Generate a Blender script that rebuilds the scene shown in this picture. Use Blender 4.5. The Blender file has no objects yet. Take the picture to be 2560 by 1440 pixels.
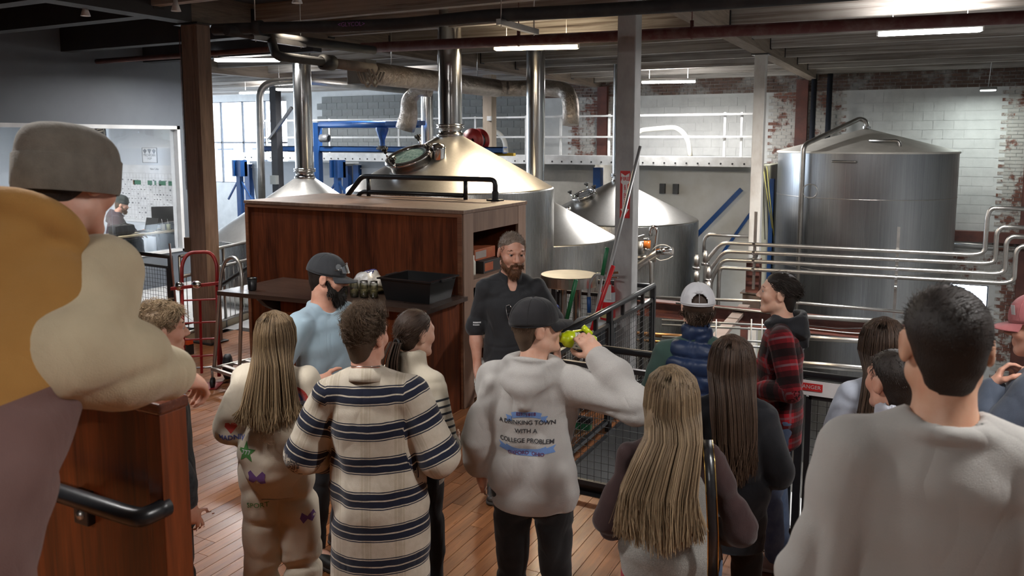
import bpy, bmesh, math, random
import numpy as np
from mathutils import Vector, Matrix, Quaternion
from mathutils.bvhtree import BVHTree
random.seed(7); np.random.seed(7)
S = bpy.context.scene
COL = S.collection
# ---------------------------------------------------------------- camera
FPX, CXP, CYP, CAMZ = 2000.0, 1280.0, 580.0, 2.48        # focal length and principal point in px of 2560x1440
PITCH = math.atan((CYP - 350.0) / FPX)
YAW = math.atan((2330.0 - CXP) * math.cos(PITCH) / FPX)
cd = bpy.data.cameras.new('camera'); cam = bpy.data.objects.new('camera', cd); COL.objects.link(cam)
cam.location = (0, 0, CAMZ); cam.rotation_euler = (math.pi / 2 - PITCH, 0, YAW)
cd.sensor_width = 36.0; cd.lens = 36.0 * FPX / 2560.0; cd.shift_y = (CYP - 720.0) / 2560.0
cd.clip_start = 0.05; cd.clip_end = 200
cd.dof.use_dof = True; cd.dof.focus_distance = 5.2; cd.dof.aperture_fstop = 5.6
S.camera = cam
# ---------------------------------------------------------------- world, exposure
W = bpy.data.worlds.new('sky'); S.world = W; W.use_nodes = True
bg = W.node_tree.nodes['Background']; bg.inputs[0].default_value = (0.80, 0.89, 1.0, 1); bg.inputs[1].default_value = 15.0
S.view_settings.view_transform = 'Standard'; S.view_settings.look = 'None'
S.view_settings.gamma = 1.0; S.view_settings.use_curve_mapping = False; S.view_settings.exposure = 0.6
S.cycles.use_denoising = True
S.cycles.max_bounces = 7; S.cycles.diffuse_bounces = 3; S.cycles.glossy_bounces = 3; S.cycles.transmission_bounces = 5
S.cycles.transparent_max_bounces = 12; S.cycles.caustics_reflective = False; S.cycles.caustics_refractive = False
S.cycles.sample_clamp_indirect = 6.0
def portal(loc, size, rot):
    l = bpy.data.lights.new('daylight_portal', 'AREA'); l.shape = 'RECTANGLE'; l.size, l.size_y = size
    o = bpy.data.objects.new('daylight_portal', l); o.location = loc; o.rotation_euler = rot
    l.cycles.is_portal = True; COL.objects.link(o)
# ---------------------------------------------------------------- projection helper (a pixel of the frame to a place in the room)
_f = Vector((-math.sin(YAW) * math.cos(PITCH), math.cos(YAW) * math.cos(PITCH), -math.sin(PITCH)))
_r = Vector((math.cos(YAW), math.sin(YAW), 0)); _u = _r.cross(_f)
def ray(x, y): return _f + _r * ((x - CXP) / FPX) - _u * ((y - CYP) / FPX)
def atz(x, y, z): r = ray(x, y); return Vector((0, 0, CAMZ)) + r * ((z - CAMZ) / r.z)
def aty(x, y, Y): r = ray(x, y); return Vector((0, 0, CAMZ)) + r * (Y / r.y)
def atx(x, y, X): r = ray(x, y); return Vector((0, 0, CAMZ)) + r * (X / r.x)
def atd(x, y, d): return Vector((0, 0, CAMZ)) + ray(x, y) * d
# ---------------------------------------------------------------- materials
MATS = {}
def _new(name):
    m = bpy.data.materials.new(name); m.use_nodes = True; nt = m.node_tree
    return m, nt, nt.nodes['Principled BSDF']
def N(nt, t, **kw):
    n = nt.nodes.new(t)
    for k, v in kw.items():
        if isinstance(k, str) and hasattr(n, k): setattr(n, k, v)
    return n
def c4(c): return (c[0], c[1], c[2], 1)
def ramp(nt, fac, stops):
    r = nt.nodes.new('ShaderNodeValToRGB'); e = r.color_ramp.elements
    e[0].position, e[0].color = stops[0][0], c4(stops[0][1]); e[1].position, e[1].color = stops[-1][0], c4(stops[-1][1])
    for p, c in stops[1:-1]:
        k = e.new(p); k.color = c4(c)
    nt.links.new(fac, r.inputs[0]); return r.outputs[0]
def coords(nt, stretch=(1, 1, 1), kind='Object'):
    tc = nt.nodes.new('ShaderNodeTexCoord'); mp = nt.nodes.new('ShaderNodeMapping')
    mp.inputs['Scale'].default_value = stretch; nt.links.new(tc.outputs[kind], mp.inputs[0]); return mp.outputs[0]
def noise(nt, vec, scale, detail=4, rough=.6, dist=0):
    n = nt.nodes.new('ShaderNodeTexNoise'); n.inputs['Scale'].default_value = scale; n.inputs['Detail'].default_value = detail
    n.inputs['Roughness'].default_value = rough; n.inputs['Distortion'].default_value = dist
    nt.links.new(vec, n.inputs['Vector']); return n.outputs[0]
def mixc(nt, fac, a, b, mode='MIX'):
    m = nt.nodes.new('ShaderNodeMix'); m.data_type = 'RGBA'; m.blend_type = mode
    for s, v in ((m.inputs[0], fac), (m.inputs[6], a), (m.inputs[7], b)):
        if hasattr(v, 'is_output') or isinstance(v, bpy.types.NodeSocket): nt.links.new(v, s)
        else: s.default_value = v if not isinstance(v, tuple) else c4(v)
    return m.outputs[2]
def math_(nt, op, a, b=None, c=None):
    m = nt.nodes.new('ShaderNodeMath'); m.operation = op
    for i, v in enumerate((a, b, c)):
        if v is None: continue
        if isinstance(v, bpy.types.NodeSocket): nt.links.new(v, m.inputs[i])
        else: m.inputs[i].default_value = v
    return m.outputs[0]
def bump(nt, p, h, strength, dist=.01):
    b = nt.nodes.new('ShaderNodeBump'); b.inputs['Strength'].default_value = strength; b.inputs['Distance'].default_value = dist
    nt.links.new(h, b.inputs['Height']); nt.links.new(b.outputs[0], p.inputs['Normal'])
def M(name, col, rough=.5, metal=0., col2=None, vs=4., st=(1, 1, 1), bp=0., bs=60., lo=.35, hi=.7, rv=0., aniso=0., coat=0., emit=None, es=1., spec=None, sheen=0.):
    """one plain procedural material: two tones by noise, roughness variation, bump"""
    if name in MATS: return MATS[name]
    m, nt, p = _new(name); v = coords(nt, st)
    n = noise(nt, v, vs)
    if col2 is None: col2 = tuple(c * .82 for c in col)
    nt.links.new(ramp(nt, n, [(lo, col), (hi, col2)]), p.inputs['Base Color'])
    p.inputs['Roughness'].default_value = rough; p.inputs['Metallic'].default_value = metal
    if spec is not None: p.inputs['Specular IOR Level'].default_value = spec
    if rv:
        r = math_(nt, 'MULTIPLY_ADD', n, rv, rough - rv * .5); nt.links.new(r, p.inputs['Roughness'])
    if bp: bump(nt, p, noise(nt, v, bs, 3), bp)
    if aniso:
        p.inputs['Anisotropic'].default_value = aniso
        t = nt.nodes.new('ShaderNodeTangent'); t.direction_type = 'RADIAL'; t.axis = 'Z'; nt.links.new(t.outputs[0], p.inputs['Tangent'])
    if coat: p.inputs['Coat Weight'].default_value = coat; p.inputs['Coat Roughness'].default_value = .15
    if sheen: p.inputs['Sheen Weight'].default_value = sheen
    if emit: p.inputs['Emission Color'].default_value = c4(emit); p.inputs['Emission Strength'].default_value = es
    MATS[name] = m; return m
def wood(name, dark, light, rough=.4, scale=1., axis='X', coat=0., bp=.15, spread=(.3, .75), spec=.5):
    """grain runs along axis"""
    if name in MATS: return MATS[name]
    m, nt, p = _new(name)
    st = {'X': (.6, 9, 9), 'Y': (9, .6, 9), 'Z': (9, 9, .6)}[axis]; st = tuple(s * scale for s in st)
    v = coords(nt, st); oi = nt.nodes.new('ShaderNodeObjectInfo'); cb = nt.nodes.new('ShaderNodeCombineXYZ')
    for q in range(3): nt.links.new(math_(nt, 'MULTIPLY', oi.outputs['Random'], 37. + 11 * q), cb.inputs[q])
    nt.links.new(cb.outputs[0], v.node.inputs['Location']); n = noise(nt, v, 1.6, 6, .62, 1.2); f = noise(nt, v, 14, 3, .5)
    a = math_(nt, 'MULTIPLY_ADD', f, .35, math_(nt, 'MULTIPLY', n, .8))
    a = math_(nt, 'ADD', a, math_(nt, 'MULTIPLY_ADD', oi.outputs['Random'], .3, -.15))
    nt.links.new(ramp(nt, a, [(spread[0], dark), (spread[1], light)]), p.inputs['Base Color'])
    p.inputs['Roughness'].default_value = rough
    nt.links.new(math_(nt, 'MULTIPLY_ADD', f, .25, rough - .1), p.inputs['Roughness'])
    if coat: p.inputs['Coat Weight'].default_value = coat; p.inputs['Coat Roughness'].default_value = .2
    p.inputs['Specular IOR Level'].default_value = spec
    bump(nt, p, a, bp, .004); MATS[name] = m; return m
def glassmat(name, tint=(1, 1, 1), refl=.12, rough=.02):
    if name in MATS: return MATS[name]
    m = bpy.data.materials.new(name); m.use_nodes = True; nt = m.node_tree; nt.nodes.clear()
    o = nt.nodes.new('ShaderNodeOutputMaterial'); t = nt.nodes.new('ShaderNodeBsdfTransparent'); g = nt.nodes.new('ShaderNodeBsdfGlossy')
    t.inputs[0].default_value = c4(tint); g.inputs['Roughness'].default_value = rough
    lw = nt.nodes.new('ShaderNodeLayerWeight'); lw.inputs[0].default_value = .35
    f = math_(nt, 'MULTIPLY_ADD', lw.outputs['Fresnel'], .7, refl * .3); mx = nt.nodes.new('ShaderNodeMixShader')
    nt.links.new(f, mx.inputs[0]); nt.links.new(t.outputs[0], mx.inputs[1]); nt.links.new(g.outputs[0], mx.inputs[2])
    nt.links.new(mx.outputs[0], o.inputs[0]); MATS[name] = m; return m
# ---------------------------------------------------------------- mesh builder
class MB:
    def __init__(s): s.v = []; s.f = []; s.mi = []; s.sm = []; s.cur = 0; s.smooth = False
    def add(s, vs, fs, smooth=None):
        b = len(s.v); s.v += [tuple(x) for x in vs]; s.f += [tuple(i + b for i in f) for f in fs]
        s.mi += [s.cur] * len(fs); s.sm += [s.smooth if smooth is None else smooth] * len(fs); return s
    def box(s, a, b, bev=0.):
        """axis aligned box between corners, chamfered by bev"""
        x0, x1 = sorted((a[0], b[0])); y0, y1 = sorted((a[1], b[1])); z0, z1 = sorted((a[2], b[2]))
        if not bev:
            v = [(x, y, z) for z in (z0, z1) for y in (y0, y1) for x in (x0, x1)]
            return s.add(v, [(0, 2, 3, 1), (4, 5, 7, 6), (0, 1, 5, 4), (2, 6, 7, 3), (0, 4, 6, 2), (1, 3, 7, 5)], False)
        bm = bmesh.new(); bmesh.ops.create_cube(bm, size=1)
        for q in bm.verts: q.co = ((x0 + x1) / 2 + q.co.x * (x1 - x0), (y0 + y1) / 2 + q.co.y * (y1 - y0), (z0 + z1) / 2 + q.co.z * (z1 - z0))
        bmesh.ops.bevel(bm, geom=bm.edges[:], offset=bev, segments=2, affect='EDGES', profile=.6)
        bm.verts.index_update(); s.add([q.co[:] for q in bm.verts], [[q.index for q in f.verts] for f in bm.faces], False); bm.free(); return s
    def obox(s, c, size, rot=None, bev=0.):
        """box centred at c with rotation matrix"""
        t = MB(); h = [k / 2 for k in size]; t.box([-k for k in h], h, bev); R = rot or Matrix.Identity(3); c = Vector(c)
        return s.add([c + R @ Vector(p) for p in t.v], t.f, False)
    def bar(s, a, b, w, h=None, up=(0, 0, 1)):
        """rectangular bar from a to b"""
        a, b = Vector(a), Vector(b); d = b - a; z = d.normalized(); x = z.cross(Vector(up))
        if x.length < 1e-4: x = z.cross(Vector((0, 1, 0)))
        x.normalize(); y = x.cross(z); R = Matrix((x, y, z)).transposed()
        return s.obox((a + b) / 2, (w, h or w, d.length), R)
    def tube(s, path, r, seg=10, fillet=0., caps=True, fs=5, closed=False):
        P = [Vector(p) for p in path]
        if fillet and len(P) > 2:
            Q = [P[0]]
            for i in range(1, len(P) - 1):
                a, b, c = P[i - 1], P[i], P[i + 1]; u = (a - b); w = (c - b); f = min(fillet, u.length * .49, w.length * .49)
                p0 = b + u.normalized() * f; p1 = b + w.normalized() * f
                for k in range(fs + 1):
                    t = k / fs; Q.append(p0.lerp(b, t).lerp(b.lerp(p1, t), t))
            Q.append(P[-1]); P = Q
        n = len(P); R = r if hasattr(r, '__len__') else [r] * n
        if len(R) != n: R = [R[0] + (R[-1] - R[0]) * i / (n - 1) for i in range(n)]
        T = []
        for i in range(n):
            if closed: d = P[(i + 1) % n] - P[i - 1]
            else: d = P[min(i + 1, n - 1)] - P[max(i - 1, 0)]
            T.append(d.normalized() if d.length > 1e-9 else Vector((0, 0, 1)))
        x = T[0].orthogonal().normalized(); vs = []
        for i in range(n):
            x = x - T[i] * x.dot(T[i]); x = x.normalized() if x.length > 1e-6 else T[i].orthogonal().normalized(); y = T[i].cross(x)
            vs += [P[i] + (x * math.cos(2 * math.pi * k / seg) + y * math.sin(2 * math.pi * k / seg)) * R[i] for k in range(seg)]
        fs_ = []
        for i in range(n if closed else n - 1):
            j = (i + 1) % n
            fs_ += [(i * seg + k, i * seg + (k + 1) % seg, j * seg + (k + 1) % seg, j * seg + k) for k in range(seg)]
        s.add(vs, fs_, True)
        if caps and not closed:
            b = len(s.v) - len(vs)
            s.f += [tuple(b + k for k in reversed(range(seg))), tuple(b + (n - 1) * seg + k for k in range(seg))]; s.mi += [s.cur] * 2; s.sm += [False] * 2
        return s
    def lathe(s, prof, c=(0, 0, 0), seg=32, axis=None, smooth=True, a0=0., a1=2 * math.pi):
        """profile [(r, z)] turned about z through c; axis: a direction instead of z"""
        c = Vector(c); q = Vector((0, 0, 1)).rotation_difference(Vector(axis)) if axis is not None else Quaternion()
        full = abs(a1 - a0 - 2 * math.pi) < 1e-6; m = seg if full else seg + 1; vs = []
        for r, z in prof:
            vs += [c + q @ Vector((r * math.cos(a0 + (a1 - a0) * k / seg), r * math.sin(a0 + (a1 - a0) * k / seg), z)) for k in range(m)]
        fs = []
        for i in range(len(prof) - 1):
            for k in range(seg):
                k2 = (k + 1) % m; a, b, d, e = i * m + k, i * m + k2, (i + 1) * m + k2, (i + 1) * m + k
                if prof[i][0] < 1e-6: fs.append((a, d, e))
                elif prof[i + 1][0] < 1e-6: fs.append((a, b, d))
                else: fs.append((a, b, d, e))
        return s.add(vs, fs, smooth)
    def prism(s, poly, a, b, axis='y'):
        """polygon in the two other axes extruded from a to b along axis"""
        n = len(poly)
        def P(p, t): return {'x': (t, p[0], p[1]), 'y': (p[0], t, p[1]), 'z': (p[0], p[1], t)}[axis]
        vs = [P(p, a) for p in poly] + [P(p, b) for p in poly]
        fs = [tuple(range(n)), tuple(reversed(range(n, 2 * n)))] + [(i, i + n, (i + 1) % n + n, (i + 1) % n) for i in range(n)]
        s.add(vs, fs, False); s._fix = True; return s
    def ball(s, c, r, seg=14, rings=8):
        rr = r if hasattr(r, '__len__') else (r, r, r); pr = [(math.sin(math.pi * i / rings), -math.cos(math.pi * i / rings)) for i in range(rings + 1)]
        t = MB().lathe(pr, seg=seg); return s.add([(c[0] + p[0] * rr[0], c[1] + p[1] * rr[1], c[2] + p[2] * rr[2]) for p in t.v], t.f, True)
    def mesh(s, name, org=(0, 0, 0)):
        me = bpy.data.meshes.new(name); o = Vector(org)
        me.from_pydata([(x - o.x, y - o.y, z - o.z) for x, y, z in s.v], [], s.f)
        me.polygons.foreach_set('use_smooth', s.sm); me.polygons.foreach_set('material_index', s.mi)
        if getattr(s, '_fix', False):
            bm = bmesh.new(); bm.from_mesh(me); bmesh.ops.recalc_face_normals(bm, faces=bm.faces); bm.to_mesh(me); bm.free()
        me.update(); return me
    def obj(s, name, mats, parent=None, org=None):
        if org is None:
            if parent is not None: org = wloc(parent)
            else:
                a = np.array(s.v); org = ((a[:, 0].min() + a[:, 0].max()) / 2, (a[:, 1].min() + a[:, 1].max()) / 2, a[:, 2].min())
        me = s.mesh(name, org); o = bpy.data.objects.new(name, me); COL.objects.link(o)
        for m in (mats if isinstance(mats, (list, tuple)) else [mats]): me.materials.append(m)
        if parent is not None:
            o.parent = parent; w = Vector(org) - wloc(parent); o.location = w
        else: o.location = org
        return o
def wloc(o):
    l = Vector(o.location)
    while o.parent: o = o.parent; l = l + Vector(o.location)
    return l
def tag(o, label, cat, group=None):
    o['label'] = label; o['category'] = cat
    if group: o['group'] = group
    return o
def struct(o, label=None):
    o['kind'] = 'structure'
    if label: o['label'] = label
    return o
def thing(name, label, cat, loc=(0, 0, 0), group=None):
    o = bpy.data.objects.new(name, None); COL.objects.link(o); o.location = loc; o.empty_display_size = .1
    return tag(o, label, cat, group)
def link(name, me, parent=None, loc=(0, 0, 0)):
    o = bpy.data.objects.new(name, me); COL.objects.link(o); o.location = loc
    if parent is not None: o.parent = parent
    return o
def text_mesh(txt, size, font_shear=0., extrude=.0005, align='CENTER', spacing=1., bold=0.):
    cu = bpy.data.curves.new('lettering', 'FONT'); cu.body = txt; cu.size = size; cu.extrude = extrude; cu.align_x = align; cu.align_y = 'CENTER'
    cu.shear = font_shear; cu.space_character = spacing; cu.resolution_u = 3; cu.offset = bold
    o = bpy.data.objects.new('tmp_text', cu); COL.objects.link(o); dg = bpy.context.evaluated_depsgraph_get()
    me = bpy.data.meshes.new_from_object(o.evaluated_get(dg)); bpy.data.objects.remove(o); bpy.data.curves.remove(cu); return me
def lettering(txt, size, loc, R, mat, parent, **kw):
    """flat letters: R has columns right, up, normal"""
    me = text_mesh(txt, size, **kw); me.transform(R.to_4x4()); me.materials.clear(); me.materials.append(mat)
    return link('lettering', me, parent, Vector(loc) - wloc(parent))
def basis(x, y): x = Vector(x).normalized(); y = Vector(y).normalized(); return Matrix((x, y, x.cross(y))).transposed()
# ================================================================ STRUCTURE
ZL, YF, ZC = -3.6, 19.8, 4.34            # lower floor, far wall, underside of roof boards
m_plank = wood('floor_wood', (.115, .040, .016), (.40, .160, .062), .30, 1.0, 'Y', .10, .25, (.25, .8))
m_gap = M('floor_gap', (.02, .012, .008), .8)
m_conc = M('concrete', (.20, .19, .175), .8, col2=(.11, .105, .095), vs=2, bp=.15)
m_white = None
def painted(name, paint, brick, lo, hi, sc=1.3, rough=.7):
    m, nt, p = _new(name); v = coords(nt); a = noise(nt, v, sc, 8, .72); b = noise(nt, v, 14, 4)
    base = ramp(nt, b, [(.3, tuple(c * .7 for c in brick)), (.7, brick)])
    pc = ramp(nt, noise(nt, v, 3, 5), [(.3, paint), (.75, tuple(c * .8 for c in paint))])
    f = ramp(nt, a, [(lo, (0, 0, 0)), (hi, (1, 1, 1))])
    nt.links.new(mixc(nt, f, pc, base), p.inputs['Base Color']); p.inputs['Roughness'].default_value = rough
    bump(nt, p, b, .3, .006); return m
m_wpaint = painted('white_wall_paint', (.78, .79, .78), (.5, .48, .45), .66, .72, 1.0)
m_brick = painted('peeling_brick', (.62, .60, .56), (.24, .10, .07), .50, .56, 2.2)
m_brickdark = painted('dark_brick', (.30, .28, .26), (.13, .075, .055), .42, .5, 1.6)
m_block = M('grey_block', (.30, .31, .30), .85, col2=(.22, .22, .21), vs=3, bp=.4, bs=90)
m_ww = None
def whitewash():
    m, nt, p = _new('whitewashed_beam'); oi = nt.nodes.new('ShaderNodeObjectInfo')
    v = coords(nt, (.22, 7, 11)); cb = nt.nodes.new('ShaderNodeCombineXYZ')
    nt.links.new(math_(nt, 'MULTIPLY', oi.outputs['Random'], 30), cb.inputs[0]); nt.links.new(cb.outputs[0], v.node.inputs['Location'])
    g = noise(nt, v, 1.5, 8, .68, .5); w2 = coords(nt, (.35, 1, 1)); pch = noise(nt, w2, 1.3, 4, .6)
    col = ramp(nt, g, [(.30, (.07, .052, .042)), (.43, (.27, .24, .21)), (.55, (.48, .455, .425)), (.8, (.62, .60, .575))])
    col = mixc(nt, ramp(nt, pch, [(.48, (0, 0, 0)), (.74, (.7, .7, .7))]), col, (.13, .10, .085))
    nt.links.new(col, p.inputs['Base Color']); p.inputs['Roughness'].default_value = .8; bump(nt, p, g, .5, .01); return m
m_ww = whitewash()
m_dark = M('dark_paint', (.035, .037, .042), .6, col2=(.02, .02, .024), vs=2, bp=.1)
m_greyw = M('slate_wall', (.155, .175, .20), .55, col2=(.13, .145, .17), vs=1.2, bp=.12, bs=180)
m_rust = M('rust_red_steel', (.16, .055, .04), .55, col2=(.09, .035, .03), vs=6, bp=.15)
m_black = M('black_steel', (.012, .013, .015), .32, col2=(.02, .02, .022), vs=8)
m_alu = M('white_aluminium', (.72, .73, .73), .4, .3, col2=(.55, .55, .54), vs=5)
m_steelpost = M('grey_painted_post', (.42, .415, .41), .6, col2=(.24, .235, .23), vs=4, st=(1, 1, .5), bp=.15, lo=.4, hi=.75)
m_whitepost = M('white_painted_post', (.66, .65, .63), .6, col2=(.38, .33, .29), vs=3, st=(1, 1, .5), bp=.1, lo=.45, hi=.8)
m_woodpost = wood('brown_post', (.09, .055, .040), (.29, .205, .16), .75, .8, 'Z', 0, .4)
# ---- floor: slab with separate boards
fl = MB(); XR, YR = -2.33, 5.0
fl.box((-12, -5, -.3), (XR + .05, 7.5, -.022)); fl.box((XR + .05, -5, -.3), (6, YR + .06, -.022))
floor = struct(fl.obj('floor', m_gap, org=(0, 0, 0)))
PW = .092; lens = (1.5, 2.1, 2.7, 3.4); pm = {}
for L in lens:
    b = MB().box((-PW / 2 + .002, -L / 2 + .0015, -.022), (PW / 2 - .002, L / 2 - .0015, 0)); me = b.mesh('plank'); me.materials.append(m_plank); pm[L] = me
rest = MB(); cand = []
x = -11.95
while x < 5.9:
    y = -4.9 + random.random() * 1.5; ymax = 7.45 if x < XR else YR
    while y < ymax - .2:
        L = random.choice(lens)
        if y + L > ymax:
            rest.box((x - PW / 2 + .002, y + .002, -.022), (x + PW / 2 - .002, ymax, 0)); y = ymax; break
        cand.append((x, y, L)); y += L
    x += PW
def _vis(c):
    x, y, L = c; yc = y + L / 2
    v = Vector((x, yc, 0)) - Vector((0, 0, CAMZ)); d = v.dot(_f)
    if d < 2.5: return 99
    px = CXP + FPX * v.dot(_r) / d; return 99 if px < 350 or px > 2250 else d
cand.sort(key=_vis)
for i, (x, y, L) in enumerate(cand):
    if i < 300:
        link('plank', pm[L], floor, (x, y + L / 2, 0))
    else: rest.box((x - PW / 2 + .002, y + .002, -.022), (x + PW / 2 - .002, y + L - .002, 0))
r_ = rest.obj('plank_field', m_plank, floor, org=(0, 0, 0)); r_['kind'] = 'stuff'
ed = MB().box((XR + .05, YR + .06, -.42), (6, YR + .1, .05)); ed.box((XR + .05, YR + .1, -.42), (XR + .09, 7.5, .05)); ed.box((-3.4, 7.5, -.42), (XR + .09, 7.55, .05))
struct(ed.obj('trim_1', m_black), 'black steel edge angle around the floor opening')
# brewing deck beyond, lower floor, landing with steps near the viewer
m_deck = M('pale_deck', (.52, .53, .53), .55, col2=(.4, .4, .4), vs=3)
struct(MB().box((-11.5, 7.6, -.12), (-7.65, 11.9, 0)).box((-11.5,6.95,-.12),(-8.0,7.6,0)).obj('floor_deck', m_deck), 'pale deck around the left brew kettle')
struct(MB().box((-26, 5, ZL - .2), (8, 20.1, ZL)).obj('floor_lower', m_conc))
ld = MB().box((-4.5, -5, .0), (6, .55, .75))
for i in range(2): ld.box((-1.5, .55 + i * .45, 0), (6, 1.0 + i * .45, .5 - i * .25))
ld.box((-4.5, .55, 0), (-1.5, 1.24, .75))
struct(ld.obj('floor_landing', m_plank), 'raised wooden landing and steps')
# ---- walls
wf = MB(); T = .35
def wallx(mb, x0, x1, z0, z1, holes, y0, y1):
    """wall between x0..x1 with rectangular holes (xa, xb, za, zb)"""
    xs = sorted({x0, x1} | {h[0] for h in holes} | {h[1] for h in holes})
    for a, b in zip(xs, xs[1:]):
        hz = sorted((h[2], h[3]) for h in holes if h[0] <= a and h[1] >= b); z = z0
        for c, d in hz: mb.box((a, y0, z), (b, y1, c)); z = d
        mb.box((a, y0, z), (b, y1, z1))
lw = aty(2350, 708, YF), aty(2472, 715, YF)
HOLES = [(-24.6, -18.55, 1.03, 3.76), (lw[0].x - .9, lw[1].x, -2.0, lw[1].z)]
wallx(wf, -26, 6.2, ZL, 4.6, HOLES, YF, YF + T)
wall_far = struct(wf.obj('wall_far', m_wpaint, org=(0, YF, 0)))
bm_ = MB().box((-.196, -.02, -.096), (.196, .02, .096), .006).mesh('concrete_block'); bm_.materials.append(m_block)
cnt = 0
for r in range(14):
    for k in range(19):
        x = -17.05 + k * .4 + (.2 if r % 2 else 0); z = 1.12 + r * .2
        if x > -9.7: continue
        link('concrete_block', bm_, wall_far, (x, -.012, z)); cnt += 1
pb = MB()
for r in range(36):                       # painted block courses of the white fields
    for k in range(30):
        x = -9.2 + k * .4 + (.2 if r % 2 else 0); z = -3.4 + r * .2
        if (-7.2 < x < -3.45 or -1.75 < x < 1.25) and not (HOLES[1][0] - .22 < x < HOLES[1][1] + .3 and z < HOLES[1][3] + .15) and z < 3.5:
            pb.box((x - .197, YF - .012, z - .097), (x + .197, YF + .05, z + .097))
o = pb.obj('painted_block', m_wpaint, wall_far, org=(0, YF, 0)); o['kind'] = 'stuff'
br, bd = MB(), MB()
for r in range(96):
    z = -3.3 + r * .077
    for k in range(84):
        x = -9.6 + k * .215 + (.107 if r % 2 else 0)
        if x > 6: continue
        if HOLES[1][0] - .15 < x < HOLES[1][1] + .15 and z < HOLES[1][3] + .06: continue
        j = random.uniform(-.006, .006)
        if z > 3.56: bd.box((x - .1, YF - .03 + j, z - .033), (x + .1, YF + .05, z + .033))
        elif -8.6 < x < -7.25 or -3.4 < x < -1.8 or x > 1.3 or (x > -1.8 and z < .05): br.box((x - .1, YF - .02 + j, z - .033), (x + .1, YF + .05, z + .033))
for mb, m in ((br, m_brick), (bd, m_brickdark)):
    o = mb.obj('brick_courses', m, wall_far, org=(0, YF, 0)); o['kind'] = 'stuff'
# window sets of the far wall
m_frame = M('window_frame_dark', (.06, .07, .09), .5)
m_pane = glassmat('window_glass', (.96, .98, 1), .1)
m_outside = M('street_facade', (.55, .54, .55), .9, col2=(.42, .42, .44), vs=.6)
def window(name, x0, x1, z0, z1, cols, rows, y=YF + .08):
    f = MB(); w = .05
    for i in range(cols + 1):
        x = x0 + (x1 - x0) * i / cols; f.box((x - w / 2, y - .03, z0), (x + w / 2, y + .03, z1))
    for i in range(rows + 1):
        z = z0 + (z1 - z0) * i / rows; f.box((x0, y - .03, z - w / 2), (x1, y + .03, z + w / 2))
    o = struct(f.obj(name, m_frame))
    for i in range(cols):
        for j in range(rows):
            MB().box((x0 + (x1 - x0) * i / cols + .02, y - .003, z0 + (z1 - z0) * j / rows + .02), (x0 + (x1 - x0) * (i + 1) / cols - .02, y + .003, z0 + (z1 - z0) * (j + 1) / rows - .02)).obj('pane', m_pane, o)
    portal(((x0 + x1) / 2, YF + T + .05, (z0 + z1) / 2), (x1 - x0, z1 - z0), (math.radians(-90), 0, 0))
window('window_1', *HOLES[0], 6, 2); window('window_2', *HOLES[1], 2, 1)
# a pale building across the street, seen through the left windows
ob = MB().box((-36, 27, -3.6), (-24.5, 34, 3.2)); 
t = thing('neighbouring_building', 'pale building outside the tall left windows', 'building', (-28, 27, -3.6)); ob.obj('facade', m_outside, t)
for k in range(4):
    MB().box((-34 + k * 2.2, 26.96, 1.2), (-33 + k * 2.2, 27.02, 3.0)).obj('window', m_frame, t)
# left wall with the office window
XW = -11.5; w0 = 4.2; w1 = 9.66; wz0, wz1 = .56, 2.72
wl = MB(); wl.box((XW - .15, -5, -.3), (XW, w0, ZC)); wl.box((XW - .15, w0, -.3), (XW, w1, wz0)); wl.box((XW - .15, w0, wz1), (XW, w1, ZC)); wl.box((XW - .15, w1, -.3), (XW, 9.95, ZC))
struct(wl.obj('wall_left', m_greyw))
of = MB(); e = .06
of.box((XW - .17, w0, wz1 - e), (XW + .02, w1, wz1)); of.box((XW - .17, w1 - e, wz0), (XW + .02, w1, wz1)); of.box((XW - .17, w0, wz0), (XW + .02, w1, wz0 + .04)); of.box((XW - .17, w0, wz0), (XW + .02, w0 + e, wz1))
m_wtrim = M('white_trim', (.75, .76, .77), .45)
wo = struct(of.obj('window_3', m_wtrim))
ys = [w0 + e, 5.3, 6.55, 7.35, 8.35, w1 - e]
for a, b in zip(ys, ys[1:]): MB().box((XW - .08, a + .004, wz0 + .04), (XW - .072, b - .004, wz1 - e)).obj('pane', m_pane, wo)
# office room behind the glass
m_office = M('office_white', (.62, .66, .70), .6, col2=(.57, .61, .66), vs=1)
OX, OZ = -16.0, .16
struct(MB().box((OX - .1, 3.5, -.3), (OX, 9.95, 3.2)).obj('wall_office_rear', m_office))
struct(MB().box((OX, 9.85, -.3), (XW - .15, 9.95, 3.2)).obj('wall_office_end', m_office)); struct(MB().box((OX, 3.5, -.3), (XW - .15, 3.6, 3.2)).obj('wall_office_near', m_office))
struct(MB().box((OX, 3.5, -.1), (XW - .15, 9.85, OZ)).obj('floor_office', m_deck)); struct(MB().box((OX - .1, 3.5, 3.2), (XW - .15, 9.95, 3.3)).obj('ceiling_office', m_office))
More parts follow.
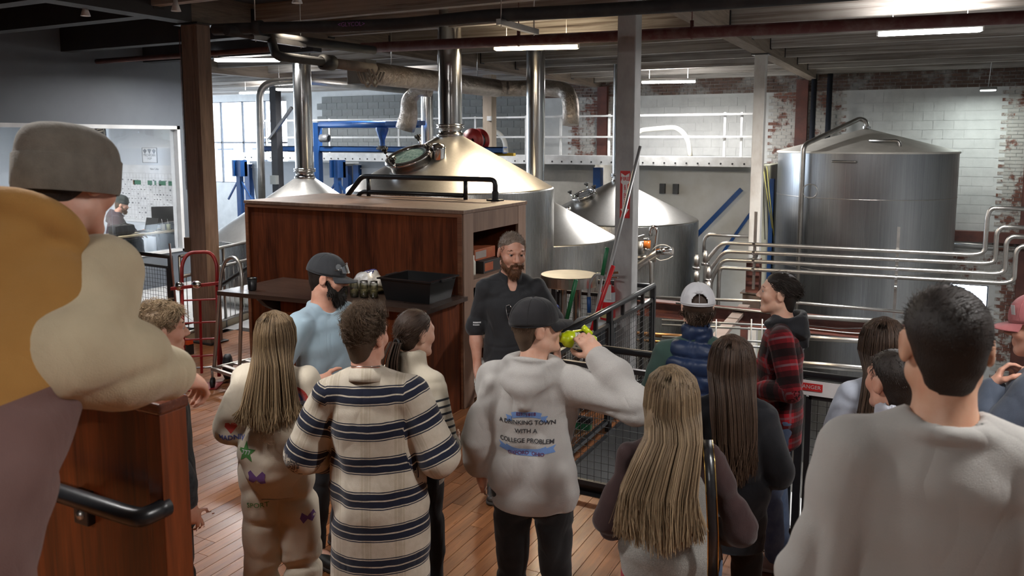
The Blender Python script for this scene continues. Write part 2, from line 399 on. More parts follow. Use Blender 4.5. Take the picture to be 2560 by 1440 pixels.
# remaining enclosure: right, rear and far left, with daylight windows behind the viewer
wr = MB(); wr.box((6, -5.2, ZL), (6.2, YF, 4.6)); struct(wr.obj('wall_right', m_wpaint))
wb = MB(); BH = []; wallx(wb, -12, 6.2, -.3, 4.6, BH, -5.2, -5.0); struct(wb.obj('wall_rear', m_greyw))
for k, h in enumerate(BH):
    portal(((h[0] + h[1]) / 2, -5.25, (h[2] + h[3]) / 2), (h[1] - h[0], h[3] - h[2]), (math.radians(90), 0, 0))
SW = (10.7, 19.2, .3, 3.9); wl2 = MB().box((-26, 9.95, ZL), (-25.8, SW[0], 4.6)).box((-26, SW[1], ZL), (-25.8, YF, 4.6)).box((-26, SW[0], ZL), (-25.8, SW[1], SW[2])).box((-26, SW[0], SW[3]), (-25.8, SW[1], 4.6)); portal((-26.05, (SW[0] + SW[1]) / 2, (SW[2] + SW[3]) / 2), (SW[3] - SW[2], SW[1] - SW[0]), (0, math.radians(-90), 0)); wl2.box((-26, 9.96, ZL), (OX - .1, 10.06, 4.6)); wl2.box((OX - .1, 9.96, 3.3), (XW - .15, 10.06, 4.6)); wl2.box((OX - .1, 9.96, ZL), (XW - .15, 10.06, -.3)); struct(wl2.obj('wall_side_left', m_block))
w4 = MB()
for k in range(7): y = SW[0] + (SW[1] - SW[0]) * k / 6; w4.box((-25.93, y - .03, SW[2]), (-25.87, y + .03, SW[3]))
for z in (SW[2], 2.1, SW[3]): w4.box((-25.93, SW[0], z - .03), (-25.87, SW[1], z + .03))
w4o = struct(w4.obj('window_4', m_frame)); dy = (SW[1] - SW[0]) / 6
for k in range(6): MB().box((-25.903, SW[0] + dy * k + .03, SW[2] + .03), (-25.897, SW[0] + dy * (k + 1) - .03, SW[3] - .03)).obj('pane', m_pane, w4o)
struct(MB().box((-11.7, 4.8, ZL), (6.2, 4.95, -.3)).box((-11.7, 4.95, ZL), (-11.55, 10.0, -.3)).obj('wall_pit_light_stop', m_block))  # unseen walls added to keep sky light from leaking under the floor
# ---- ceiling: roof boards, joists, girders
ceil = struct(MB().box((-26, -5.2, ZC), (6.2, YF + T, ZC + .15)).obj('ceiling', m_ww, org=(0, 0, ZC)))
jm = {}
def joist(x0, x1, y, z0, z1, m, name='joist', w=.11):
    MB().box((x0, y - w / 2, z0), (x1, y + w / 2, z1)).obj(name, m, ceil)
GX = (-13.2, -7.8, -2.48, 2.9)
yy = -3.9; ji = 0
while yy < 19.6:
    for k in range(len(GX) + 1):
        x0 = -26 if k == 0 else GX[k - 1] + .1; x1 = 6 if k == len(GX) else GX[k] - .1
        if x1 < -7 and yy < 9.4: continue
        joist(x0, x1, yy + random.uniform(-.04, .04), 3.94 + random.uniform(-.015, .015), ZC, m_ww)
    yy += 1.45; ji += 1
# roof boards between the joists
b_ = MB()
m_board = wood('roof_board', (.10, .075, .06), (.33, .30, .27), .8, .7, 'Y', 0, .3)
for k in range(72):
    x = -8 + k * .195; b_.box((x + .004, -5, ZC - .012), (x + .19, YF, ZC))
o = b_.obj('roof_boards', m_board, ceil); o['kind'] = 'stuff'
m_gird = wood('girder_wood', (.09, .065, .05), (.30, .24, .19), .75, .8, 'Y', 0, .35)
for gx in GX:
    g = MB().box((gx - .11, (-5 if gx > -3 else 9.9 if gx < -12 else 6.7), 3.84), (gx + .11, YF, 4.30)).obj('girder', m_gird, ceil)
    if gx in (-2.48, -7.8):
        for k in range(18):
            y = -3.9 + 1.45 * k
            if y > 19.5: break
            for s in (-1, 1): MB().box((gx + s * .112, y - .07, 3.92), (gx + s * .125, y + .07, 4.12)).obj('joist_hanger', m_black, ceil)
# dark painted ceiling over the left bay
dk = MB().box((-11.5, -5, 4.18), (-7.0, 9.9, 4.3)); dk.box((-7.0, -5, 4.18), (-6.3, 6.6, 4.3))
dko = struct(dk.obj('ceiling_left', m_dark))
for y, z in ((1.0, 3.9), (3.2, 3.9), (5.1, 3.86), (6.3, 3.86), (7.7, 3.78), (9.1, 3.74)): MB().box((-11.5, y - .09, z), (-7.9, y + .09, 4.2)).obj('beam', m_dark, dko)
MB().tube([(-11.45, 8.15, 3.68), (-7.9, 8.15, 3.68)], .04).obj('pipe', m_rust, dko)
MB().box((-7.92, -5, 3.84), (-7.68, 6.7, 4.2)).obj('beam', m_dark, dko)
# ---- columns
def column(label, x, y, w, z0, z1, m, d=None, cap=True):
    t = thing('column', label, 'column', (x, y, z0)); d = d or w
    MB().box((x - w / 2, y - d / 2, z0), (x + w / 2, y + d / 2, z1), .012).obj('shaft', m, t)
    if cap:
        MB().box((x - w * .75, y - d * .75, z1 - .02), (x + w * .75, y + d * .75, z1)).obj('cap_plate', m_black, t)
    MB().box((x - w * .7, y - d * .7, z0), (x + w * .7, y + d * .7, z0 + .02), .004).obj('base_plate', m_black, t)
    return t
cm = column('grey concrete look steel column with red fire extinguisher sign', -2.5, 7.12, .175, 0, 3.84, m_steelpost)
cw = column('white painted column beside the big silo tank', -2.48, 13.34, .175, ZL, 3.84, m_whitepost)
cl = column('rusty brown column next to the red hand truck', -7.8, 6.85, .27, 0, 3.84, m_woodpost, .2)
# steel base bolted on the white column
b = MB().box((-2.66, 13.18, -.02), (-2.30, 13.5, .0), .004); b.box((-2.62, 13.2, -.35), (-2.34, 13.48, -.02)); b.obj('flange', M('rusty_flange', (.05, .04, .035), .7, col2=(.1, .06, .04), vs=9), cw)
MB().box((-2.585, 13.235, -.02), (-2.375, 13.445, .55)).obj('sleeve', m_rust, cw)
# flutes and conduit on the brown column
MB().box((-7.68, 6.742, .02), (-7.655, 6.752, 3.8)).box((-7.755, 6.742, .02), (-7.73, 6.752, 3.8)).obj('rib', m_woodpost, cl)
cx = -7.985
MB().tube([(cx, 6.8, .3), (cx, 6.8, 3.5)], .014, 8).obj('conduit', M('conduit_grey', (.35, .34, .33), .45, .7), cl)
MB().box((cx - .05, 6.74, 1.12), (cx + .05, 6.86, 1.3), .006).obj('junction_box', M('conduit_brown', (.14, .09, .06), .6), cl)
ch = MB()
for k in range(90):
    z = 1.9 + k * .021; a = k * math.pi / 2
    ch.tube([(-7.945 + .006 * math.cos(a) * s1, 6.74 + .006 * math.sin(a) * s1, z + .012 * s2) for s1, s2 in ((1, -1), (1, 1), (-1, 1), (-1, -1))], .0025, 4, closed=True)
ch.obj('chain', m_rust, cl)
for x, z0 in ((-18.98, ZL), (-7.62, ZL), (-2.71, ZL), (1.86, ZL)):
    t = thing('wall_column', {-18.98: 'rust red steel column beside the tall left windows', -7.62: 'rust red steel column on the far wall behind the white hoppers', -2.71: 'rust red steel column on the far wall beside two black standpipes', 1.86: 'rust red steel column on the far wall right of the silo tank'}[x], 'column', (x, YF - .1, z0))
    MB().box((x - .13, YF - .16, z0), (x + .13, YF - .14, 3.85)).box((x - .13, YF - .04, z0), (x + .13, YF - .02, 3.85)).obj('flange', m_rust, t)
    MB().box((x - .01, YF - .14, z0), (x + .01, YF - .04, 3.85)).obj('web', m_rust, t)
# ================================================================ LAMPS
m_tube = M('lit_tube', (1, 1, 1), .5, emit=(1, .98, .95), es=26)
m_tubew = M('lit_tube_warm', (1, 1, 1), .5, emit=(1, .80, .52), es=20)
m_fix = M('white_fixture', (.72, .72, .70), .5)
def fluor(c, ang, L, label, warm=False, watts=60, hang=.57, group=None):
    t = thing('fluorescent_light', label, 'light', c, group)
    c = Vector(c); u = Vector((math.cos(ang), math.sin(ang), 0)); v = Vector((-u.y, u.x, 0)); R = basis(u, v)
    MB().obox(c + Vector((0, 0, .03)), (L, .13, .05), R, .006).obj('housing', m_fix, t)
    MB().obox(c - Vector((0, 0, .016)), (L - .034, .125, .042), R, .012).obj('lens', m_tubew if warm else m_tube, t)
    for s in (-1, 1):
        MB().obox(c + u * s * (L / 2 - .008) - Vector((0, 0, .01)), (.016, .12, .045), R).obj('end_cap', m_fix, t)
        MB().tube([c + u * s * L * .35 + Vector((0, 0, .055)), c + u * s * L * .35 + Vector((0, 0, .055 + hang))], .003, 5).obj('hanger', m_fix, t)
    l = bpy.data.lights.new('fluorescent_glow', 'AREA'); l.shape = 'RECTANGLE'; l.size = L; l.size_y = .14; l.energy = watts
    l.color = (1, .80, .55) if warm else (1, .98, .96); l.spread = math.radians(170)
    o = bpy.data.objects.new('fluorescent_glow', l); COL.objects.link(o); o.parent = t; o.location = (0, 0, -.045); o.rotation_euler = (0, 0, ang)
    l2 = l.copy(); l2.energy = watts * .08; o2 = bpy.data.objects.new('added_ceiling_uplight', l2); COL.objects.link(o2); o2.parent = t; o2.location = (0, 0, .062); o2.rotation_euler = (math.pi, 0, ang)  # extra upward lamp added to brighten the ceiling and joists
    return t
def fl_px(x0, y0, x1, y1, z, label, **k):
    a, b = atz(x0, y0, z), atz(x1, y1, z); return fluor((a + b) / 2, math.atan2(b.y - a.y, b.x - a.x), (b - a).length, label, **k)
fl_px(1235, 119, 1448, 114, 3.7, 'warm fluorescent fixture hanging below the dusty red pipe', warm=True, watts=125)
fl_px(2192, 82, 2458, 70, 3.7, 'cool fluorescent fixture hanging above the silo tank', watts=260)
fl_px(537, 148, 700, 148, 3.72, 'cool fluorescent fixture hanging next to the brown column', watts=110)
fl_px(1603, 204, 1740, 202, 3.7, 'cool fluorescent fixture hanging before the white far wall', watts=190)
fl_px(690, 222, 745, 222, 3.55, 'small cool fluorescent fixture behind the left kettle chimney', watts=40, hang=.75)
for x, y, w_ in ((-3.4, 1.6, 'the stair parapet'), (1.4, 2.4, 'the long railing and the visitors beside it'), (-1.0, -2.2, 'the raised landing and its steps')): fluor((x, y, 3.78), 0, 1.2, 'added unseen fluorescent fixture above ' + w_, watts=60, hang=.12)  # out-of-view fixtures added as fill light for the foreground
fluor((-12.4, 7.0, 3.12), math.pi / 2, 1.2, 'cool fluorescent fixture under the office ceiling', watts=140, hang=.03)
for x, y, w_ in ((-10.5, 14.5, 'over the blue grain auger'), (-16, 16, 'beside the tall left windows')): fluor((x, y, 3.75), 0, 1.2, 'cool fluorescent fixture ' + w_, watts=120, hang=.55)
# flood lamp on a chain by the far wall
p = aty(2470, 228, 18.6); t = thing('flood_lamp', 'small lit flood lamp hanging on a chain before the right wall', 'light', p)
MB().obox(p + Vector((0, 0, .05)), (.3, .2, .06), None, .02).obj('housing', M('flood_grey', (.3, .3, .3), .4, .6), t)
MB().box((p.x - .13, p.y - .08, p.z + .006), (p.x + .13, p.y + .08, p.z + .022)).obj('lens', M('flood_lens', (1, 1, 1), .5, emit=(.9, 1, .92), es=14), t)
MB().tube([p + Vector((0, 0, .08)), p + Vector((.05, 0, ZC - p.z))], .008, 6).obj('chain', m_alu, t)
l = bpy.data.lights.new('flood_glow', 'AREA'); l.size = .25; l.energy = 25; l.color = (.92, 1, .95); o = bpy.data.objects.new('flood_glow', l); COL.objects.link(o); o.parent = t; o.location = (0, 0, -.02)
# spot heads under the dark ceiling
for k, (px, py, z) in enumerate(((214, 40, 3.78), (440, 28, 3.78), (743, 8, 3.74))):
    p = atz(px, py, z); t = thing('spot_lamp', ['small spot lamp under the dark ceiling over the office wall', 'small spot lamp beside the top of the brown column', 'small spot lamp above the black pipe'][k], 'light', p)
    MB().lathe([(.0, .12), (.02, .12), (.025, .08), (.05, .0), (.045, .0), (.0, .02)], p, 16).obj('shade', m_alu, t)
    MB().lathe([(0, .012), (.04, .012)], p, 14).obj('bulb', M('spot_bulb', (1, 1, 1), .5, emit=(1, .8, .55), es=20), t)
    MB().tube([p + Vector((0, 0, .12)), p + Vector((0, 0, .4))], .008, 6).obj('stem', m_black, t)
    l = bpy.data.lights.new('spot_glow', 'SPOT'); l.energy = 90; l.spot_size = math.radians(70); l.spot_blend = .8; l.color = (1, .86, .68); l.shadow_soft_size = .04
    o = bpy.data.objects.new('spot_glow', l); COL.objects.link(o); o.parent = t; o.location = (0, 0, -.01)
    if k == 0: o.rotation_euler = (0, math.radians(-50), math.radians(0)); l.color = (.8, .88, 1); l.energy = 160
# ================================================================ STEEL VESSELS
def steel(name, c1, c2, rough, st, aniso):
    m, nt, p = _new(name); v = coords(nt, st); n = noise(nt, v, 1, 3, .6); f = noise(nt, v, 9, 2, .5); w = noise(nt, coords(nt, (1, 1, .3)), 1.5, 3)
    a = math_(nt, 'ADD', math_(nt, 'MULTIPLY_ADD', f, .45, math_(nt, 'MULTIPLY', n, .35)), math_(nt, 'MULTIPLY', w, .3))
    nt.links.new(ramp(nt, a, [(.35, c1), (.75, c2)]), p.inputs['Base Color'])
    p.inputs['Metallic'].default_value = 1; nt.links.new(math_(nt, 'MULTIPLY_ADD', f, .14, rough - .07), p.inputs['Roughness'])
    p.inputs['Anisotropic'].default_value = aniso
    t = nt.nodes.new('ShaderNodeTangent'); t.direction_type = 'RADIAL'; t.axis = 'Z'; nt.links.new(t.outputs[0], p.inputs['Tangent'])
    bump(nt, p, f, .03, .001); return m
m_ss = steel('brushed_steel', (.46, .455, .44), (.30, .295, .285), .27, (30, 30, .35), .6)
m_cone = steel('brushed_cone', (.56, .55, .53), (.42, .41, .39), .30, (22, 22, .8), .6)
m_silo = steel('silo_steel', (.46, .475, .49), (.27, .28, .295), .30, (26, 26, .12), .6)
m_chim = steel('chimney_steel', (.62, .62, .61), (.48, .48, .47), .18, (20, 20, .2), .4)
m_pipe = M('pipe_steel', (.50, .48, .46), .36, 1., col2=(.36, .35, .33), vs=5)
m_chrome = M('polished_steel', (.78, .78, .78), .12, 1.)
m_rubber = M('black_rubber', (.015, .015, .016), .6)
m_sight = M('wet_sight_glass', (.10, .20, .22), .12, col2=(.30, .42, .44), vs=26, bp=.6, bs=60)
def kettle(label, c, R, zr, za, rc, ztop=4.3, cone=None, chimney=True):
    c = Vector((c[0], c[1], 0)); t = thing('brew_kettle', label, 'kettle', (c.x, c.y, ZL))
    MB().lathe([(R * .98, ZL), (R, ZL + .02), (R, zr - .02), (R - .004, zr - .005)], c, 96).obj('body', m_ss, t)
    n = 24; prof = [(R - .004, zr - .005), (R - .012, zr + .006)]
    k0 = rc * 1.12
    for i in range(n + 1):
        s = i / n; prof.append((R - .03 + (k0 - R + .03) * s, zr + .016 + (za - zr - .016) * (s - .10 * math.sin(math.pi * s) * 0)))
    MB().lathe(prof, c, 96).obj('cone', cone or m_cone, t)
    if chimney:
        MB().lathe([(k0, za), (k0 + .012, za + .01), (k0, za + .03), (rc, za + .05), (rc, za + .10), (rc + .03, za + .10), (rc + .03, za + .125), (rc + .012, za + .13), (rc + .03, za + .135), (rc + .03, za + .16), (rc, za + .16)], c, 48).obj('flange', m_chrome, t)
        MB().lathe([(rc, za + .16), (rc, ztop)], c, 48).obj('chimney', m_chim, t)
    return t
def manway(t, c, R, zr, za, ph, f, r, glass=None):
    sl = math.atan2(za - zr, R); ph = math.radians(ph)
    p = Vector((c[0] + R * f * math.cos(ph), c[1] + R * f * math.sin(ph), zr + (za - zr) * (1 - f)))
    n = Vector((math.cos(ph) * math.sin(sl), math.sin(ph) * math.sin(sl), math.cos(sl)))
    h = r * .42
    col = MB().lathe([(r * .92, -.08), (r * .92, h), (r * 1.05, h), (r * 1.08, h + .02), (r * 1.05, h + .035), (r * .82, h + .04), (r * .80, h + .02)], p, 40, n).obj('manway', m_chrome, t)
    MB().lathe([(0, h + .022), (r * .82, h + .022)], p, 40, n).obj('sight_glass', glass or m_sight, col)
    a = n.orthogonal().normalized(); b = n.cross(a)
    for k in range(4):
        an = k * math.pi / 2 + .75; d = a * math.cos(an) + b * math.sin(an); q = p + n * h + d * r * 1.12
        MB().tube([q - n * .03, q + n * .09], .012, 8).obj('clamp_bolt', m_chrome, col)
        kb = MB(); kb.tube([q + n * .08, q + n * .14], [.022, .03], 8)
        for s in range(5):
            e = a * math.cos(s * 1.257) + b * math.sin(s * 1.257); kb.ball(q + n * .135 + e * .03, .02, 8, 5)
        kb.obj('clamp_knob', m_rubber, col)
    return p, n
A = ((-5.73, 9.2), 1.393, 1.845, 2.53, .158)
ka = kettle('big steel kettle with oval sight glass behind the wooden cabinet', *A)
p, n = manway(ka, A[0], A[1], A[2], A[3], 262, .55, .29)
q = p + n * .02 + Vector((.30, .18, .06)); MB().lathe([(.09, -.1), (.09, .16), (.075, .2), (0, .22)], q, 24, (.15, -.25, 1)).obj('lamp_port', m_chrome, ka)
tagp = Vector((A[0][0], A[0][1], 0)); ang = math.radians(270 - 22); an = Vector((math.cos(ang), math.sin(ang), 0)); pos = tagp + an * (A[1] + .006) + Vector((0, 0, 1.745))
u = Vector((-an.y, an.x, 0)); R_ = basis(u, (0, 0, 1)); m_blue = M('blue_steel', (.012, .075, .26), .4, col2=(.01, .055, .2), vs=4)
tg = MB().obox(pos, (.19, .10, .004), R_).obj('name_plate', m_blue, ka); lettering('BK210', .075, pos + an * .004, R_, m_alu, tg)
B = ((-9.08, 10.07), 1.505, .955, 1.86, .145)
kb_ = kettle('left steel kettle with conical lid beside the brown column', *B)
MB().ball((B[0][0] + .42, B[0][1] - 1.0, 1.22), (.14, .14, .1)).obj('dome_light', m_cone, kb_)
D = ((-5.82, 12.0), 1.353, .875, 1.53, .155)
kettle('low steel kettle whose lid peeks out right of the big kettle', *D)
E_ = ((-5.5, 15.05), 1.6, .93, 1.66, .10)
ke = kettle('steel kettle with round polished manway behind the grey column', *E_)
manway(ke, E_[0], E_[1], E_[2], E_[3], 236, .46, .235, M('mirror_glass', (.55, .58, .6), .08, .9))
for ph, f in ((225, .9), (250, .86)):
    a_ = math.radians(ph); p = Vector((E_[0][0] + E_[1] * f * math.cos(a_), E_[0][1] + E_[1] * f * math.sin(a_), E_[2] + (E_[3] - E_[2]) * (1 - f)))
    MB().tube([p - Vector((0, 0, .05)), p + Vector((0, 0, .14))], .03, 10).ball(p + Vector((0, 0, .16)), .045, 8, 5).obj('valve_port', m_chrome, ke)
F_ = ((-1.13, 16.93), 1.6, 2.265, 2.69)
kf = thing('silo_tank', 'tall steel silo tank with shallow conical roof before the brick wall', 'tank', (F_[0][0], F_[0][1], ZL))
MB().lathe([(F_[1], ZL), (F_[1], F_[2])], (F_[0][0], F_[0][1], 0), 96).obj('body', m_silo, kf)
MB().lathe([(F_[1] + .02, F_[2] - .03), (F_[1] + .025, F_[2]), (F_[1], F_[2] + .012), (.06, F_[3]), (0, F_[3])], (F_[0][0], F_[0][1], 0), 96).obj('roof', M('dusty_roof', (.62, .60, .55), .6, .25, col2=(.5, .48, .44), vs=3), kf)
for z in (1.43, .1, -.85, -1.9):
    MB().lathe([(F_[1] + .002, z - .008), (F_[1] + .006, z), (F_[1] + .002, z + .008)], (F_[0][0], F_[0][1], 0), 96).obj('weld_band', m_pipe, kf)
c3 = Vector((F_[0][0], F_[0][1], 0))
def on_silo(deg, z, off=.0): a = math.radians(deg); return c3 + Vector((math.cos(a) * (F_[1] + off), math.sin(a) * (F_[1] + off), z))
pt = [c3 + Vector((0, 0, F_[3])), c3 + Vector((0, 0, F_[3] + .14)), c3 + Vector((-.12, -.05, F_[3] + .2)), on_silo(236, F_[2] + .12, .10), on_silo(236, -1.8, .10)]
MB().tube(pt, .045, 12, .12).obj('vent_pipe', m_pipe, kf)
MB().lathe([(.08, -.02), (.08, .02)], pt[0] + Vector((0, 0, .03)), 16).obj('clamp', m_chrome, kf)
a_ = on_silo(300, F_[2] + .1, -.35); MB().tube([a_ + Vector((-.5, .1, .1)), a_ + Vector((0, 0, .1)), a_ + Vector((0, 0, -.12))], .03, 10, .08).obj('roof_pipe', m_pipe, kf)
h0, h1 = on_silo(255, 2.1, .07), on_silo(269, 2.1, .07); MB().tube([on_silo(255, 2.1, -.01), h0, h1, on_silo(269, 2.1, -.01)], .018, 8, .03).obj('grab_handle', m_pipe, kf)
vr = on_silo(241, 1.55, .05); MB().tube([vr + Vector((.13 * math.cos(k * .5236), 0, .13 * math.sin(k * .5236))) for k in range(12)], .009, 6, closed=True).obj('hand_wheel', m_pipe, kf)
# ================================================================ HOPPERS, CATWALK, BLUE CONVEYOR
m_hop = M('white_hopper', (.70, .70, .67), .5, col2=(.60, .59, .54), vs=2, bp=.05)
m_hopg = M('grey_hopper', (.50, .52, .54), .5, col2=(.44, .46, .48), vs=2)
def hopper(label, x0, x1, zt, zb, m, y0=17.3, y1=19.3, straight=.6):
    t = thing('grain_hopper', label, 'hopper', ((x0 + x1) / 2, (y0 + y1) / 2, ZL))
    MB().prism([(x0, zt), (x1, zt), (x1, zt - straight), (x1 - .35, zb), (x0 + .35, zb), (x0, zt - straight)], y0, y1, 'y').obj('bin', m, t)
    MB().box((x0 - .05, y0 - .05, zt - .03), (x1 + .05, y0, zt + .04)).box((x0 - .05, y0 - .02, zt - .16), (x1 + .05, y0, zt - .12)).obj('rim', m, t)
    for x in (x0 - .12, x1 + .12):
        MB().box((x - .09, y0 - .1, ZL), (x + .09, y0 + .08, zt - .05)).obj('post', m_blue, t)
        MB().bar((x, y0 - .05, zt - .8), (x + (.7 if x < (x0 + x1) / 2 else -.7), y0 - .05, zt - 1.9), .06).obj('brace', m_blue, t)
    return t
hopper('pale grey hopper on blue legs before the tall windows', -17.6, -14.2, 1.83, -.6, m_hopg, straight=.45)
hopper('pale grey hopper on blue legs behind the left kettle chimney', -13.6, -10.2, 1.86, -.6, m_hopg, straight=.45)
hopper('dirty white hopper with hanging chain behind the big kettle', -9.6, -6.9, 1.90, -1.4, M('dirty_hopper', (.50, .48, .43), .6, col2=(.36, .34, .30), vs=2.5), straight=1.2)
hw = hopper('tall white hopper left of the white column with blue brace', -6.2, -3.3, 1.95, ZL + .4, m_hop, straight=4.2)
MB().bar((-3.5, 17.15, 1.45), (-5.2, 17.15, -.45), .09).obj('brace', m_blue, hw)
[MB().box((x, 17.22, 1.3), (x + .12, 17.3, 1.52)).obj('switch', m_rubber, hw) for x in (-5.3, -5.0)]
t = thing('grain_hopper', 'narrow yellowed bin with ropes right of the white column', 'hopper', (-2.85, 17.6, ZL))
MB().box((-3.05, 16.9, ZL), (-2.87, 18.9, 1.98), .02).obj('bin', M('yellowed_panel', (.58, .58, .46), .5), t)
MB().box((-2.86, 16.76, ZL), (-2.78, 16.9, 1.7)).obj('post', m_blue, t)
for k, (a, b) in enumerate((((-3.0, 1.95), (-2.78, .7)), ((-2.93, 1.95), (-2.74, .55)))):
    MB().tube([(a[0], 16.74, a[1]), (b[0], 16.74, b[1])], .010, 5).obj('rope', M('rope_yellow', (.55, .50, .14), .8), t)
    MB().tube([(a[0] - .03, 16.85, a[1]), (a[0] + .07, 16.85, a[1] - 1.5)], .008, 5).obj('rope', m_rubber, t)
# aluminium catwalk plank
t = thing('catwalk', 'white aluminium catwalk with guard rails across the hoppers', 'catwalk', (-10, 17.0, 1.9))
cwk = MB(); cwk.box((-17.5, 16.78, 2.03), (-3.15, 17.22, 2.07)); cwk.box((-17.5, 16.76, 1.93), (-3.15, 16.79, 2.13)); cwk.box((-17.5, 17.21, 1.93), (-3.15, 17.24, 2.13)); cwk.obj('deck', m_alu, t)
hl = MB()
for k in range(60): hl.lathe([(0, 0), (.022, 0)], (-17.3 + k * .24, 16.755, 1.99), 8, (0, -1, 0))
o = hl.obj('rivet_holes', m_rubber, t); o['kind'] = 'stuff'
for x in (-16.9, -14.6, -12.3, -10.0, -8.6, -7.7, -6.5, -6.1, -3.9, -3.55): MB().bar((x, 17.22, 1.95), (x, 17.22, 3.06), .05, .035).obj('post', m_alu, t)
for z in (2.55, 3.02): MB().bar((-17.5, 17.19, z), (-3.3, 17.19, z), .05, .04).obj('guard_rail', m_alu, t)
# white hose with brass end hanging over the catwalk
p = [aty(x, y, 17.9) for x, y in ((1585, 345), (1600, 326), (1640, 322), (1690, 318), (1712, 335), (1722, 360), (1727, 372))]; p[-1].z = 2.085
t = thing('white_hose', 'thick white hose curving over the catwalk in front of white wall', 'hose', p[-1]); MB().tube(p, .055, 12, .2).obj('hose', m_hop, t); MB().tube([p[-1] + Vector((0, 0, .03)), p[-1] - Vector((0, 0, .13))], .08, 12).obj('coupling', M('brass_pale', (.7, .62, .4), .35, .6), t)
p = [aty(x, y, 17.9) for x, y in ((1165, 345), (1185, 325), (1215, 322), (1245, 330), (1262, 350), (1268, 385))]; p[-1].z = 1.905
tag(MB().tube(p, .06, 12, .25).obj('white_hose', m_hop), 'thick white hose looping behind the red hose reel', 'hose')
# blue conveyor
t = thing('blue_conveyor', 'blue grain auger with funnel on a long blue beam', 'conveyor', (-10.5, 14.2, 1.2))
b0, b1 = aty(660, 371, 14.2), aty(1262, 374, 14.2)
MB().box((b0.x, 14.1, b0.z - .07), (b1.x, 14.13, b0.z + .06)).box((b0.x, 14.1, b0.z + .04), (b1.x, 14.3, b0.z + .06)).box((b0.x, 14.1, b0.z - .07), (b1.x, 14.3, b0.z - .05)).obj('beam', m_blue, t)
a0, a1 = aty(800, 312, 14.1), aty(1050, 310, 14.1)
MB().tube([a0, a1], .075, 16).obj('auger_tube', m_blue, t)
MB().box((aty(965, 0, 14.1).x, 14.0, a1.z - .03), (aty(1052, 0, 14.1).x, 14.22, a1.z + .07), .01).obj('gear_housing', m_blue, t)
fx = aty(955, 320, 14.1); MB().lathe([(.17, -.03), (.17, -.08), (.07, -.3), (.07, -.42)], fx + Vector((0, 0, .04)), 4).obj('funnel', m_blue, t)
MB().lathe([(.1, -.42), (.1, -.46), (.13, -.46), (.13, -.5)], fx + Vector((0, 0, .04)), 20).obj('motor', m_rubber, t)
px = aty(792, 300, 14.1).x; MB().box((px - .08, 14.05, 1.0), (px + .06, 14.2, a0.z + .05), .01).obj('upright', m_blue, t)
MB().lathe([(.06, -.12), (.09, -.1), (.09, .1), (.06, .12)], (px + .3, 14.0, a0.z - .3), 16, (1, 0, 0)).obj('gear_motor', M('motor_grey', (.3, .31, .33), .4, .4), t)
for x, y0, y1 in ((845, 400, 520), (600, 400, 520)):
    q = aty(x, y0, 16.2); t2 = thing('blue_stand', ['blue bracket stand behind the left kettle lid', 'blue bracket stand before the tall left windows'][x == 600], 'stand', (q.x, 16.2, ZL))
    MB().box((q.x - .07, 16.1, ZL), (q.x + .07, 16.24, q.z)).obj('post', m_blue, t2); MB().box((q.x - .16, 16.05, q.z - .45), (q.x - .1, 16.3, q.z)).box((q.x + .1, 16.05, q.z - .45), (q.x + .16, 16.3, q.z)).box((q.x - .16, 16.2, q.z - .45), (q.x + .16, 16.3, q.z - .05)).obj('bracket', m_blue, t2)
    for s in (-1, 1): MB().bar((q.x, 16.15, q.z - .5), (q.x + s * .45, 16.15, q.z - 1.1), .04).obj('brace', m_blue, t2)
# red hose reel, yellow bar
p = aty(1188, 352, 14.25); t = thing('hose_reel', 'dark red hose reel beside the big kettle chimney', 'reel', p - Vector((0, 0, .25)))
m_red = M('red_paint', (.35, .02, .02), .4, col2=(.22, .015, .015), vs=4)
for s in (-1, 1): MB().lathe([(.05, 0), (.25, .0), (.25, .03), (.05, .03), (.05, 0)], p + Vector((0, s * .13, 0)), 32, (0, 1, 0)).obj('disc', m_red, t)
MB().lathe([(.17, -.12), (.19, 0), (.17, .13)], p, 24, (0, 1, 0)).obj('hose_coil', m_rubber, t); MB().box((p.x - .05, p.y - .05, p.z - .45), (p.x + .05, p.y + .05, p.z - .1)).obj('foot', m_red, t)
p = aty(1262, 386, 14.4); tag(MB().box((p.x - .25, 14.3, p.z - .03), (p.x + .25, 14.4, p.z + .03), .008).obj('yellow_bar', M('yellow_paint', (.65, .42, .02), .5)), 'short yellow bar at the end of the blue beam', 'bar')
# ================================================================ DUCTS AND PIPES UNDER THE ROOF
def foil():
    m, nt, p = _new('foil_duct'); v = coords(nt); a = noise(nt, v, 9, 5, .65, .6); b = noise(nt, v, 30, 3)
    nt.links.new(ramp(nt, a, [(.3, (.36, .30, .25)), (.7, (.60, .54, .48))]), p.inputs['Base Color'])
    p.inputs['Metallic'].default_value = .85; p.inputs['Roughness'].default_value = .33; bump(nt, p, math_(nt, 'ADD', a, math_(nt, 'MULTIPLY', b, .3)), .9, .04); return m
m_foil = foil()
t = thing('foil_duct', 'foil wrapped round air duct hanging under the roof joists', 'duct', (-7.3, 11.3, 3.2))
d0, d1 = atz(918, 182, 3.45), atz(1215, 218, 3.45); X_ = d0.x
MB().tube([(X_, d0.y, 3.45), (X_, d1.y + .35, 3.45)], .165, 24).obj('trunk', m_foil, t)
MB().tube([(X_, d1.y - .05, 3.45), (X_, d1.y + .35, 3.45), (X_ + .25, d1.y + .6, 3.45), (X_ + .9, d1.y + .6, 3.45), (X_ + 1.35, d1.y + .55, 3.38), (X_ + 1.5, d1.y + .4, 3.15), (X_ + 1.52, d1.y + .35, 2.75)], .15, 20, .3).obj('branch', m_foil, t)
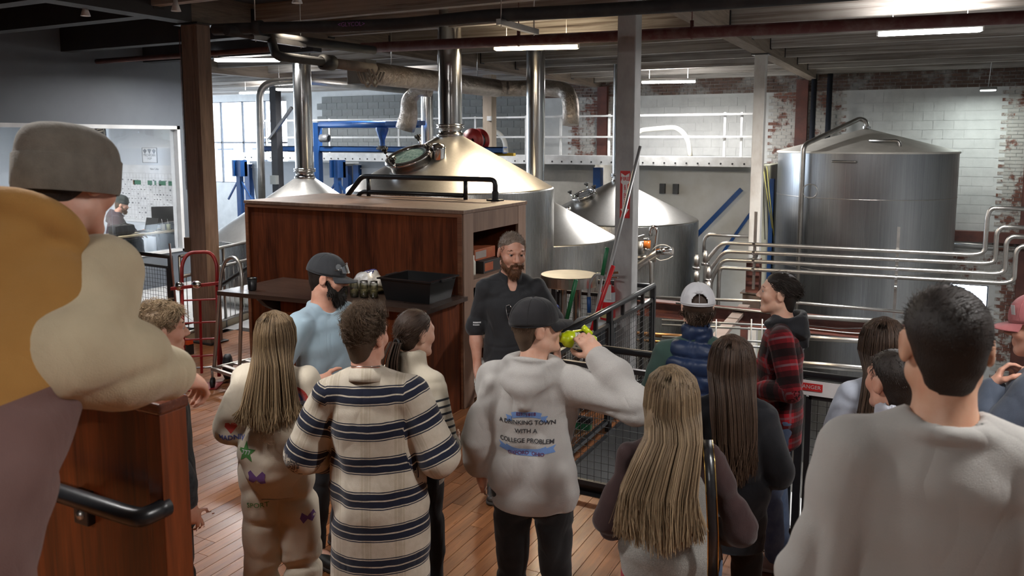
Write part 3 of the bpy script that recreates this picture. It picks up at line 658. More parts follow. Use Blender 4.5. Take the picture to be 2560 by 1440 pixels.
s0 = aty(1065, 232, 13.6); MB().tube([s0 + Vector((.1, 0, .02)), s0 + Vector((-.2, 0, .06)), s0 + Vector((-.42, .0, -.12)), s0 + Vector((-.42, 0, -.45)), s0 + Vector((-.52, 0, -.72))], [.11, .2], 18, .12).obj('drop', m_foil, t)
for y in (d0.y + .6, d0.y + 1.9, d0.y + 3.2): MB().tube([(X_, y, 3.6), (X_, y, ZC)], .008, 6).obj('hanger_rod', m_pipe, t)
MB().box((d0.x - .17, d0.y - .25, 3.28), (d0.x + .17, d0.y - .0, 3.62), .01).obj('damper', m_block, t)
m_ins = M('black_insulation', (.018, .018, .02), .7, col2=(.06, .055, .05), vs=5, bp=.15, bs=25, lo=.45, hi=.9)
t = thing('insulated_pipe', 'long sagging black insulated pipe across the room under the roof', 'pipe', (-3, 6, 3.4))
pp = [atz(535, 74, 3.45), atz(640, 70, 3.45), atz(860, 66, 3.45), atz(1010, 60, 3.45), atz(1230, 38, 3.45), atz(1400, 31, 3.45), atz(1560, 22, 3.45), atz(1900, 0, 3.45), atz(2300, -30, 3.45)]
MB().tube(pp, .05, 14, .3).obj('insulation', m_ins, t)
MB().tube([pp[1] + Vector((-.02, 0, 0)), pp[1] + Vector((.06, .01, 0))], .064, 14).obj('collar', m_ins, t)
q = atz(885, 63, 3.45); dr = (pp[3] - pp[2]).normalized(); fr = Vector((dr.y, -dr.x, 0))
lettering('<GLYCOL>', .05, q + fr * .052, basis(dr, (0, 0, 1)), M('purple_print', (.25, .08, .3), .5), t)
for k, (x, y, w) in enumerate(((655, 78, .55), (1265, 38, .55))):
    q = atz(x, y, 3.45); MB().bar(q + Vector((0, -.12, -.065)), q + Vector((0, w, -.065)), .045).obj('bracket', m_pipe, t)
    for yy in (-.08, w - .05): MB().tube([q + Vector((0, yy, -.1)), q + Vector((0, yy, ZC - 3.45))], .005, 6).obj('hanger_rod', m_pipe, t)
t = thing('insulated_pipe', 'black insulated pipe with valve running beside the foil duct', 'pipe', (-6.6, 7, 3.2))
q0 = atz(672, 92, 3.42); q1 = atz(935, 126, 3.42)
MB().tube([q0 + Vector((0, -.5, .0)), q0, q1], .045, 12, .1).obj('insulation', m_ins, t)
q2 = atz(690, 140, 3.22); q3 = atz(910, 168, 3.22)
MB().tube([q0 + Vector((.02, .0, 0)), q2, q3], .042, 12, .08).obj('lower_run', m_ins, t)
q = q2.lerp(q3, .55); MB().lathe([(.05, -.09), (.075, -.07), (.075, .07), (.05, .09)], q, 16, q3 - q2).obj('valve', m_rubber, t)
q4 = q2.lerp(q3, .62); MB().tube([q4, q3 + (q3 - q4) * .35], .05, 12).obj('steam_hose', M('hose_tan', (.25, .20, .16), .8, col2=(.16, .13, .1), vs=8), t)
for k in range(5): MB().tube([q3 + Vector((-.1 + k * .05, 0, -.02)), q3 + Vector((-.05 + k * .05, .05, -.18 - .04 * (k % 2))), q3 + Vector((.02 + k * .04, .1, -.05))], .012, 6, .06).obj('cord', M('hose_pale', (.4, .36, .3), .8), t)
m_redp = M('dusty_red_pipe', (.095, .018, .016), .65, col2=(.20, .13, .11), vs=7, lo=.45, hi=.9)
t = thing('sprinkler_pipe', 'dusty red sprinkler pipe under the roof joists', 'pipe', (-2, 8.1, 3.5))
r0, r1 = atz(905, 120, 3.56), atz(2620, 40, 3.56); MB().tube([r0, r1], .058, 14).obj('pipe', m_redp, t)
for x in (1297, 1733):
    k = (x - 905) / (2620 - 905) ; q = r0.lerp(r1, min(1, max(0, k * 1.0))); best = min((abs(CXP + FPX * ((r0.lerp(r1, s / 200) - Vector((0, 0, CAMZ))).dot(_r)) / ((r0.lerp(r1, s / 200) - Vector((0, 0, CAMZ))).dot(_f)) - x), s) for s in range(201)); q = r0.lerp(r1, best[1] / 200)
    MB().lathe([(.062, -.012), (.066, 0), (.062, .012)], q, 16, r1 - r0).tube([q + Vector((0, 0, .06)), q + Vector((0, 0, .12))], .02, 8).tube([q + Vector((0, 0, .1)), q + Vector((0, 0, ZC - 3.56))], .006, 6).obj('hanger', m_redp, t)
# stainless vent pipe arching over the left
q = [aty(655, 500, 12.4), aty(650, 330, 12.4), aty(648, 208, 12.4), aty(745, 200, 12.9), aty(1010, 226, 16.0)]
tag(MB().tube(q, .075, 16, .35, fs=8).obj('vent_pipe', m_pipe), 'tall stainless pipe bending over behind the brown column', 'pipe')
for x, lab in ((1068, 'slim steel flue behind the big kettle chimney'),): 
    q = aty(x, 300, 15.5); tag(MB().lathe([(.14, 1.0), (.14, 4.3)], (q.x, q.y, 0), 32).obj('flue', m_chim), lab, 'flue')
# grey timber post and brace on the left, beams hanging
q = aty(690, 300, 13.8); t = thing('timber_post', 'dark weathered post with grey brace behind the left chimney', 'post', (q.x, q.y, ZL)); MB().box((q.x - .09, q.y - .09, ZL), (q.x + .09, q.y + .09, 3.84)).obj('shaft', m_dark, t); MB().bar((q.x - .1, q.y - .12, 2.5), (q.x + .6, q.y - .12, 3.2), .06).obj('brace', m_pipe, t)
MB().box((q.x - .05, q.y - .2, 1.48), (q.x + .12, q.y - .1, 1.68)).obj('control_box', M('box_grey', (.35, .37, .36), .4), t)
q = aty(1224, 300, 15.6); t = thing('timber_post', 'pale timber post with small boxes behind the hose reel', 'post', (q.x, q.y, ZL)); MB().box((q.x - .11, q.y - .11, ZL), (q.x + .11, q.y + .11, 3.9)).obj('shaft', wood('pale_post', (.18, .14, .1), (.4, .33, .26), .8, .8, 'Z'), t); MB().box((q.x + .02, q.y - .16, 2.9), (q.x + .12, q.y - .11, 3.0)).obj('switch', m_alu, t)
for x, y0, lab in ((2030, 340, 'black standpipe left one of two beside the wall column'), (2068, 360, 'black standpipe closest to the silo tank')):
    q = aty(x, y0, 19.3); tag(MB().tube([(q.x, q.y, ZL), (q.x, q.y, 4.3)], .06, 12).obj('standpipe', M('navy_pipe', (.02, .024, .035), .4)), lab, 'pipe')
q = aty(2360, 586, 19.6); t = thing('lintel_beam', 'rust red lintel beam on the brick wall right of the silo', 'beam', (q.x, 19.6, q.z - .1)); MB().box((q.x - .9, 19.5, q.z - .12), (2.0, 19.7, q.z + .1)).obj('beam', m_rust, t)
MB().tube([(q.x - .5, 19.46, q.z - .14), (2.0, 19.46, q.z - .2)], .025, 8).obj('conduit', m_pipe, t)
# ================================================================ CABINET AND COUNTER
m_mah = wood('stained_plywood', (.026, .006, .0025), (.21, .052, .016), .48, .55, 'Z', 0, .12, (.30, .78), .2)
m_mahl = wood('stained_edge', (.10, .035, .016), (.24, .10, .05), .4, .8, 'X', .2, .1)
m_face = wood('worn_face_frame', (.12, .065, .042), (.24, .15, .105), .55, .7, 'Z', 0, .12)
m_cdark = M('cabinet_inside', (.022, .012, .009), .6)
X0, X1, Y0, Y1, ZT = -6.38, -3.72, 6.17, 7.42, 1.85
t = thing('wooden_cabinet', 'tall dark red stained plywood cabinet with open shelves at its end', 'cabinet', ((X0 + X1) / 2, (Y0 + Y1) / 2, 0))
MB().box((X0, Y0, 0), (X1 - .02, Y0 + .03, ZT - .035)).obj('front_panel', m_mah, t)
MB().box((X0, Y1 - .03, 0), (X1 - .02, Y1, ZT - .035)).obj('back_panel', m_mah, t); MB().box((X0, Y0 + .03, 0), (X0 + .03, Y1 - .03, ZT - .035)).obj('end_panel', m_mah, t)
MB().box((X0 - .02, Y0 - .02, ZT - .035), (X1 + .02, Y1 + .02, ZT), .006).obj('top', m_face, t)
MB().box((X0 - .012, Y0 - .016, ZT - .07), (X1, Y0, ZT - .036), .004).obj('trim', m_mahl, t); MB().box((X1 - .05, Y0 - .016, 0), (X1, Y0, ZT - .07), .004).obj('trim', m_mahl, t); MB().box((X0 - .012, Y0 - .016, 0), (X0 + .03, Y0, ZT - .07), .004).obj('trim', m_mahl, t)
for y0, y1 in ((Y0, Y0 + .17), (Y1 - .17, Y1)): MB().box((X1 - .02, y0, 0), (X1 + .012, y1, ZT - .036), .004).obj('stile', m_face, t)
MB().box((X1 - .018, Y0 + .17, ZT - .22), (X1 + .010, Y1 - .17, ZT - .036), .004).obj('rail', m_face, t)
MB().box((X1 - .7, Y0 + .03, .0), (X1 - .68, Y1 - .03, ZT - .036)).obj('shelf_back', m_cdark, t)
for z in (.10, .55, 1.16): MB().box((X1 - .68, Y0 + .035, z), (X1 - .03, Y1 - .035, z + .025)).obj('shelf', m_face, t); MB().box((X1 - .03, Y0 + .17, z - .05), (X1 + .006, Y1 - .17, z + .025), .004).obj('shelf_edge', m_face, t)
# things on the shelf
zs = 1.185
def bottle(loc, prof, m, label, cap=None, name='bottle'):
    loc = Vector(loc); t_ = thing(name, label, 'bottle', loc); MB().lathe(prof, loc, 20).obj('body', m, t_)
    if cap: MB().lathe(cap, loc, 16).obj('cap', m_hop, t_)
    return t_
b = bottle((X1 - .18, Y0 + .26, zs), [(0, 0), (.042, 0), (.045, .02), (.045, .15), (.02, .2), (.015, .22)], m_hop, 'white spray bottle on the cabinet shelf', [(.02, .215), (.02, .25), (0, .25)], 'spray_bottle')
MB().box((X1 - .19, Y0 + .2, zs + .25), (X1 - .17, Y0 + .3, zs + .275), .004).obj('nozzle', m_rubber, b)
bottle((X1 - .16, Y0 + .40, zs), [(0, 0), (.05, 0), (.052, .015), (.052, .13), (.036, .155)], M('cream_plastic', (.6, .57, .48), .5), 'cream plastic jar with lid on the cabinet shelf', [(.04, .15), (.04, .19), (0, .19)], 'plastic_jar')
m_car = M('orange_carton', (.30, .055, .015), .6, col2=(.36, .10, .03), vs=10); m_cark = M('carton_black', (.03, .022, .02), .6); m_carw = M('carton_pale', (.32, .26, .23), .7)
for (a, bx, m, lab) in (((.30, .52, 0), (.26, .34, .12), m_cark, 'black and orange carton lying on the cabinet shelf'), ((.36, .48, .121), (.24, .42, .11), m_car, 'orange carton with pale side stacked on the black carton')):
    p0 = Vector((X1 - .04 - a[0], Y0 + a[1], zs + a[2])); t_ = thing('carton', lab, 'box', p0)
    MB().box(p0, p0 + Vector(bx), .004).obj('box', m, t_); MB().box(p0 + Vector((bx[0] + .0005, .02, .02)), p0 + Vector((bx[0] + .002, bx[1] * .55, bx[2] - .02))).obj('printed_panel', m_carw if m is m_car else m_car, t_)
t_ = thing('storage_bin', 'black bin on the lower cabinet shelf', 'bin', (X1 - .35, Y0 + .62, .575)); MB().box((X1 - .6, Y0 + .25, .576), (X1 - .08, Y1 - .22, .9), .02).obj('body', m_rubber, t_)
t_ = thing('paper_stack', 'stack of paper and folders on the lowest cabinet shelf', 'paper', (X1 - .3, Y0 + .5, .125)); 
for k in range(5): MB().box((X1 - .5, Y0 + .3, .127 + k * .03), (X1 - .06 - .01 * k, Y0 + .75, .154 + k * .03)).obj('folder', (m_alu, m_hop, m_carw)[k % 3], t_)
# counter in front
m_ctop = wood('black_counter', (.018, .011, .009), (.060, .036, .027), .30, .8, 'X', .35, .08)
t = thing('serving_counter', 'black stained wooden counter along the cabinet front', 'counter', (-4.75, 5.75, 0))
top = [(-5.88, 5.28), (-3.66, 5.48), (-3.66, 6.15), (-5.88, 6.15)]
MB().prism(top, 1.03, 1.07, 'z').obj('top', m_ctop, t)
MB().prism([(-5.35, 5.55), (-3.74, 5.62), (-3.74, 6.15), (-5.35, 6.15)], 0, 1.03, 'z').obj('body', m_mah, t)
for x in (-5.42,): MB().prism([(6.14, 1.028), (5.34, 1.028), (5.42, .95), (5.55, .88), (5.75, .80), (5.9, .65), (6.0, .3), (6.02, 0), (6.14, 0)], x - .03, x + .03, 'x').obj('corbel', m_cdark, t)
zc = 1.07
def on(x, y, z=zc): return Vector((x, y, z))
p = on(-5.62, 5.47); t = thing('mug', 'black mug standing alone on the counter end', 'cup', p); MB().lathe([(0, 0), (.034, 0), (.038, .01), (.046, .115), (.043, .115), (.035, .012), (0, .012)], p, 24).obj('body', m_black, t); MB().lathe([(.046, .105), (.049, .115), (.046, .12)], p, 24).obj('rim', m_black, t)
# black bus tub
t = thing('bus_tub', 'black plastic bus tub on the counter', 'tub', on(-4.03, 5.87)); a0, a1, y0, y1, h = -4.27, -3.74, 5.66, 6.08, .19
def ring(z, e): return [(a0 - e, y0 - e, zc + z), (a1 + e, y0 - e, zc + z), (a1 + e, y1 + e, zc + z), (a0 - e, y1 + e, zc + z)]
tb = MB(); rr = [ring(0, -.035), ring(h, 0), ring(h, .022), ring(h + .012, .022), ring(h + .012, -.01), ring(.012, -.045)]
for A_, B_ in zip(rr, rr[1:]): tb.add(A_ + B_, [(i, (i + 1) % 4, 4 + (i + 1) % 4, 4 + i) for i in range(4)])
tb.add(rr[0], [(3, 2, 1, 0)]); tb.add(rr[-1], [(0, 1, 2, 3)]); tb.obj('shell', M('tub_plastic', (.012, .012, .013), .35), t)
for x in (a0 - .02, a1 + .02): MB().box((x - .02, (y0 + y1) / 2 - .08, zc + h - .01), (x + .02, (y0 + y1) / 2 + .08, zc + h + .016), .004).obj('handle', m_black, t)
# jars of hops
m_glass = glassmat('jar_glass', (.93, .95, .93), .25, .03); m_hops = M('hop_pellets', (.16, .13, .05), .9, col2=(.09, .08, .03), vs=60, bp=1., bs=120)
for k, (x, y, hgt, lab) in enumerate(((-4.66, 5.62, .11, 'short glass jar of hops beside the bearded man'), (-4.78, 5.78, .12, 'glass jar half hidden behind the short jar'), (-4.56, 5.66, .15, 'tall glass jar of hops left of two alike'), (-4.47, 5.685, .15, 'tall glass jar of hops between two alike'), (-4.38, 5.71, .15, 'tall glass jar of hops closest to the black tub'))):
    p = on(x, y); t = thing('glass_jar', lab, 'jar', p)
    MB().lathe([(0, 0), (.036, 0), (.04, .008), (.04, hgt - .03), (.034, hgt - .015), (.034, hgt)], p, 20).obj('glass', m_glass, t)
    MB().lathe([(0, .006), (.036, .006), (.036, hgt * .45), (0, hgt * .5)], p, 16).obj('hops', m_hops, t)
    MB().lathe([(.037, hgt - .014), (.037, hgt - .002), (.035, hgt)], p, 20).obj('band', m_pipe, t)
# small plate of pellets
p = on(-4.82, 5.55); t = thing('sample_dish', 'small dish with hop pellets beside the jars', 'dish', p); MB().lathe([(0, 0), (.04, 0), (.06, .015), (.057, .015), (0, .006)], p, 20).obj('dish', m_hop, t); MB().lathe([(0, .02), (.045, .01)], p, 12).obj('pellets', m_hops, t)
# ================================================================ RAILINGS
def railing(label, a, b, h=1.07, nposts=3, mesh=True, m=None, toe=.1, name='guard_railing', grid=.052, top_r=.024, panel_top=.94, ends=(True, True)):
    m = m or m_black; a, b = Vector(a), Vector(b); d = b - a; L = d.length; u = d.normalized(); t = thing(name, label, 'railing', (a + b) / 2)
    Z = Vector((0, 0, 1))
    MB().tube([a + Z * h - u * .02, b + Z * h + u * .02], top_r, 14).obj('top_rail', m, t)
    P = [a + u * L * k / (nposts - 1) for k in range(nposts)]
    for k, q in enumerate(P):
        if (k == 0 and not ends[0]) or (k == nposts - 1 and not ends[1]): continue
        MB().bar(q, q + Z * (h - .01), .045, .045, u).obj('post', m, t)
    for q0, q1 in zip(P, P[1:]):
        i0, i1 = q0 + u * .05, q1 - u * .05
        for z in (toe, panel_top): MB().bar(i0 + Z * z, i1 + Z * z, .032).obj('panel_rail', m, t)
        for q in (i0, i1): MB().bar(q + Z * toe, q + Z * panel_top, .032, .032, u).obj('panel_stile', m, t)
        for s in (.25, .75): MB().bar(i0.lerp(i1, s) + Z * panel_top, i0.lerp(i1, s) + Z * (h - .01), .03, .03, u).obj('bracket', m, t)
        if mesh:
            g = MB(); n = max(2, round((i1 - i0).length / grid)); k2 = round((panel_top - toe) / grid)
            for i in range(1, n): q = i0.lerp(i1, i / n); g.tube([q + Z * toe, q + Z * panel_top], .0022, 4, caps=False)
            for i in range(1, k2): z = toe + (panel_top - toe) * i / k2; g.tube([i0 + Z * z, i1 + Z * z], .0022, 4, caps=False)
            o = g.obj('wire_mesh', m, t); o['kind'] = 'stuff'
    return t
RX = -2.33
railing('black mesh railing beside the grey column and brooms', (RX, 5.06, 0), (RX, 7.44, 0), nposts=3)
r2 = railing('long black mesh railing along the floor opening behind the visitors', (RX + .06, 5.0, 0), (4.3, 5.0, 0), nposts=5, ends=(False, True))
dz = MB().box((-.66, 4.965, .955), (-.40, 4.975, 1.045)); pl = dz.obj('danger_sign', M('sign_white', (.8, .8, .8), .4), r2)
MB().box((-.648, 4.958, .985), (-.50, 4.964, 1.03)).obj('red_panel', M('sign_red', (.6, .03, .03), .4), r2)
lettering('DANGER', .032, (-.574, 4.957, 1.008), basis((1, 0, 0), (0, 0, 1)), m_alu, r2)
railing('black mesh railing at the floor edge behind the round steel table', (-3.36, 7.38, 0), (RX - .05, 7.42, 0), nposts=2, ends=(True, False))
railing('black mesh railing in front of the office window', (-10.4, 6.72, 0), (-8.12, 6.6, 0), nposts=2)
t = thing('deck_railing', 'stainless pipe railing around the left kettle deck', 'railing', (-8.2, 7.3, 0))
s0, s1 = Vector((-8.03, 6.66, 0)), Vector((-8.45, 8.4, 0)); Z = Vector((0, 0, 1)); s2 = Vector((-6.6, 8.75, 0))
for z in (1.07, .82): MB().tube([s0 + Z * z, s1 + Z * z], .022, 10).obj('rail', m_pipe, t)
MB().tube([s0 + Z * .1, s1 + Z * .1], .02, 10).obj('rail', m_pipe, t)
for k in range(17): q = s0.lerp(s1, k / 16); MB().tube([q + Z * .1, q + Z * .82], .006, 6).obj('baluster', m_pipe, t)
for q in (s0, s0.lerp(s1, .5), s1): MB().tube([q, q + Z * 1.07], .02, 8).obj('post', m_pipe, t)
MB().bar(s0 + Z * .05, s1 + Z * .05, .02, .1).obj('kick_plate', M('beige_kick', (.5, .42, .28), .5), t)
# black pipe rail on top of the cabinet, its sloping part behind it
t = thing('stair_handrail', 'black pipe handrail above the cabinet top', 'handrail', (-5, 7.3, ZT))
yr = 7.3
def R3(x, z): return Vector((x, yr, z))
xa, xb = aty(905, 440, yr).x, aty(1238, 443, yr).x
MB().tube([R3(-8.25, .5), R3(xa - .33, 1.72), R3(xa, 2.07), R3(xb, 2.07), R3(xb, ZT + .02)], .028, 12, .06).obj('top_rail', m_black, t)
MB().tube([R3(xa - .35, 1.45), R3(xa - .02, 1.895), R3(xb - .38, 1.895)], .024, 12, .06).obj('mid_rail', m_black, t)
for x in (xa + .09, xb - .36): MB().tube([R3(x, ZT), R3(x, 2.07)], .024, 10).obj('post', m_black, t)
MB().box((xb - .08, yr - .05, ZT + .0), (xb + .08, yr + .05, ZT + .016), .004).lathe([(.036, 0), (.036, .1)], (xb, yr, ZT), 14).obj('foot', m_black, t)
# ================================================================ FOREGROUND PARAPET
m_par = wood('varnished_mahogany', (.030, .007, .003), (.27, .062, .015), .34, .7, 'Z', .12, .06, (.34, .80))
pc = atd(396, 1012, 2.0); pz = pc.z
t = thing('stair_parapet', 'varnished red wood stair parapet under the leaning man in the beanie', 'parapet', (-3, pc.y + .07, 0))
MB().box((-4.5, pc.y + .02, 0), (pc.x - .02, pc.y + .08, pz - .03)).obj('panel', m_par, t)
MB().box((pc.x - .06, pc.y + .004, 0), (pc.x - .004, pc.y + .086, pz - .03), .003).obj('end_post', m_par, t)
MB().box((-4.5, pc.y, pz - .03), (pc.x, pc.y + .092, pz), .006).obj('cap', wood('parapet_cap', (.05, .012, .006), (.15, .045, .022), .22, .8, 'X', .5, .05), t)
t = thing('wall_handrail', 'short glossy black handrail fixed to the wood parapet', 'handrail', (-2, pc.y - .05, 1.4))
h0, h1 = aty(-60, 1165, pc.y - .06), aty(345, 1197, pc.y - .06)
MB().tube([Vector((h0.x - .8, pc.y - .06, h0.z)), Vector((h1.x - .05, pc.y - .06, h0.z)), Vector((h1.x - .005, pc.y - .055, h0.z)), Vector((h1.x, pc.y - .03, h0.z)), Vector((h1.x, pc.y + .02, h0.z))], .024, 16, .03).obj('bar', m_black, t)
bq = aty(195, 1280, pc.y - .01); MB().box((bq.x - .03, pc.y - .004, bq.z - .04), (bq.x + .03, pc.y + .02, bq.z + .055), .004).tube([(bq.x, pc.y - .0, bq.z + .03), (bq.x, pc.y - .05, bq.z + .045), (bq.x, pc.y - .06, h0.z)], .008, 8, .02).obj('bracket', m_black, t)
MB().lathe([(.014, 0), (.012, .006), (0, .008)], (bq.x, pc.y - .004, bq.z - .012), 14, (0, -1, 0)).obj('screw_cap', m_pipe, t)
# ================================================================ ROUND STEEL TABLE, BROOMS, EXTINGUISHER, BIN
rc = Vector((-3.02, 6.98, 0)); t = thing('round_table', 'round polished steel table beside the speaker', 'table', rc)
MB().lathe([(0, 1.20), (.27, 1.20), (.275, 1.195), (.275, 1.10), (.27, 1.095), (0, 1.095)], rc, 48, smooth=False).obj('top', M('table_steel', (.58, .57, .54), .3, 1., col2=(.45, .44, .42), vs=6), t)
MB().lathe([(.03, .02), (.03, 1.1)], rc + Vector((-.03, -.06, 0)), 20).obj('leg', m_pipe, t); MB().lathe([(.04, .02), (.04, 1.1)], rc + Vector((.07, .04, 0)), 20).obj('leg', m_ss, t)
MB().lathe([(.13, 0), (.13, .015), (.04, .03)], rc, 28).obj('base', m_ss, t)
m_green = M('green_grip', (.01, .15, .055), .4); m_redg = M('red_grip', (.55, .015, .02), .35); m_pole = M('grey_pole', (.42, .42, .42), .35, .4)
def pole(label, cat, name, a, b, r, m, grip=None, gm=None, head=True):
    a, b = Vector(a), Vector(b); t = thing(name, label, cat, a); MB().tube([a, b], r, 10).obj('pole', m, t)
    if grip: MB().tube([a.lerp(b, 1 - grip), b, b + (b - a).normalized() * .004], [r * 1.45, r * 1.5, r * 1.2], 12).obj('grip', gm, t)
    if head: MB().box((a.x - .14, a.y - .03, a.z), (a.x + .14, a.y + .03, a.z + .05), .01).obj('head', m_rubber, t); MB().box((a.x - .13, a.y - .025, 0), (a.x + .13, a.y + .025, a.z)).obj('bristles', m_green if gm is m_green else m_rubber, t)
    return t
pole('broom with green grip standing before the fire extinguisher', 'broom', 'broom', (-2.60, 6.2, .06), aty(1518, 620, 6.55), .012, m_pole, .16, m_green)
pole('squeegee with thick red handle leaning at the railing', 'broom', 'squeegee', (-2.68, 6.0, .06), aty(1533, 665, 6.45), .012, m_pole, .50, m_redg)
pole('long bare grey pole leaning high against the grey column', 'pole', 'long_pole', (-2.60, 6.02, .02), aty(1601, 366, 6.95), .016, m_pole, head=False)
pole('brush with green handle left of the trash bin', 'broom', 'brush', (-2.95, 6.3, .06), aty(1440, 700, 6.5), .013, m_green, .30, m_green)
# fire extinguisher on the column
e0 = Vector((-2.60, 6.92, .72)); t = thing('fire_extinguisher', 'red fire extinguisher hanging on the grey column', 'extinguisher', e0)
MB().lathe([(0, 0), (.065, .0), (.072, .015), (.072, .34), (.055, .40), (.025, .43), (.02, .46)], e0, 28).obj('cylinder', m_redg, t)
MB().lathe([(.0735, .27), (.0735, .36)], e0, 28, a0=math.radians(180), a1=math.radians(360)).obj('label', M('label_silver', (.55, .57, .6), .4), t); MB().lathe([(.0738, .12), (.0738, .21)], e0, 28, a0=math.radians(235), a1=math.radians(310)).obj('label', M('label_cream', (.6, .52, .25), .5), t)
MB().tube([e0 + Vector((0, 0, .45)), e0 + Vector((0, 0, .52))], .018, 10).obj('valve', m_chrome, t); MB().bar(e0 + Vector((-.02, 0, .53)), e0 + Vector((.11, -.02, .55)), .018, .02).bar(e0 + Vector((-.02, 0, .5)), e0 + Vector((.10, -.02, .5)), .016, .012).obj('handle', m_chrome, t)
MB().tube([e0 + Vector((-.02, -.01, .5)), e0 + Vector((-.1, -.03, .53)), e0 + Vector((-.17, -.04, .44)), e0 + Vector((-.175, -.04, .3)), e0 + Vector((-.17, -.04, .2))], .014, 10, .08).obj('hose', m_pole, t)
MB().tube([e0 + Vector((-.175, -.04, .3)), e0 + Vector((-.17, -.04, .15))], .02, 10).obj('horn', m_blue, t)
MB().box(e0 + Vector((.01, -.085, .30)), e0 + Vector((.06, -.08, .44))).obj('inspection_tag', m_alu, t)
# sign on the column
sx, sy = -2.5, 7.12 - .0875; t = thing('fire_sign', 'red and white FIRE EXTINGUISHER sign on the grey column', 'sign', (-2.535, sy - .004, 1.75))
zt_, zb_ = aty(1562, 427, sy).z, aty(1562, 545, sy).z; sw = .048; scx = aty(1563, 480, sy).x
MB().box((scx - sw, sy - .006, zb_), (scx + sw, sy - .001, zt_), .001).obj('plate', MATS['sign_red'], t)
mw = M('sign_paper', (.82, .80, .78), .45)
zm = zt_ - .125
MB().prism([(scx - .04, zt_ - .02), (scx, zt_ - .045), (scx + .04, zt_ - .02), (scx + .04, zm + .015), (scx + .024, zm), (scx + .024, zb_ + .085), (scx + .042, zb_ + .085), (scx, zb_ + .02), (scx - .042, zb_ + .085), (scx - .024, zb_ + .085), (scx - .024, zm), (scx - .04, zm + .015)], sy - .0075, sy - .006, 'y').obj('white_arrow', mw, t)
Rf = basis((1, 0, 0), (0, 0, 1)); lettering('FIRE', .048, (scx, sy - .0085, zt_ - .075), Rf, MATS['sign_red'], t, bold=.001)
n_ = 'EXTINGUISHER'; step = (zm - .01 - (zb_ + .075)) / len(n_)
for k, ch_ in enumerate(n_): lettering(ch_, .034, (scx, sy - .0085, zm - .012 - step * (k + .3)), Rf, MATS['sign_red'], t, bold=.0006)
# trash bin
tc_ = Vector((-2.70, 6.86, 0)); t = thing('trash_bin', 'dark grey trash bin with pale lid behind the railing', 'bin', tc_)
MB().lathe([(0, 0), (.15, 0), (.19, .74), (.195, .76), (.18, .76), (.15, .02)], tc_, 32).obj('body', M('bin_grey', (.055, .065, .075), .5), t)
MB().lathe([(.2, .76), (.205, .78), (.18, .81), (.08, .82), (0, .82)], tc_, 32).obj('lid', M('lid_pale', (.42, .45, .47), .4), t); MB().box(tc_ + Vector((-.06, -.23, .66)), tc_ + Vector((.06, -.18, .73)), .01).obj('handle', m_rubber, t)
# ================================================================ HAND TRUCKS
def rot2(c, a):
    ca, sa = math.cos(a), math.sin(a); return lambda x, y, z: Vector((c.x + x * ca - y * sa, c.y + x * sa + y * ca, c.z + z))
c = atz(505, 958, 0); G = rot2(c, math.radians(40)); t = thing('hand_truck', 'red steel hand truck with black tyres beside the brown column', 'hand truck', c)
lean = .12
def hz(z): return lean * z
w = .17
for s in (-1, 1): MB().tube([G(s * w, hz(0), .06), G(s * w, hz(1), 1.02)], .018, 10).obj('upright', m_redg if 0 else m_red, t)
MB().tube([G(-w, hz(.95), .95), G(-w, hz(1.2) + .02, 1.22), G(-w + .06, hz(1.3) + .05, 1.33), G(w - .06, hz(1.3) + .05, 1.33), G(w, hz(1.2) + .02, 1.22), G(w, hz(.95), .95)], .018, 10, .07).obj('handle', m_red, t)
for z in (.28, .45, .62, .85): MB().bar(G(-w, hz(z), z), G(w, hz(z), z), .03, .012).obj('cross_bar', m_red, t)
MB().bar(G(0, hz(.1), .1), G(0, hz(.85), .85), .025, .012, (1, 0, 0)).obj('centre_strap', m_red, t)
tp = MB(); q = [G(-.22, -.02, .012), G(.22, -.02, .012), G(.18, -.26, .012), G(-.18, -.26, .012)]; tp.add([v - Vector((0, 0, .008)) for v in q] + q, [(3, 2, 1, 0), (4, 5, 6, 7), (0, 1, 5, 4), (1, 2, 6, 5), (2, 3, 7, 6), (3, 0, 4, 7)]); tp.obj('toe_plate', m_red, t)
ax = (G(1, 0, 0) - G(0, 0, 0))
for s in (-1, 1):
    wq = G(s * .24, .12, .13); wh = MB().lathe([(.05, -.035), (.10, -.04), (.128, -.025), (.13, 0), (.128, .025), (.10, .04), (.05, .035)], wq, 28, ax).obj('tyre', m_rubber, t); MB().lathe([(0, -.03), (.07, -.032), (.075, 0), (.07, .032), (0, .03)], wq, 20, ax).obj('hub', M('hub_cream', (.45, .4, .33), .5), wh)
    MB().bar(G(s * .19, .12, .13), G(s * .17, hz(.45), .45), .03, .012).obj('wheel_bracket', m_red, t)
MB().tube([G(-.24, .12, .13), G(.24, .12, .13)], .012, 8).obj('axle', m_pipe, t)
lc = MB(); lc.ball(G(-.19, .1, 1.0), (.05, .05, .05), 10, 6); lc.ball(G(-.02, .05, 1.02), (.06, .04, .04), 10, 6); lc.obj('latch', m_chrome, t); MB().bar(G(-.27, .08, .98), G(.2, .08, 1.02), .04, .03).obj('swing_arm', m_red, t)
c = atz(585, 972, 0); G = rot2(c, math.radians(-12)); t = thing('hand_truck', 'bare aluminium convertible hand truck with small casters by the counter', 'hand truck', c); w = .19
al = M('worn_aluminium', (.45, .43, .40), .4, .8)
MB().tube([G(-w, -.1, .18), G(-w, .02, 1.12), G(-w + .05, .04, 1.28), G(0, .05, 1.34), G(w - .05, .04, 1.28), G(w, .02, 1.12), G(w, -.05, .18)], .018, 10, .1).obj('handle_frame', al, t)
for y in (-.12, .3): MB().bar(G(-w, y, .2), G(w, y, .2), .03).obj('cross_bar', al, t)
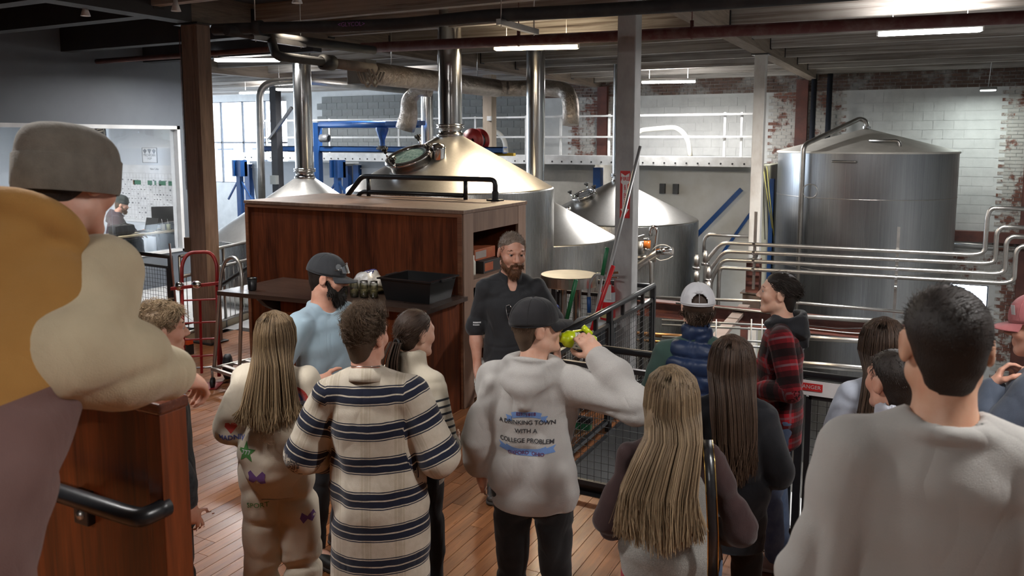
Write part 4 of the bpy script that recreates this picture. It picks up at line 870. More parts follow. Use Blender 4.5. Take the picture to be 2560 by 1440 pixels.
for s in (-1, 1):
    MB().bar(G(s * w, -.12, .2), G(s * w, .5, .2), .03).obj('side_rail', al, t)
    for y in (-.12, .46):
        MB().tube([G(s * w, y, .2), G(s * w, y, .1)], .012, 8).obj('caster_stem', al, t); MB().lathe([(.015, -.014), (.05, -.016), (.055, 0), (.05, .016), (.015, .014)], G(s * w, y, .056), 18, (math.cos(.6), math.sin(.6), 0)).obj('caster', m_rubber, t)
for k in range(4): MB().bar(G(-w, .0 + k * .13, .205), G(w, .0 + k * .13, .205), .045, .012).obj('slat', al, t)
# orange and black broom behind the red truck, squeegees standing by the column
t = pole('push broom with orange block standing by the brown column', 'broom', 'push_broom', (-7.72, 6.35, .14), (-8.02, 6.52, 1.25), .012, m_rust, head=False)
MB().box((-7.86, 6.28, .12), (-7.5, 6.36, .18), .01).obj('block', M('orange_block', (.7, .09, .02), .5), t); MB().box((-7.85, 6.27, 0), (-7.51, 6.37, .12)).obj('bristles', m_rubber, t)
# ================================================================ PROCESS PIPES AT THE RIGHT
YP = 12.95
pm_ = [((1762, 690), (1762, 655), (1803, 607), (2430, 637), (2462, 632), (2468, 540), (2478, 520), (2620, 524)), ((1769, 720), (1769, 680), (1809, 628), (2462, 659), (2488, 655), (2492, 582), (2504, 567), (2620, 571)), ((1776, 740), (1776, 700), (1806, 649), (2488, 685), (2512, 680), (2516, 606), (2528, 591), (2620, 594)), ((1795, 770), (1795, 690), (1800, 669), (2510, 708), (2535, 702), (2540, 630), (2552, 615), (2620, 618))]
nm = ('uppermost of four parallel stainless process pipes', 'second from the top of four parallel stainless process pipes', 'third from the top of four parallel stainless process pipes', 'lowest of four parallel stainless process pipes')
for k, pts in enumerate(pm_):
    P = [aty(x, y, YP + (.0 if k < 1 else .0)) for x, y in pts]; P[0] = Vector((P[0].x, YP, -1.6)); P[1] = Vector((P[0].x, YP, P[1].z))
    tag(MB().tube(P, .031, 12, .12).obj('process_pipe', m_pipe), nm[k], 'pipe')
t = thing('pipe_support', 'perforated strut holding the four process pipes before the silo', 'strut', (aty(2240, 700, YP + .06).x, YP + .06, -.2)); xs_ = aty(2240, 700, YP + .06).x
MB().box((xs_ - .02, YP + .04, -.25), (xs_ + .02, YP + .08, aty(2240, 568, YP).z)).obj('strut', m_pipe, t)
for y in (648, 672, 694, 718): q = aty(2240, y, YP); MB().lathe([(.036, -.015), (.036, .015)], (xs_, YP, q.z), 12, (1, 0, 0)).obj('clamp', m_chrome, t)
t = thing('pipe_support', 'perforated strut holding the four process pipes on the white column', 'strut', (-2.42, YP + .1, -.2))
MB().box((-2.44, YP + .06, .1), (-2.40, YP + .10, 1.35)).obj('strut', m_pipe, t); MB().box((-2.44, YP+.1, .6), (-2.40, 13.25, .65)).obj('spacer', m_pipe, t)
for y in (611, 632, 653, 674): q = aty(1884, y, YP); MB().lathe([(.036, -.02), (.036, .02)], (-2.42, YP, q.z), 12, (1, 0, 0)).obj('clamp', m_chrome, t)
tag(MB().tube([aty(1760, 640, 13.34), aty(1760, 600, 13.34), aty(1770, 586, 13.34), aty(1874, 592, 13.34)], .028, 10, .08).obj('process_pipe', m_pipe), 'short stainless pipe ending at the white column', 'pipe')
t = thing('valve_manifold', 'stainless valve manifold at the left ends of the process pipes', 'valve', (aty(1750, 680, 12.8).x, 12.8, -.5))
for k, (x, y) in enumerate(((1742, 650), (1742, 690), (1764, 640), (1772, 680), (1772, 715))):
    q = aty(x, y, 12.75); MB().lathe([(.025, -.1), (.045, -.09), (.045, .05), (.03, .06), (.03, .1)], q, 14).obj('actuator', m_pipe, t); MB().tube([q + Vector((-.06, 0, -.13)), q + Vector((.06, 0, -.13))], .03, 10).obj('valve_body', m_chrome, t)
for x in (1740, 1768): q = aty(x, 700, 12.78); MB().tube([Vector((q.x, 12.78, -1.6)), q + Vector((0, 0, .3))], .022, 8).obj('pipe', m_pipe, t)
# valve cluster on the right kettle
t = thing('valve_cluster', 'stainless valves with orange sight glass right of the grey column', 'valve', aty(1625, 700, 11.2)); Yv = 11.2
def V(x, y, dy=0): return aty(x, y, Yv + dy)
MB().tube([V(1560, 690), V(1612, 650), V(1655, 622)], .04, 12, .1).obj('pipe', m_pipe, t); MB().tube([V(1560, 652), V(1615, 642), V(1628, 655), V(1630, 900)], .032, 12, .08).obj('pipe', m_pipe, t); MB().tube([V(1568, 700), V(1600, 665), V(1645, 640), V(1648, 626)], .03, 12, .08).obj('pipe', m_pipe, t)
MB().tube([V(1642, 628), V(1682, 627)], .055, 16).obj('actuator', m_chrome, t); MB().tube([V(1604, 636), V(1604, 604)], .05, 14).obj('actuator', m_pipe, t); MB().tube([V(1618, 620), V(1618, 600)], .05, 14).obj('sight_glass', M('amber_glass', (.65, .18, .03), .2), t); MB().tube([V(1618, 600), V(1618, 595)], .055, 14).tube([V(1618, 625), V(1618, 620)], .055, 14).obj('cap', m_chrome, t)
MB().tube([V(1635, 655, .3), V(1640, 595, .3), V(1643, 572, .3), V(1633, 565, .3), V(1626, 575, .3), V(1627, 590, .3)], .03, 12, .12).obj('gooseneck', m_chrome, t)
MB().tube([V(1630, 625, -.1), V(1645, 612, -.1), V(1665, 612, -.1), V(1678, 620, -.1)], .006, 6, .1).tube([V(1682, 640, -.1), V(1670, 648, -.1), V(1650, 652, -.1), V(1640, 645, -.1)], .006, 6, .1).obj('air_line', m_alu, t)
MB().box(V(1590, 622), V(1612, 586, .3), .005).obj('enclosure', m_pipe, t)
# conduits, tray and beams at floor level in the pit
def hrun(name, cat, label, pts, Y, r, m): tag(MB().tube([aty(x, y, Y) for x, y in pts], r, 10, .1).obj(name, m), label, cat)
hrun('conduit', 'pipe', 'pale conduit along the red floor beam above the pit', ((1600, 742), (2000, 757), (2260, 780)), 11.9, .022, m_pipe)
hrun('conduit', 'pipe', 'thin conduit below the pale conduit above the pit', ((1690, 758), (2100, 800), (2300, 812)), 11.6, .016, m_pipe)
hrun('drain_pipe', 'pipe', 'steel pipe running under the floor beam behind the red plaid man', ((1985, 1500), (1990, 790), (2300, 808)), 11.0, .03, m_pipe)
hrun('drain_pipe', 'pipe', 'steel pipe running low before the silo tank', ((1980, 842), (2300, 862)), 10.6, .032, m_pipe)
hrun('drain_pipe', 'pipe', 'thick steel pipe just above the long railing', ((1980, 908), (2300, 934)), 9.0, .035, m_pipe)
hrun('cable', 'cable', 'thin black cable sagging before the silo', ((2000, 812), (2100, 822), (2250, 818)), 11.3, .006, m_rubber)
hrun('cable', 'cable', 'thin white cable sagging before the silo', ((1990, 818), (2120, 832), (2250, 838)), 11.2, .005, m_alu)
q0, q1 = aty(1560, 762, 12.1), aty(2420, 815, 12.1); t = thing('floor_beam', 'rust red steel floor beam above the pit', 'beam', (q0 + q1) / 2 - Vector((0, 0, .15)))
MB().box((q0.x, 12.1, q0.z - .13), (q1.x, 12.12, q0.z + .12)).box((q0.x, 12.02, q0.z + .10), (q1.x, 12.2, q0.z + .12)).box((q0.x, 12.02, q0.z - .13), (q1.x, 12.2, q0.z - .11)).obj('beam', m_rust, t)
for x in (q0.x + .1, q1.x - .1): MB().box((x - .05, 12.05, ZL), (x + .05, 12.16, q0.z - .13)).obj('leg', m_rust, t)
a, b = aty(1862, 765, 12.6), aty(1745, 900, 9.5); t = thing('strut_channel', 'brown steel channel sloping down into the pit', 'beam', b); MB().bar(a, b, .16, .05).obj('channel', m_rust and M('brown_channel', (.20, .15, .125), .6), t)
MB().bar(a + Vector((0, .02, -.1)), Vector((a.x, a.y, ZL)), .1).obj('leg', m_rust, t)
t = thing('cable_tray', 'galvanised cable tray rungs over the pit', 'tray', aty(1800, 830, 9.6)); gal = M('galvanised', (.30, .30, .295), .45, .7)
for (y0, y1, Y) in ((800, 818, 10.2), (812, 828, 9.9), (842, 860, 9.4), (858, 872, 9.2)): MB().tube([aty(1655, y0, Y), aty(2010, y1, Y)], .014, 8).obj('rod', gal, t)
for x in (1790, 1878, 1905, 1930): q = aty(x, 822, 9.8); MB().tube([q + Vector((0, 0, .12)), q - Vector((0, 0, .9))], .009, 6).obj('rod', gal, t)
m_amb = M('copper_pipe', (.36, .19, .08), .35, .9)
hrun('copper_pipe', 'pipe', 'copper coloured pipe low behind the mesh railing', ((1560, 832), (1760, 845)), 9.6, .03, m_amb)
hrun('copper_pipe', 'pipe', 'thin copper coloured pipe under the thicker one', ((1560, 848), (1760, 862)), 9.4, .015, m_amb)
# fermenter tops and equipment in the pit, seen through the railing
for k, (x, y, r, z, lab) in enumerate(((.2, 8.6, .62, -1.2, 'white round vessel with black gasket in the pit'), (-1.5, 8.9, .55, -1.6, 'white round vessel deep in the pit behind the mesh'))):
    t = thing('pit_vessel', lab, 'tank', (x, y, ZL)); MB().lathe([(r, ZL), (r, z), (r * .9, z + .05), (r * .5, z + .12), (0, z + .14)], (x, y, 0), 40).obj('body', m_hopg, t)
    MB().lathe([(r * .36, z + .16), (r * .42, z + .18), (r * .42, z + .22), (r * .36, z + .23)], (x, y, 0), 28).obj('gasket', m_rubber, t); MB().tube([(x - .3, y, z + .1), (x - .3, y, z + .45), (x - .1, y, z + .5)], .02, 8, .08).obj('pipe', m_pipe, t)
    MB().lathe([(r + .02, ZL + .6), (r + .02, ZL + .75)], (x, y, 0), 40).obj('band', m_blue, t)
# ================================================================ FIGURE ENGINE (signed distance fields -> surface nets)
def V3(*a): return np.array(a, dtype=np.float64)
class Cone:
    """capsule with linear radius; sx stretches the cross-section along unit vector ax (values at both ends)"""
    def __init__(s, a, b, ra, rb, sx=None, ax=(1, 0, 0)):
        s.a, s.b, s.ra, s.rb = V3(*a), V3(*b), ra, rb; s.sx = sx; s.ax = V3(*ax)
        e = max(ra, rb) * (max(sx) if sx else 1) + .02; s.lo = np.minimum(s.a, s.b) - e; s.hi = np.maximum(s.a, s.b) + e
    def __call__(s, X, Y, Z):
        ba = s.b - s.a; L = ba @ ba + 1e-12; px, py, pz = X - s.a[0], Y - s.a[1], Z - s.a[2]
        if s.sx is None:
            t = np.clip((px * ba[0] + py * ba[1] + pz * ba[2]) / L, 0, 1)
            return np.sqrt((px - t * ba[0]) ** 2 + (py - t * ba[1]) ** 2 + (pz - t * ba[2]) ** 2) - (s.ra + t * (s.rb - s.ra))
        A = s.ax; bA = ba @ A; bp = ba - bA * A; Lp = bp @ bp + 1e-12; dA = px * A[0] + py * A[1] + pz * A[2]
        t = np.clip((px * bp[0] + py * bp[1] + pz * bp[2]) / Lp, 0, 1)
        qx, qy, qz = px - t * ba[0], py - t * ba[1], pz - t * ba[2]; qa = qx * A[0] + qy * A[1] + qz * A[2]
        k = 1.0 / (s.sx[0] + t * (s.sx[1] - s.sx[0])) - 1.0
        qx, qy, qz = qx + k * qa * A[0], qy + k * qa * A[1], qz + k * qa * A[2]
        return np.sqrt(qx ** 2 + qy ** 2 + qz ** 2) - (s.ra + t * (s.rb - s.ra))
class Ell:
    def __init__(s, c, r, R=None):
        s.c, s.r = V3(*c), V3(*r); s.R = np.eye(3) if R is None else np.asarray(R, float); e = s.r.max() + .02; s.lo, s.hi = s.c - e, s.c + e
    def __call__(s, X, Y, Z):
        px, py, pz = X - s.c[0], Y - s.c[1], Z - s.c[2]; R = s.R
        q = [(px * R[0, i] + py * R[1, i] + pz * R[2, i]) / s.r[i] for i in range(3)]
        k = np.sqrt(q[0] ** 2 + q[1] ** 2 + q[2] ** 2); return (k - 1) * s.r.min()
class Torus:
    def __init__(s, c, R, r, M_=None, squash=(1, 1)):
        s.c, s.R_, s.r = V3(*c), R, r; s.M = np.eye(3) if M_ is None else np.asarray(M_, float); s.q = squash; e = R * max(squash) + r + .03; s.lo, s.hi = s.c - e, s.c + e
    def __call__(s, X, Y, Z):
        px, py, pz = X - s.c[0], Y - s.c[1], Z - s.c[2]; M_ = s.M
        a, b, c = [(px * M_[0, i] + py * M_[1, i] + pz * M_[2, i]) for i in range(3)]
        return np.sqrt((np.sqrt((a / s.q[0]) ** 2 + (b / s.q[1]) ** 2) - s.R_) ** 2 + c ** 2) - s.r
def axis_grid(lo, hi, h, fine=()):
    """coordinates from lo to hi with step h, finer steps inside intervals (a, b, hf)"""
    out = [lo]; x = lo
    while x < hi:
        st = h
        for a, b, hf in fine:
            if a <= x < b: st = min(st, hf)
            elif x < a < x + st: st = max(min(st, a - x), .001)
        x += st; out.append(x)
    return np.array(out)
class Field:
    def __init__(s, lo, hi, h, fine=((), (), ())):
        s.ax = [axis_grid(lo[i] - 2.2 * h, hi[i] + 2.2 * h, h, fine[i]) for i in range(3)]
        s.D = np.full([len(a) for a in s.ax], .5, np.float32)
    def _sl(s, p, m):
        sl = []
        for i in range(3):
            i0 = max(0, np.searchsorted(s.ax[i], p.lo[i] - m) - 1); i1 = min(len(s.ax[i]), np.searchsorted(s.ax[i], p.hi[i] + m) + 1)
            if i1 <= i0: return None
            sl.append(slice(i0, i1))
        return tuple(sl)
    def _ev(s, p, m):
        sl = s._sl(p, m)
        if sl is None: return None, None
        X, Y, Z = s.ax[0][sl[0]][:, None, None], s.ax[1][sl[1]][None, :, None], s.ax[2][sl[2]][None, None, :]
        return sl, p(X, Y, Z).astype(np.float32)
    def add(s, p, k=.02):
        sl, d = s._ev(p, k)
        if sl is None: return s
        o = s.D[sl]
        if k > 0: h = np.maximum(k - np.abs(o - d), 0) / k; s.D[sl] = np.minimum(o, d) - h * h * k * .25
        else: s.D[sl] = np.minimum(o, d)
        return s
    def sub(s, p, k=.01):
        sl, d = s._ev(p, k)
        if sl is None: return s
        o = s.D[sl]; h = np.maximum(k - np.abs(o + d), 0) / max(k, 1e-6); s.D[sl] = np.maximum(o, -d) + h * h * k * .25; return s
    def cut(s, pt, n):
        """remove the half space beyond pt along n"""
        n = V3(*n); n = n / np.linalg.norm(n); X, Y, Z = s.ax[0][:, None, None], s.ax[1][None, :, None], s.ax[2][None, None, :]
        s.D = np.maximum(s.D, ((X - pt[0]) * n[0] + (Y - pt[1]) * n[1] + (Z - pt[2]) * n[2]).astype(np.float32)); return s
    def nets(s):
        D = s.D; ins = D < 0; nx, ny, nz = D.shape
        c = np.zeros((nx - 1, ny - 1, nz - 1), np.int8)
        for i in (0, 1):
            for j in (0, 1):
                for k in (0, 1): c += ins[i:nx - 1 + i, j:ny - 1 + j, k:nz - 1 + k]
        I = np.argwhere((c > 0) & (c < 8)); P = np.zeros((len(I), 3)); W = np.zeros(len(I))
        for ax in range(3):
            o1, o2 = [a for a in range(3) if a != ax]
            for u in (0, 1):
                for v in (0, 1):
                    a = I.copy(); a[:, o1] += u; a[:, o2] += v; b = a.copy(); b[:, ax] += 1
                    da = D[a[:, 0], a[:, 1], a[:, 2]]; db = D[b[:, 0], b[:, 1], b[:, 2]]; m = (da < 0) != (db < 0)
                    t = np.where(m, da / np.where(m, da - db, 1), 0); w = m.astype(float)
                    for q in range(3):
                        ca = s.ax[q][a[:, q]]; P[:, q] += w * (ca if q != ax else ca + t * (s.ax[q][b[:, q]] - ca))
                    W += w
        P /= W[:, None]; ID = np.full(c.shape, -1, np.int64); ID[I[:, 0], I[:, 1], I[:, 2]] = np.arange(len(I)); Q = []
        for ax in range(3):
            o1, o2 = [a for a in range(3) if a != ax]; sa = [slice(None)] * 3; sb = [slice(None)] * 3; sa[ax] = slice(0, -1); sb[ax] = slice(1, None)
            A, B_ = ins[tuple(sa)], ins[tuple(sb)]; E_ = np.argwhere(A != B_); E_ = E_[(E_[:, o1] > 0) & (E_[:, o2] > 0) & (E_[:, o1] < D.shape[o1] - 1) & (E_[:, o2] < D.shape[o2] - 1)]
            def g(u, v): e = E_.copy(); e[:, o1] -= u; e[:, o2] -= v; return ID[e[:, 0], e[:, 1], e[:, 2]]
            q = np.stack([g(1, 1), g(0, 1), g(0, 0), g(1, 0)], 1); fl_ = A[E_[:, 0], E_[:, 1], E_[:, 2]]
            if ax == 1: fl_ = ~fl_
            q[~fl_] = q[~fl_][:, ::-1]; Q.append(q)
        Q = np.concatenate(Q); Q = Q[(Q >= 0).all(1)]
        for _ in range(1): P = relax(P, Q, .35)
        return P, Q
def relax(P, Q, f):
    n = len(P); S_ = np.zeros((n, 3)); C_ = np.zeros(n)
    for i in range(4):
        a, b = Q[:, i], Q[:, (i + 1) % 4]
        for k in range(3): S_[:, k] += np.bincount(a, P[b, k], n) + np.bincount(b, P[a, k], n)
        C_ += np.bincount(a, minlength=n) + np.bincount(b, minlength=n)
    C_[C_ == 0] = 1; return P + f * (S_ / C_[:, None] - P) * (C_ > 0)[:, None]
def vnormals(P, Q):
    e = np.cross(P[Q[:, 2]] - P[Q[:, 0]], P[Q[:, 3]] - P[Q[:, 1]]); n = np.zeros_like(P)
    for i in range(4):
        for k in range(3): n[:, k] += np.bincount(Q[:, i], e[:, k], len(P))
    return n / (np.linalg.norm(n, axis=1, keepdims=True) + 1e-9)
def npmesh(name, P, Q, mats, smooth=True, attrs=None):
    """mesh from numpy vertices and faces (fixed corner count)"""
    me = bpy.data.meshes.new(name); n = len(P); m = len(Q); w = Q.shape[1]
    me.vertices.add(n); me.vertices.foreach_set('co', P.astype(np.float32).ravel()); me.loops.add(m * w); me.loops.foreach_set('vertex_index', Q.astype(np.int32).ravel())
    me.polygons.add(m); me.polygons.foreach_set('loop_start', np.arange(0, m * w, w, dtype=np.int32)); me.polygons.foreach_set('use_smooth', np.full(m, smooth))
    for k, v in (attrs or {}).items(): a = me.attributes.new(k, 'FLOAT', 'POINT'); a.data.foreach_set('value', v.astype(np.float32))
    me.update(calc_edges=True)
    for mt in (mats if isinstance(mats, (list, tuple)) else [mats]): me.materials.append(mt)
    return me
_RT = np.random.RandomState(3); _PM = _RT.permutation(256); _RV = _RT.rand(256)
def wn(P, f, seed=0.):
    """smooth lattice noise, about -1..1"""
    Q = P * (f / 3.0) + seed * V3(7.31, 3.17, 5.73); I = np.floor(Q).astype(int); F_ = Q - I; F_ = F_ * F_ * (3 - 2 * F_); o = 0
    for i in (0, 1):
        for j in (0, 1):
            for k in (0, 1):
                h = _RV[_PM[(_PM[(_PM[(I[:, 0] + i) & 255] + I[:, 1] + j) & 255] + I[:, 2] + k) & 255]]
                o = o + h * (F_[:, 0] if i else 1 - F_[:, 0]) * (F_[:, 1] if j else 1 - F_[:, 1]) * (F_[:, 2] if k else 1 - F_[:, 2])
    return 2.2 * (o - .5)
# ---- figure materials
def skinmat(name, c):
    m, nt, p = _new(name); v = coords(nt); n = noise(nt, v, 18, 4); n2 = noise(nt, v, 160, 2)
    nt.links.new(ramp(nt, n, [(.3, c), (.75, (c[0] * .88, c[1] * .72, c[2] * .66))]), p.inputs['Base Color'])
    p.inputs['Roughness'].default_value = .5; p.inputs['Subsurface Weight'].default_value = .12; p.inputs['Subsurface Radius'].default_value = (.012, .004, .002); p.inputs['Subsurface Scale'].default_value = .6
    bump(nt, p, n2, .12, .002); return m
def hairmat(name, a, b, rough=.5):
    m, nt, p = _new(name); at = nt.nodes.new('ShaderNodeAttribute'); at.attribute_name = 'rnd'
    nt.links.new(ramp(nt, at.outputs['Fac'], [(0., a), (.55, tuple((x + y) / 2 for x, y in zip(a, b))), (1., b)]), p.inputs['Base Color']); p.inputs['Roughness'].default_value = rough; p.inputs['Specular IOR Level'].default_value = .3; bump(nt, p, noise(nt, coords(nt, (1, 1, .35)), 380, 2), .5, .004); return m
def cloth(name, c, c2=None, rough=.85, vs=9, weave=500, bp=.25, sheen=.15, mottle=0, fold=.9):
    m, nt, p = _new(name); v = coords(nt); n = noise(nt, v, vs, 5, .6); c2 = c2 or tuple(x * .85 for x in c)
    col = ramp(nt, n, [(.35, c), (.7, c2)])
    if mottle: col = mixc(nt, ramp(nt, noise(nt, v, 320, 2, .8), [(.42, (0, 0, 0)), (.58, (1, 1, 1))]), col, tuple(x * (1 - mottle) for x in c))
    nt.links.new(col, p.inputs['Base Color']); p.inputs['Roughness'].default_value = rough; p.inputs['Sheen Weight'].default_value = sheen; p.inputs['Specular IOR Level'].default_value = .25
    w_ = coords(nt, (1, 1, .55)); fo = math_(nt, 'ABSOLUTE', math_(nt, 'SUBTRACT', noise(nt, w_, 7, 2, .5, .8), .5)); hgt = math_(nt, 'ADD', math_(nt, 'MULTIPLY', noise(nt, v, weave, 2), .06 * bp / .25), math_(nt, 'MULTIPLY', fo, fold))
    bump(nt, p, hgt, .55, .03); return m
SK_FAIR = skinmat('skin_fair', (.62, .385, .285)); SK_PINK = skinmat('skin_rosy', (.60, .335, .245)); SK_TAN = skinmat('skin_tan', (.54, .32, .215))
m_eyew = M('eye_white', (.42, .39, .37), .3); m_iris = M('eye_iris', (.04, .03, .025), .2); m_lip = None
class Fig:
    def __init__(s, label, top=None, H=1.78, az=0., z0=0., build=1., lean=0., yaw=0., pitch=0., roll=0., skin=None, sway=0., pos=None, hs=1., female=False, sit=False, side=0., va=0.):
        s.label, s.H, s.z0, s.w, s.skin, s.female = label, H, z0, build, skin or SK_FAIR, female; k = H / 1.8; s.k = k; s.sit = sit
        s.rz = YAW - math.radians(az) - (math.atan2(top[0] - CXP, FPX) if top is not None else va); l = math.radians(lean); s.lean = l; sd = math.radians(side)
        s.hs = hs * (k ** .5); hp = .93 * k if not sit else .50
        up = V3(math.sin(sd), math.sin(l), math.cos(l) * math.cos(sd)); fw = V3(0, math.cos(l), -math.sin(l)); s.up, s.fw = up, fw
        s.pel = V3(0, -.01, hp + .03 * k); sp = lambda d, f=0.: s.pel + up * d * k + fw * f * k
        s.sp = sp
        s.spine = [(sp(-.03, 0), .110, 1.42), (sp(.07, .0), .106, 1.42), (sp(.18, .005), .098, 1.38), (sp(.32, .01), .107, 1.40), (sp(.41, .0), .100, 1.52), (sp(.465, -.012), .066, 1.85), (sp(.52, -.012), .050, 1.2)]
        if female: s.spine = [(p, r * .90, q) for p, r, q in s.spine]; s.spine[1] = (sp(.07), .106, 1.5); s.spine[2] = (sp(.19), .086, 1.38)
        sw = (.163 if not female else .140) * k * build
        s.sh = {+1: sp(.452, -.01) + V3(sw, 0, 0), -1: sp(.452, -.01) - V3(sw, 0, 0)}
        s.nb = sp(.545, -.005); yr, pr_, rl = math.radians(yaw), math.radians(pitch), math.radians(roll)
        Rh = Matrix.Rotation(-yr, 3, 'Z') @ Matrix.Rotation(-pr_, 3, 'X') @ Matrix.Rotation(rl, 3, 'Y'); s.Rh = np.array(Rh)
        s.hc = s.nb + up * .150 * k + V3(0, .02 * k + .03 * math.sin(l), 0) + s.Rh @ V3(0, .015 + .02 * math.sin(pr_), 0)
        s.arm = {}
        for sd_ in (1, -1): s.arm[sd_] = (s.sh[sd_] + V3(sd_ * .055, -.03, -.285) * k, s.sh[sd_] + V3(sd_ * .05, .05, -.55) * k, None)
        s.hip = {+1: s.pel + V3(.092 * k, 0, -.05 * k), -1: s.pel + V3(-.092 * k, 0, -.05 * k)}
        if sit:
            s.kn = {d: s.pel + V3(d * .14, .43, 0) for d in (1, -1)}; s.an = {d: V3(d * .15, .45, .09) for d in (1, -1)}
        else:
            s.kn = {d: V3(d * .105 * k, .015, .49 * k) for d in (1, -1)}; s.an = {d: V3(d * .115 * k, -.03, .09 * k) for d in (1, -1)}
        s.toe = {d: V3(d * .06, .25, 0) for d in (1, -1)}
        if pos is not None: s.pos = Vector(pos)
        else:
            htop = s.hc[2] + .125 * s.hs; q = atz(top[0], top[1], z0 + htop)
            R = Matrix.Rotation(s.rz, 3, 'Z'); off = R @ Vector((s.hc[0], s.hc[1], 0)); s.pos = Vector((q.x - off.x, q.y - off.y, z0))
        s.Mw = Matrix.Translation(s.pos) @ Matrix.Rotation(s.rz, 4, 'Z'); s.Mi = s.Mw.inverted(); s.hands = {}
    def loc(s, w): q = s.Mi @ Vector(w); return V3(q.x, q.y, q.z)
    def H3(s, x, y, z): return s.hc + s.Rh @ (V3(x, y, z) * s.hs)
    def HR(s, R=None): return s.Rh if R is None else s.Rh @ np.array(R)
    def setarm(s, side, elbow, wrist, world=False):
        e, w = (s.loc(elbow), s.loc(wrist)) if world else (V3(*elbow), V3(*wrist)); a = s.sh[side]; k = s.k
        u = e - a; L = np.linalg.norm(u); e = a + u / L * .29 * k; f = w - e; L = np.linalg.norm(f); w = e + f / L * .26 * k; s.arm[side] = (e, w, None)
    def hand(s, side, fdir, ndir, curl=(.35, .5, .4), thumb=.5, spread=.012, vis=True, tdir=None):
        """fdir: along the fingers, ndir: out of the palm"""
        s.hands[side] = (V3(*fdir), V3(*ndir), curl, thumb, spread, vis)
    def hand_prims(s, side):
        e, w, _ = s.arm[side]
        if side in s.hands: f, n, curl, th, spd, vis = s.hands[side]
        else: f = w - e; n = V3(-side, .3, 0); curl, th, spd, vis = (.25, .35, .3), .4, .008, False
        f = f / np.linalg.norm(f); n = n - f * (n @ f); n = n / np.linalg.norm(n); t = np.cross(f, n) * side; k = s.k ** .5
        t = t if (t @ t) > 0 else V3(1, 0, 0)
        out = [(Cone(w - f * .01, w + f * .03 * k, .024, .026, (1.25, 1.35), t), .02), (Cone(w + f * .025 * k, w + f * .083 * k, .0155, .0135, (2.35, 2.95), t), .02)]
        joints = {}
        for i, (off, L, r) in enumerate(((.030, .074, .0092), (.010, .083, .0095), (-.010, .077, .009), (-.029, .060, .0082))):
            p = w + f * (.088 - (.006 if i == 3 else 0)) * k + t * off * k; d = f + t * (off * spd * 20); d = d / np.linalg.norm(d); lens_ = (L * .46, L * .31, L * .23); ang = 0
            for j in range(3):
                ang += curl[j] * (1 + .12 * i); dd = d * math.cos(ang) + n * math.sin(ang); q = p + dd * lens_[j] * k
                out.append((Cone(p, q, r * (1 - .1 * j) * k, r * (.93 - .1 * j) * k), .006)); p = q
            joints[i] = p
        p = w + f * .028 * k + t * .026 * k; d = f * .55 + t * .75 + n * (.15 + .5 * th); d /= np.linalg.norm(d)
        for j, (L, r) in enumerate(((.045, .0135), (.034, .011), (.027, .0098))):
            q = p + d * L * k; out.append((Cone(p, q, r * k, r * .9 * k), .010)); p = q; d = d + f * .35 + n * .45 * th - t * .35 * (1 if th > .6 else .4); d /= np.linalg.norm(d)
        return out, w + f * .09
    def body(s, face=True, fine_head=.005, coarse=.024):
        fine_head *= 1.25
        k, w = s.k, s.w; fine = [[], [], []]; hc = s.hc
        for i in range(3): fine[i].append((hc[i] - .135 * s.hs, hc[i] + .135 * s.hs, fine_head))
        pr = []
        for (p, r, q), (p2, r2, q2) in zip(s.spine, s.spine[1:]): pr.append((Cone(p, p2, r * k * .93, r2 * k * .93, (q * w, q2 * w)), .03))
        for d in (1, -1):
            e, wr, _ = s.arm[d]; a = s.sh[d]
            pr += [(Cone(s.nb - s.up * .03 * k + V3(d * .03 * k, 0, 0), a - s.up * .01, .030 * k, .034 * k * w), .02), (Cone(a, e, .043 * k * w, .037 * k * w), .02), (Cone(e, e + (wr - e) * .35, .039 * k * w, .040 * k * w), .02), (Cone(e + (wr - e) * .3, wr, .040 * k * w, .026 * k), .02)]
            pr += [(Cone(s.hip[d], s.kn[d], .078 * k, .050 * k), .03), (Cone(s.kn[d], s.kn[d] * .65 + s.an[d] * .35, .048 * k, .052 * k), .02), (Cone(s.kn[d] * .65 + s.an[d] * .35, s.an[d], .052 * k, .034 * k), .02), (Cone(s.an[d], s.an[d] + V3(0, .12, -.05), .034, .028), .02)]
            hp, hcn = s.hand_prims(d); pr += hp
            if d in s.hands and s.hands[d][5]:
                for i in range(3): fine[i].append((hcn[i] - .10, hcn[i] + .10, .0068))
        H3, hs = s.H3, s.hs
        nk = (.058 if not s.female else .047) * k * (w ** .5)
        pr.append((Cone(s.nb - s.up * .05, H3(0, -.018, -.06), nk * 1.08, nk), .035))
        pr += [(Ell(H3(0, -.014, .034), V3(.0765, .096, .086) * hs, s.Rh), .02), (Ell(H3(0, .022, -.022), V3(.062, .070, .085) * hs, s.Rh), .03)]
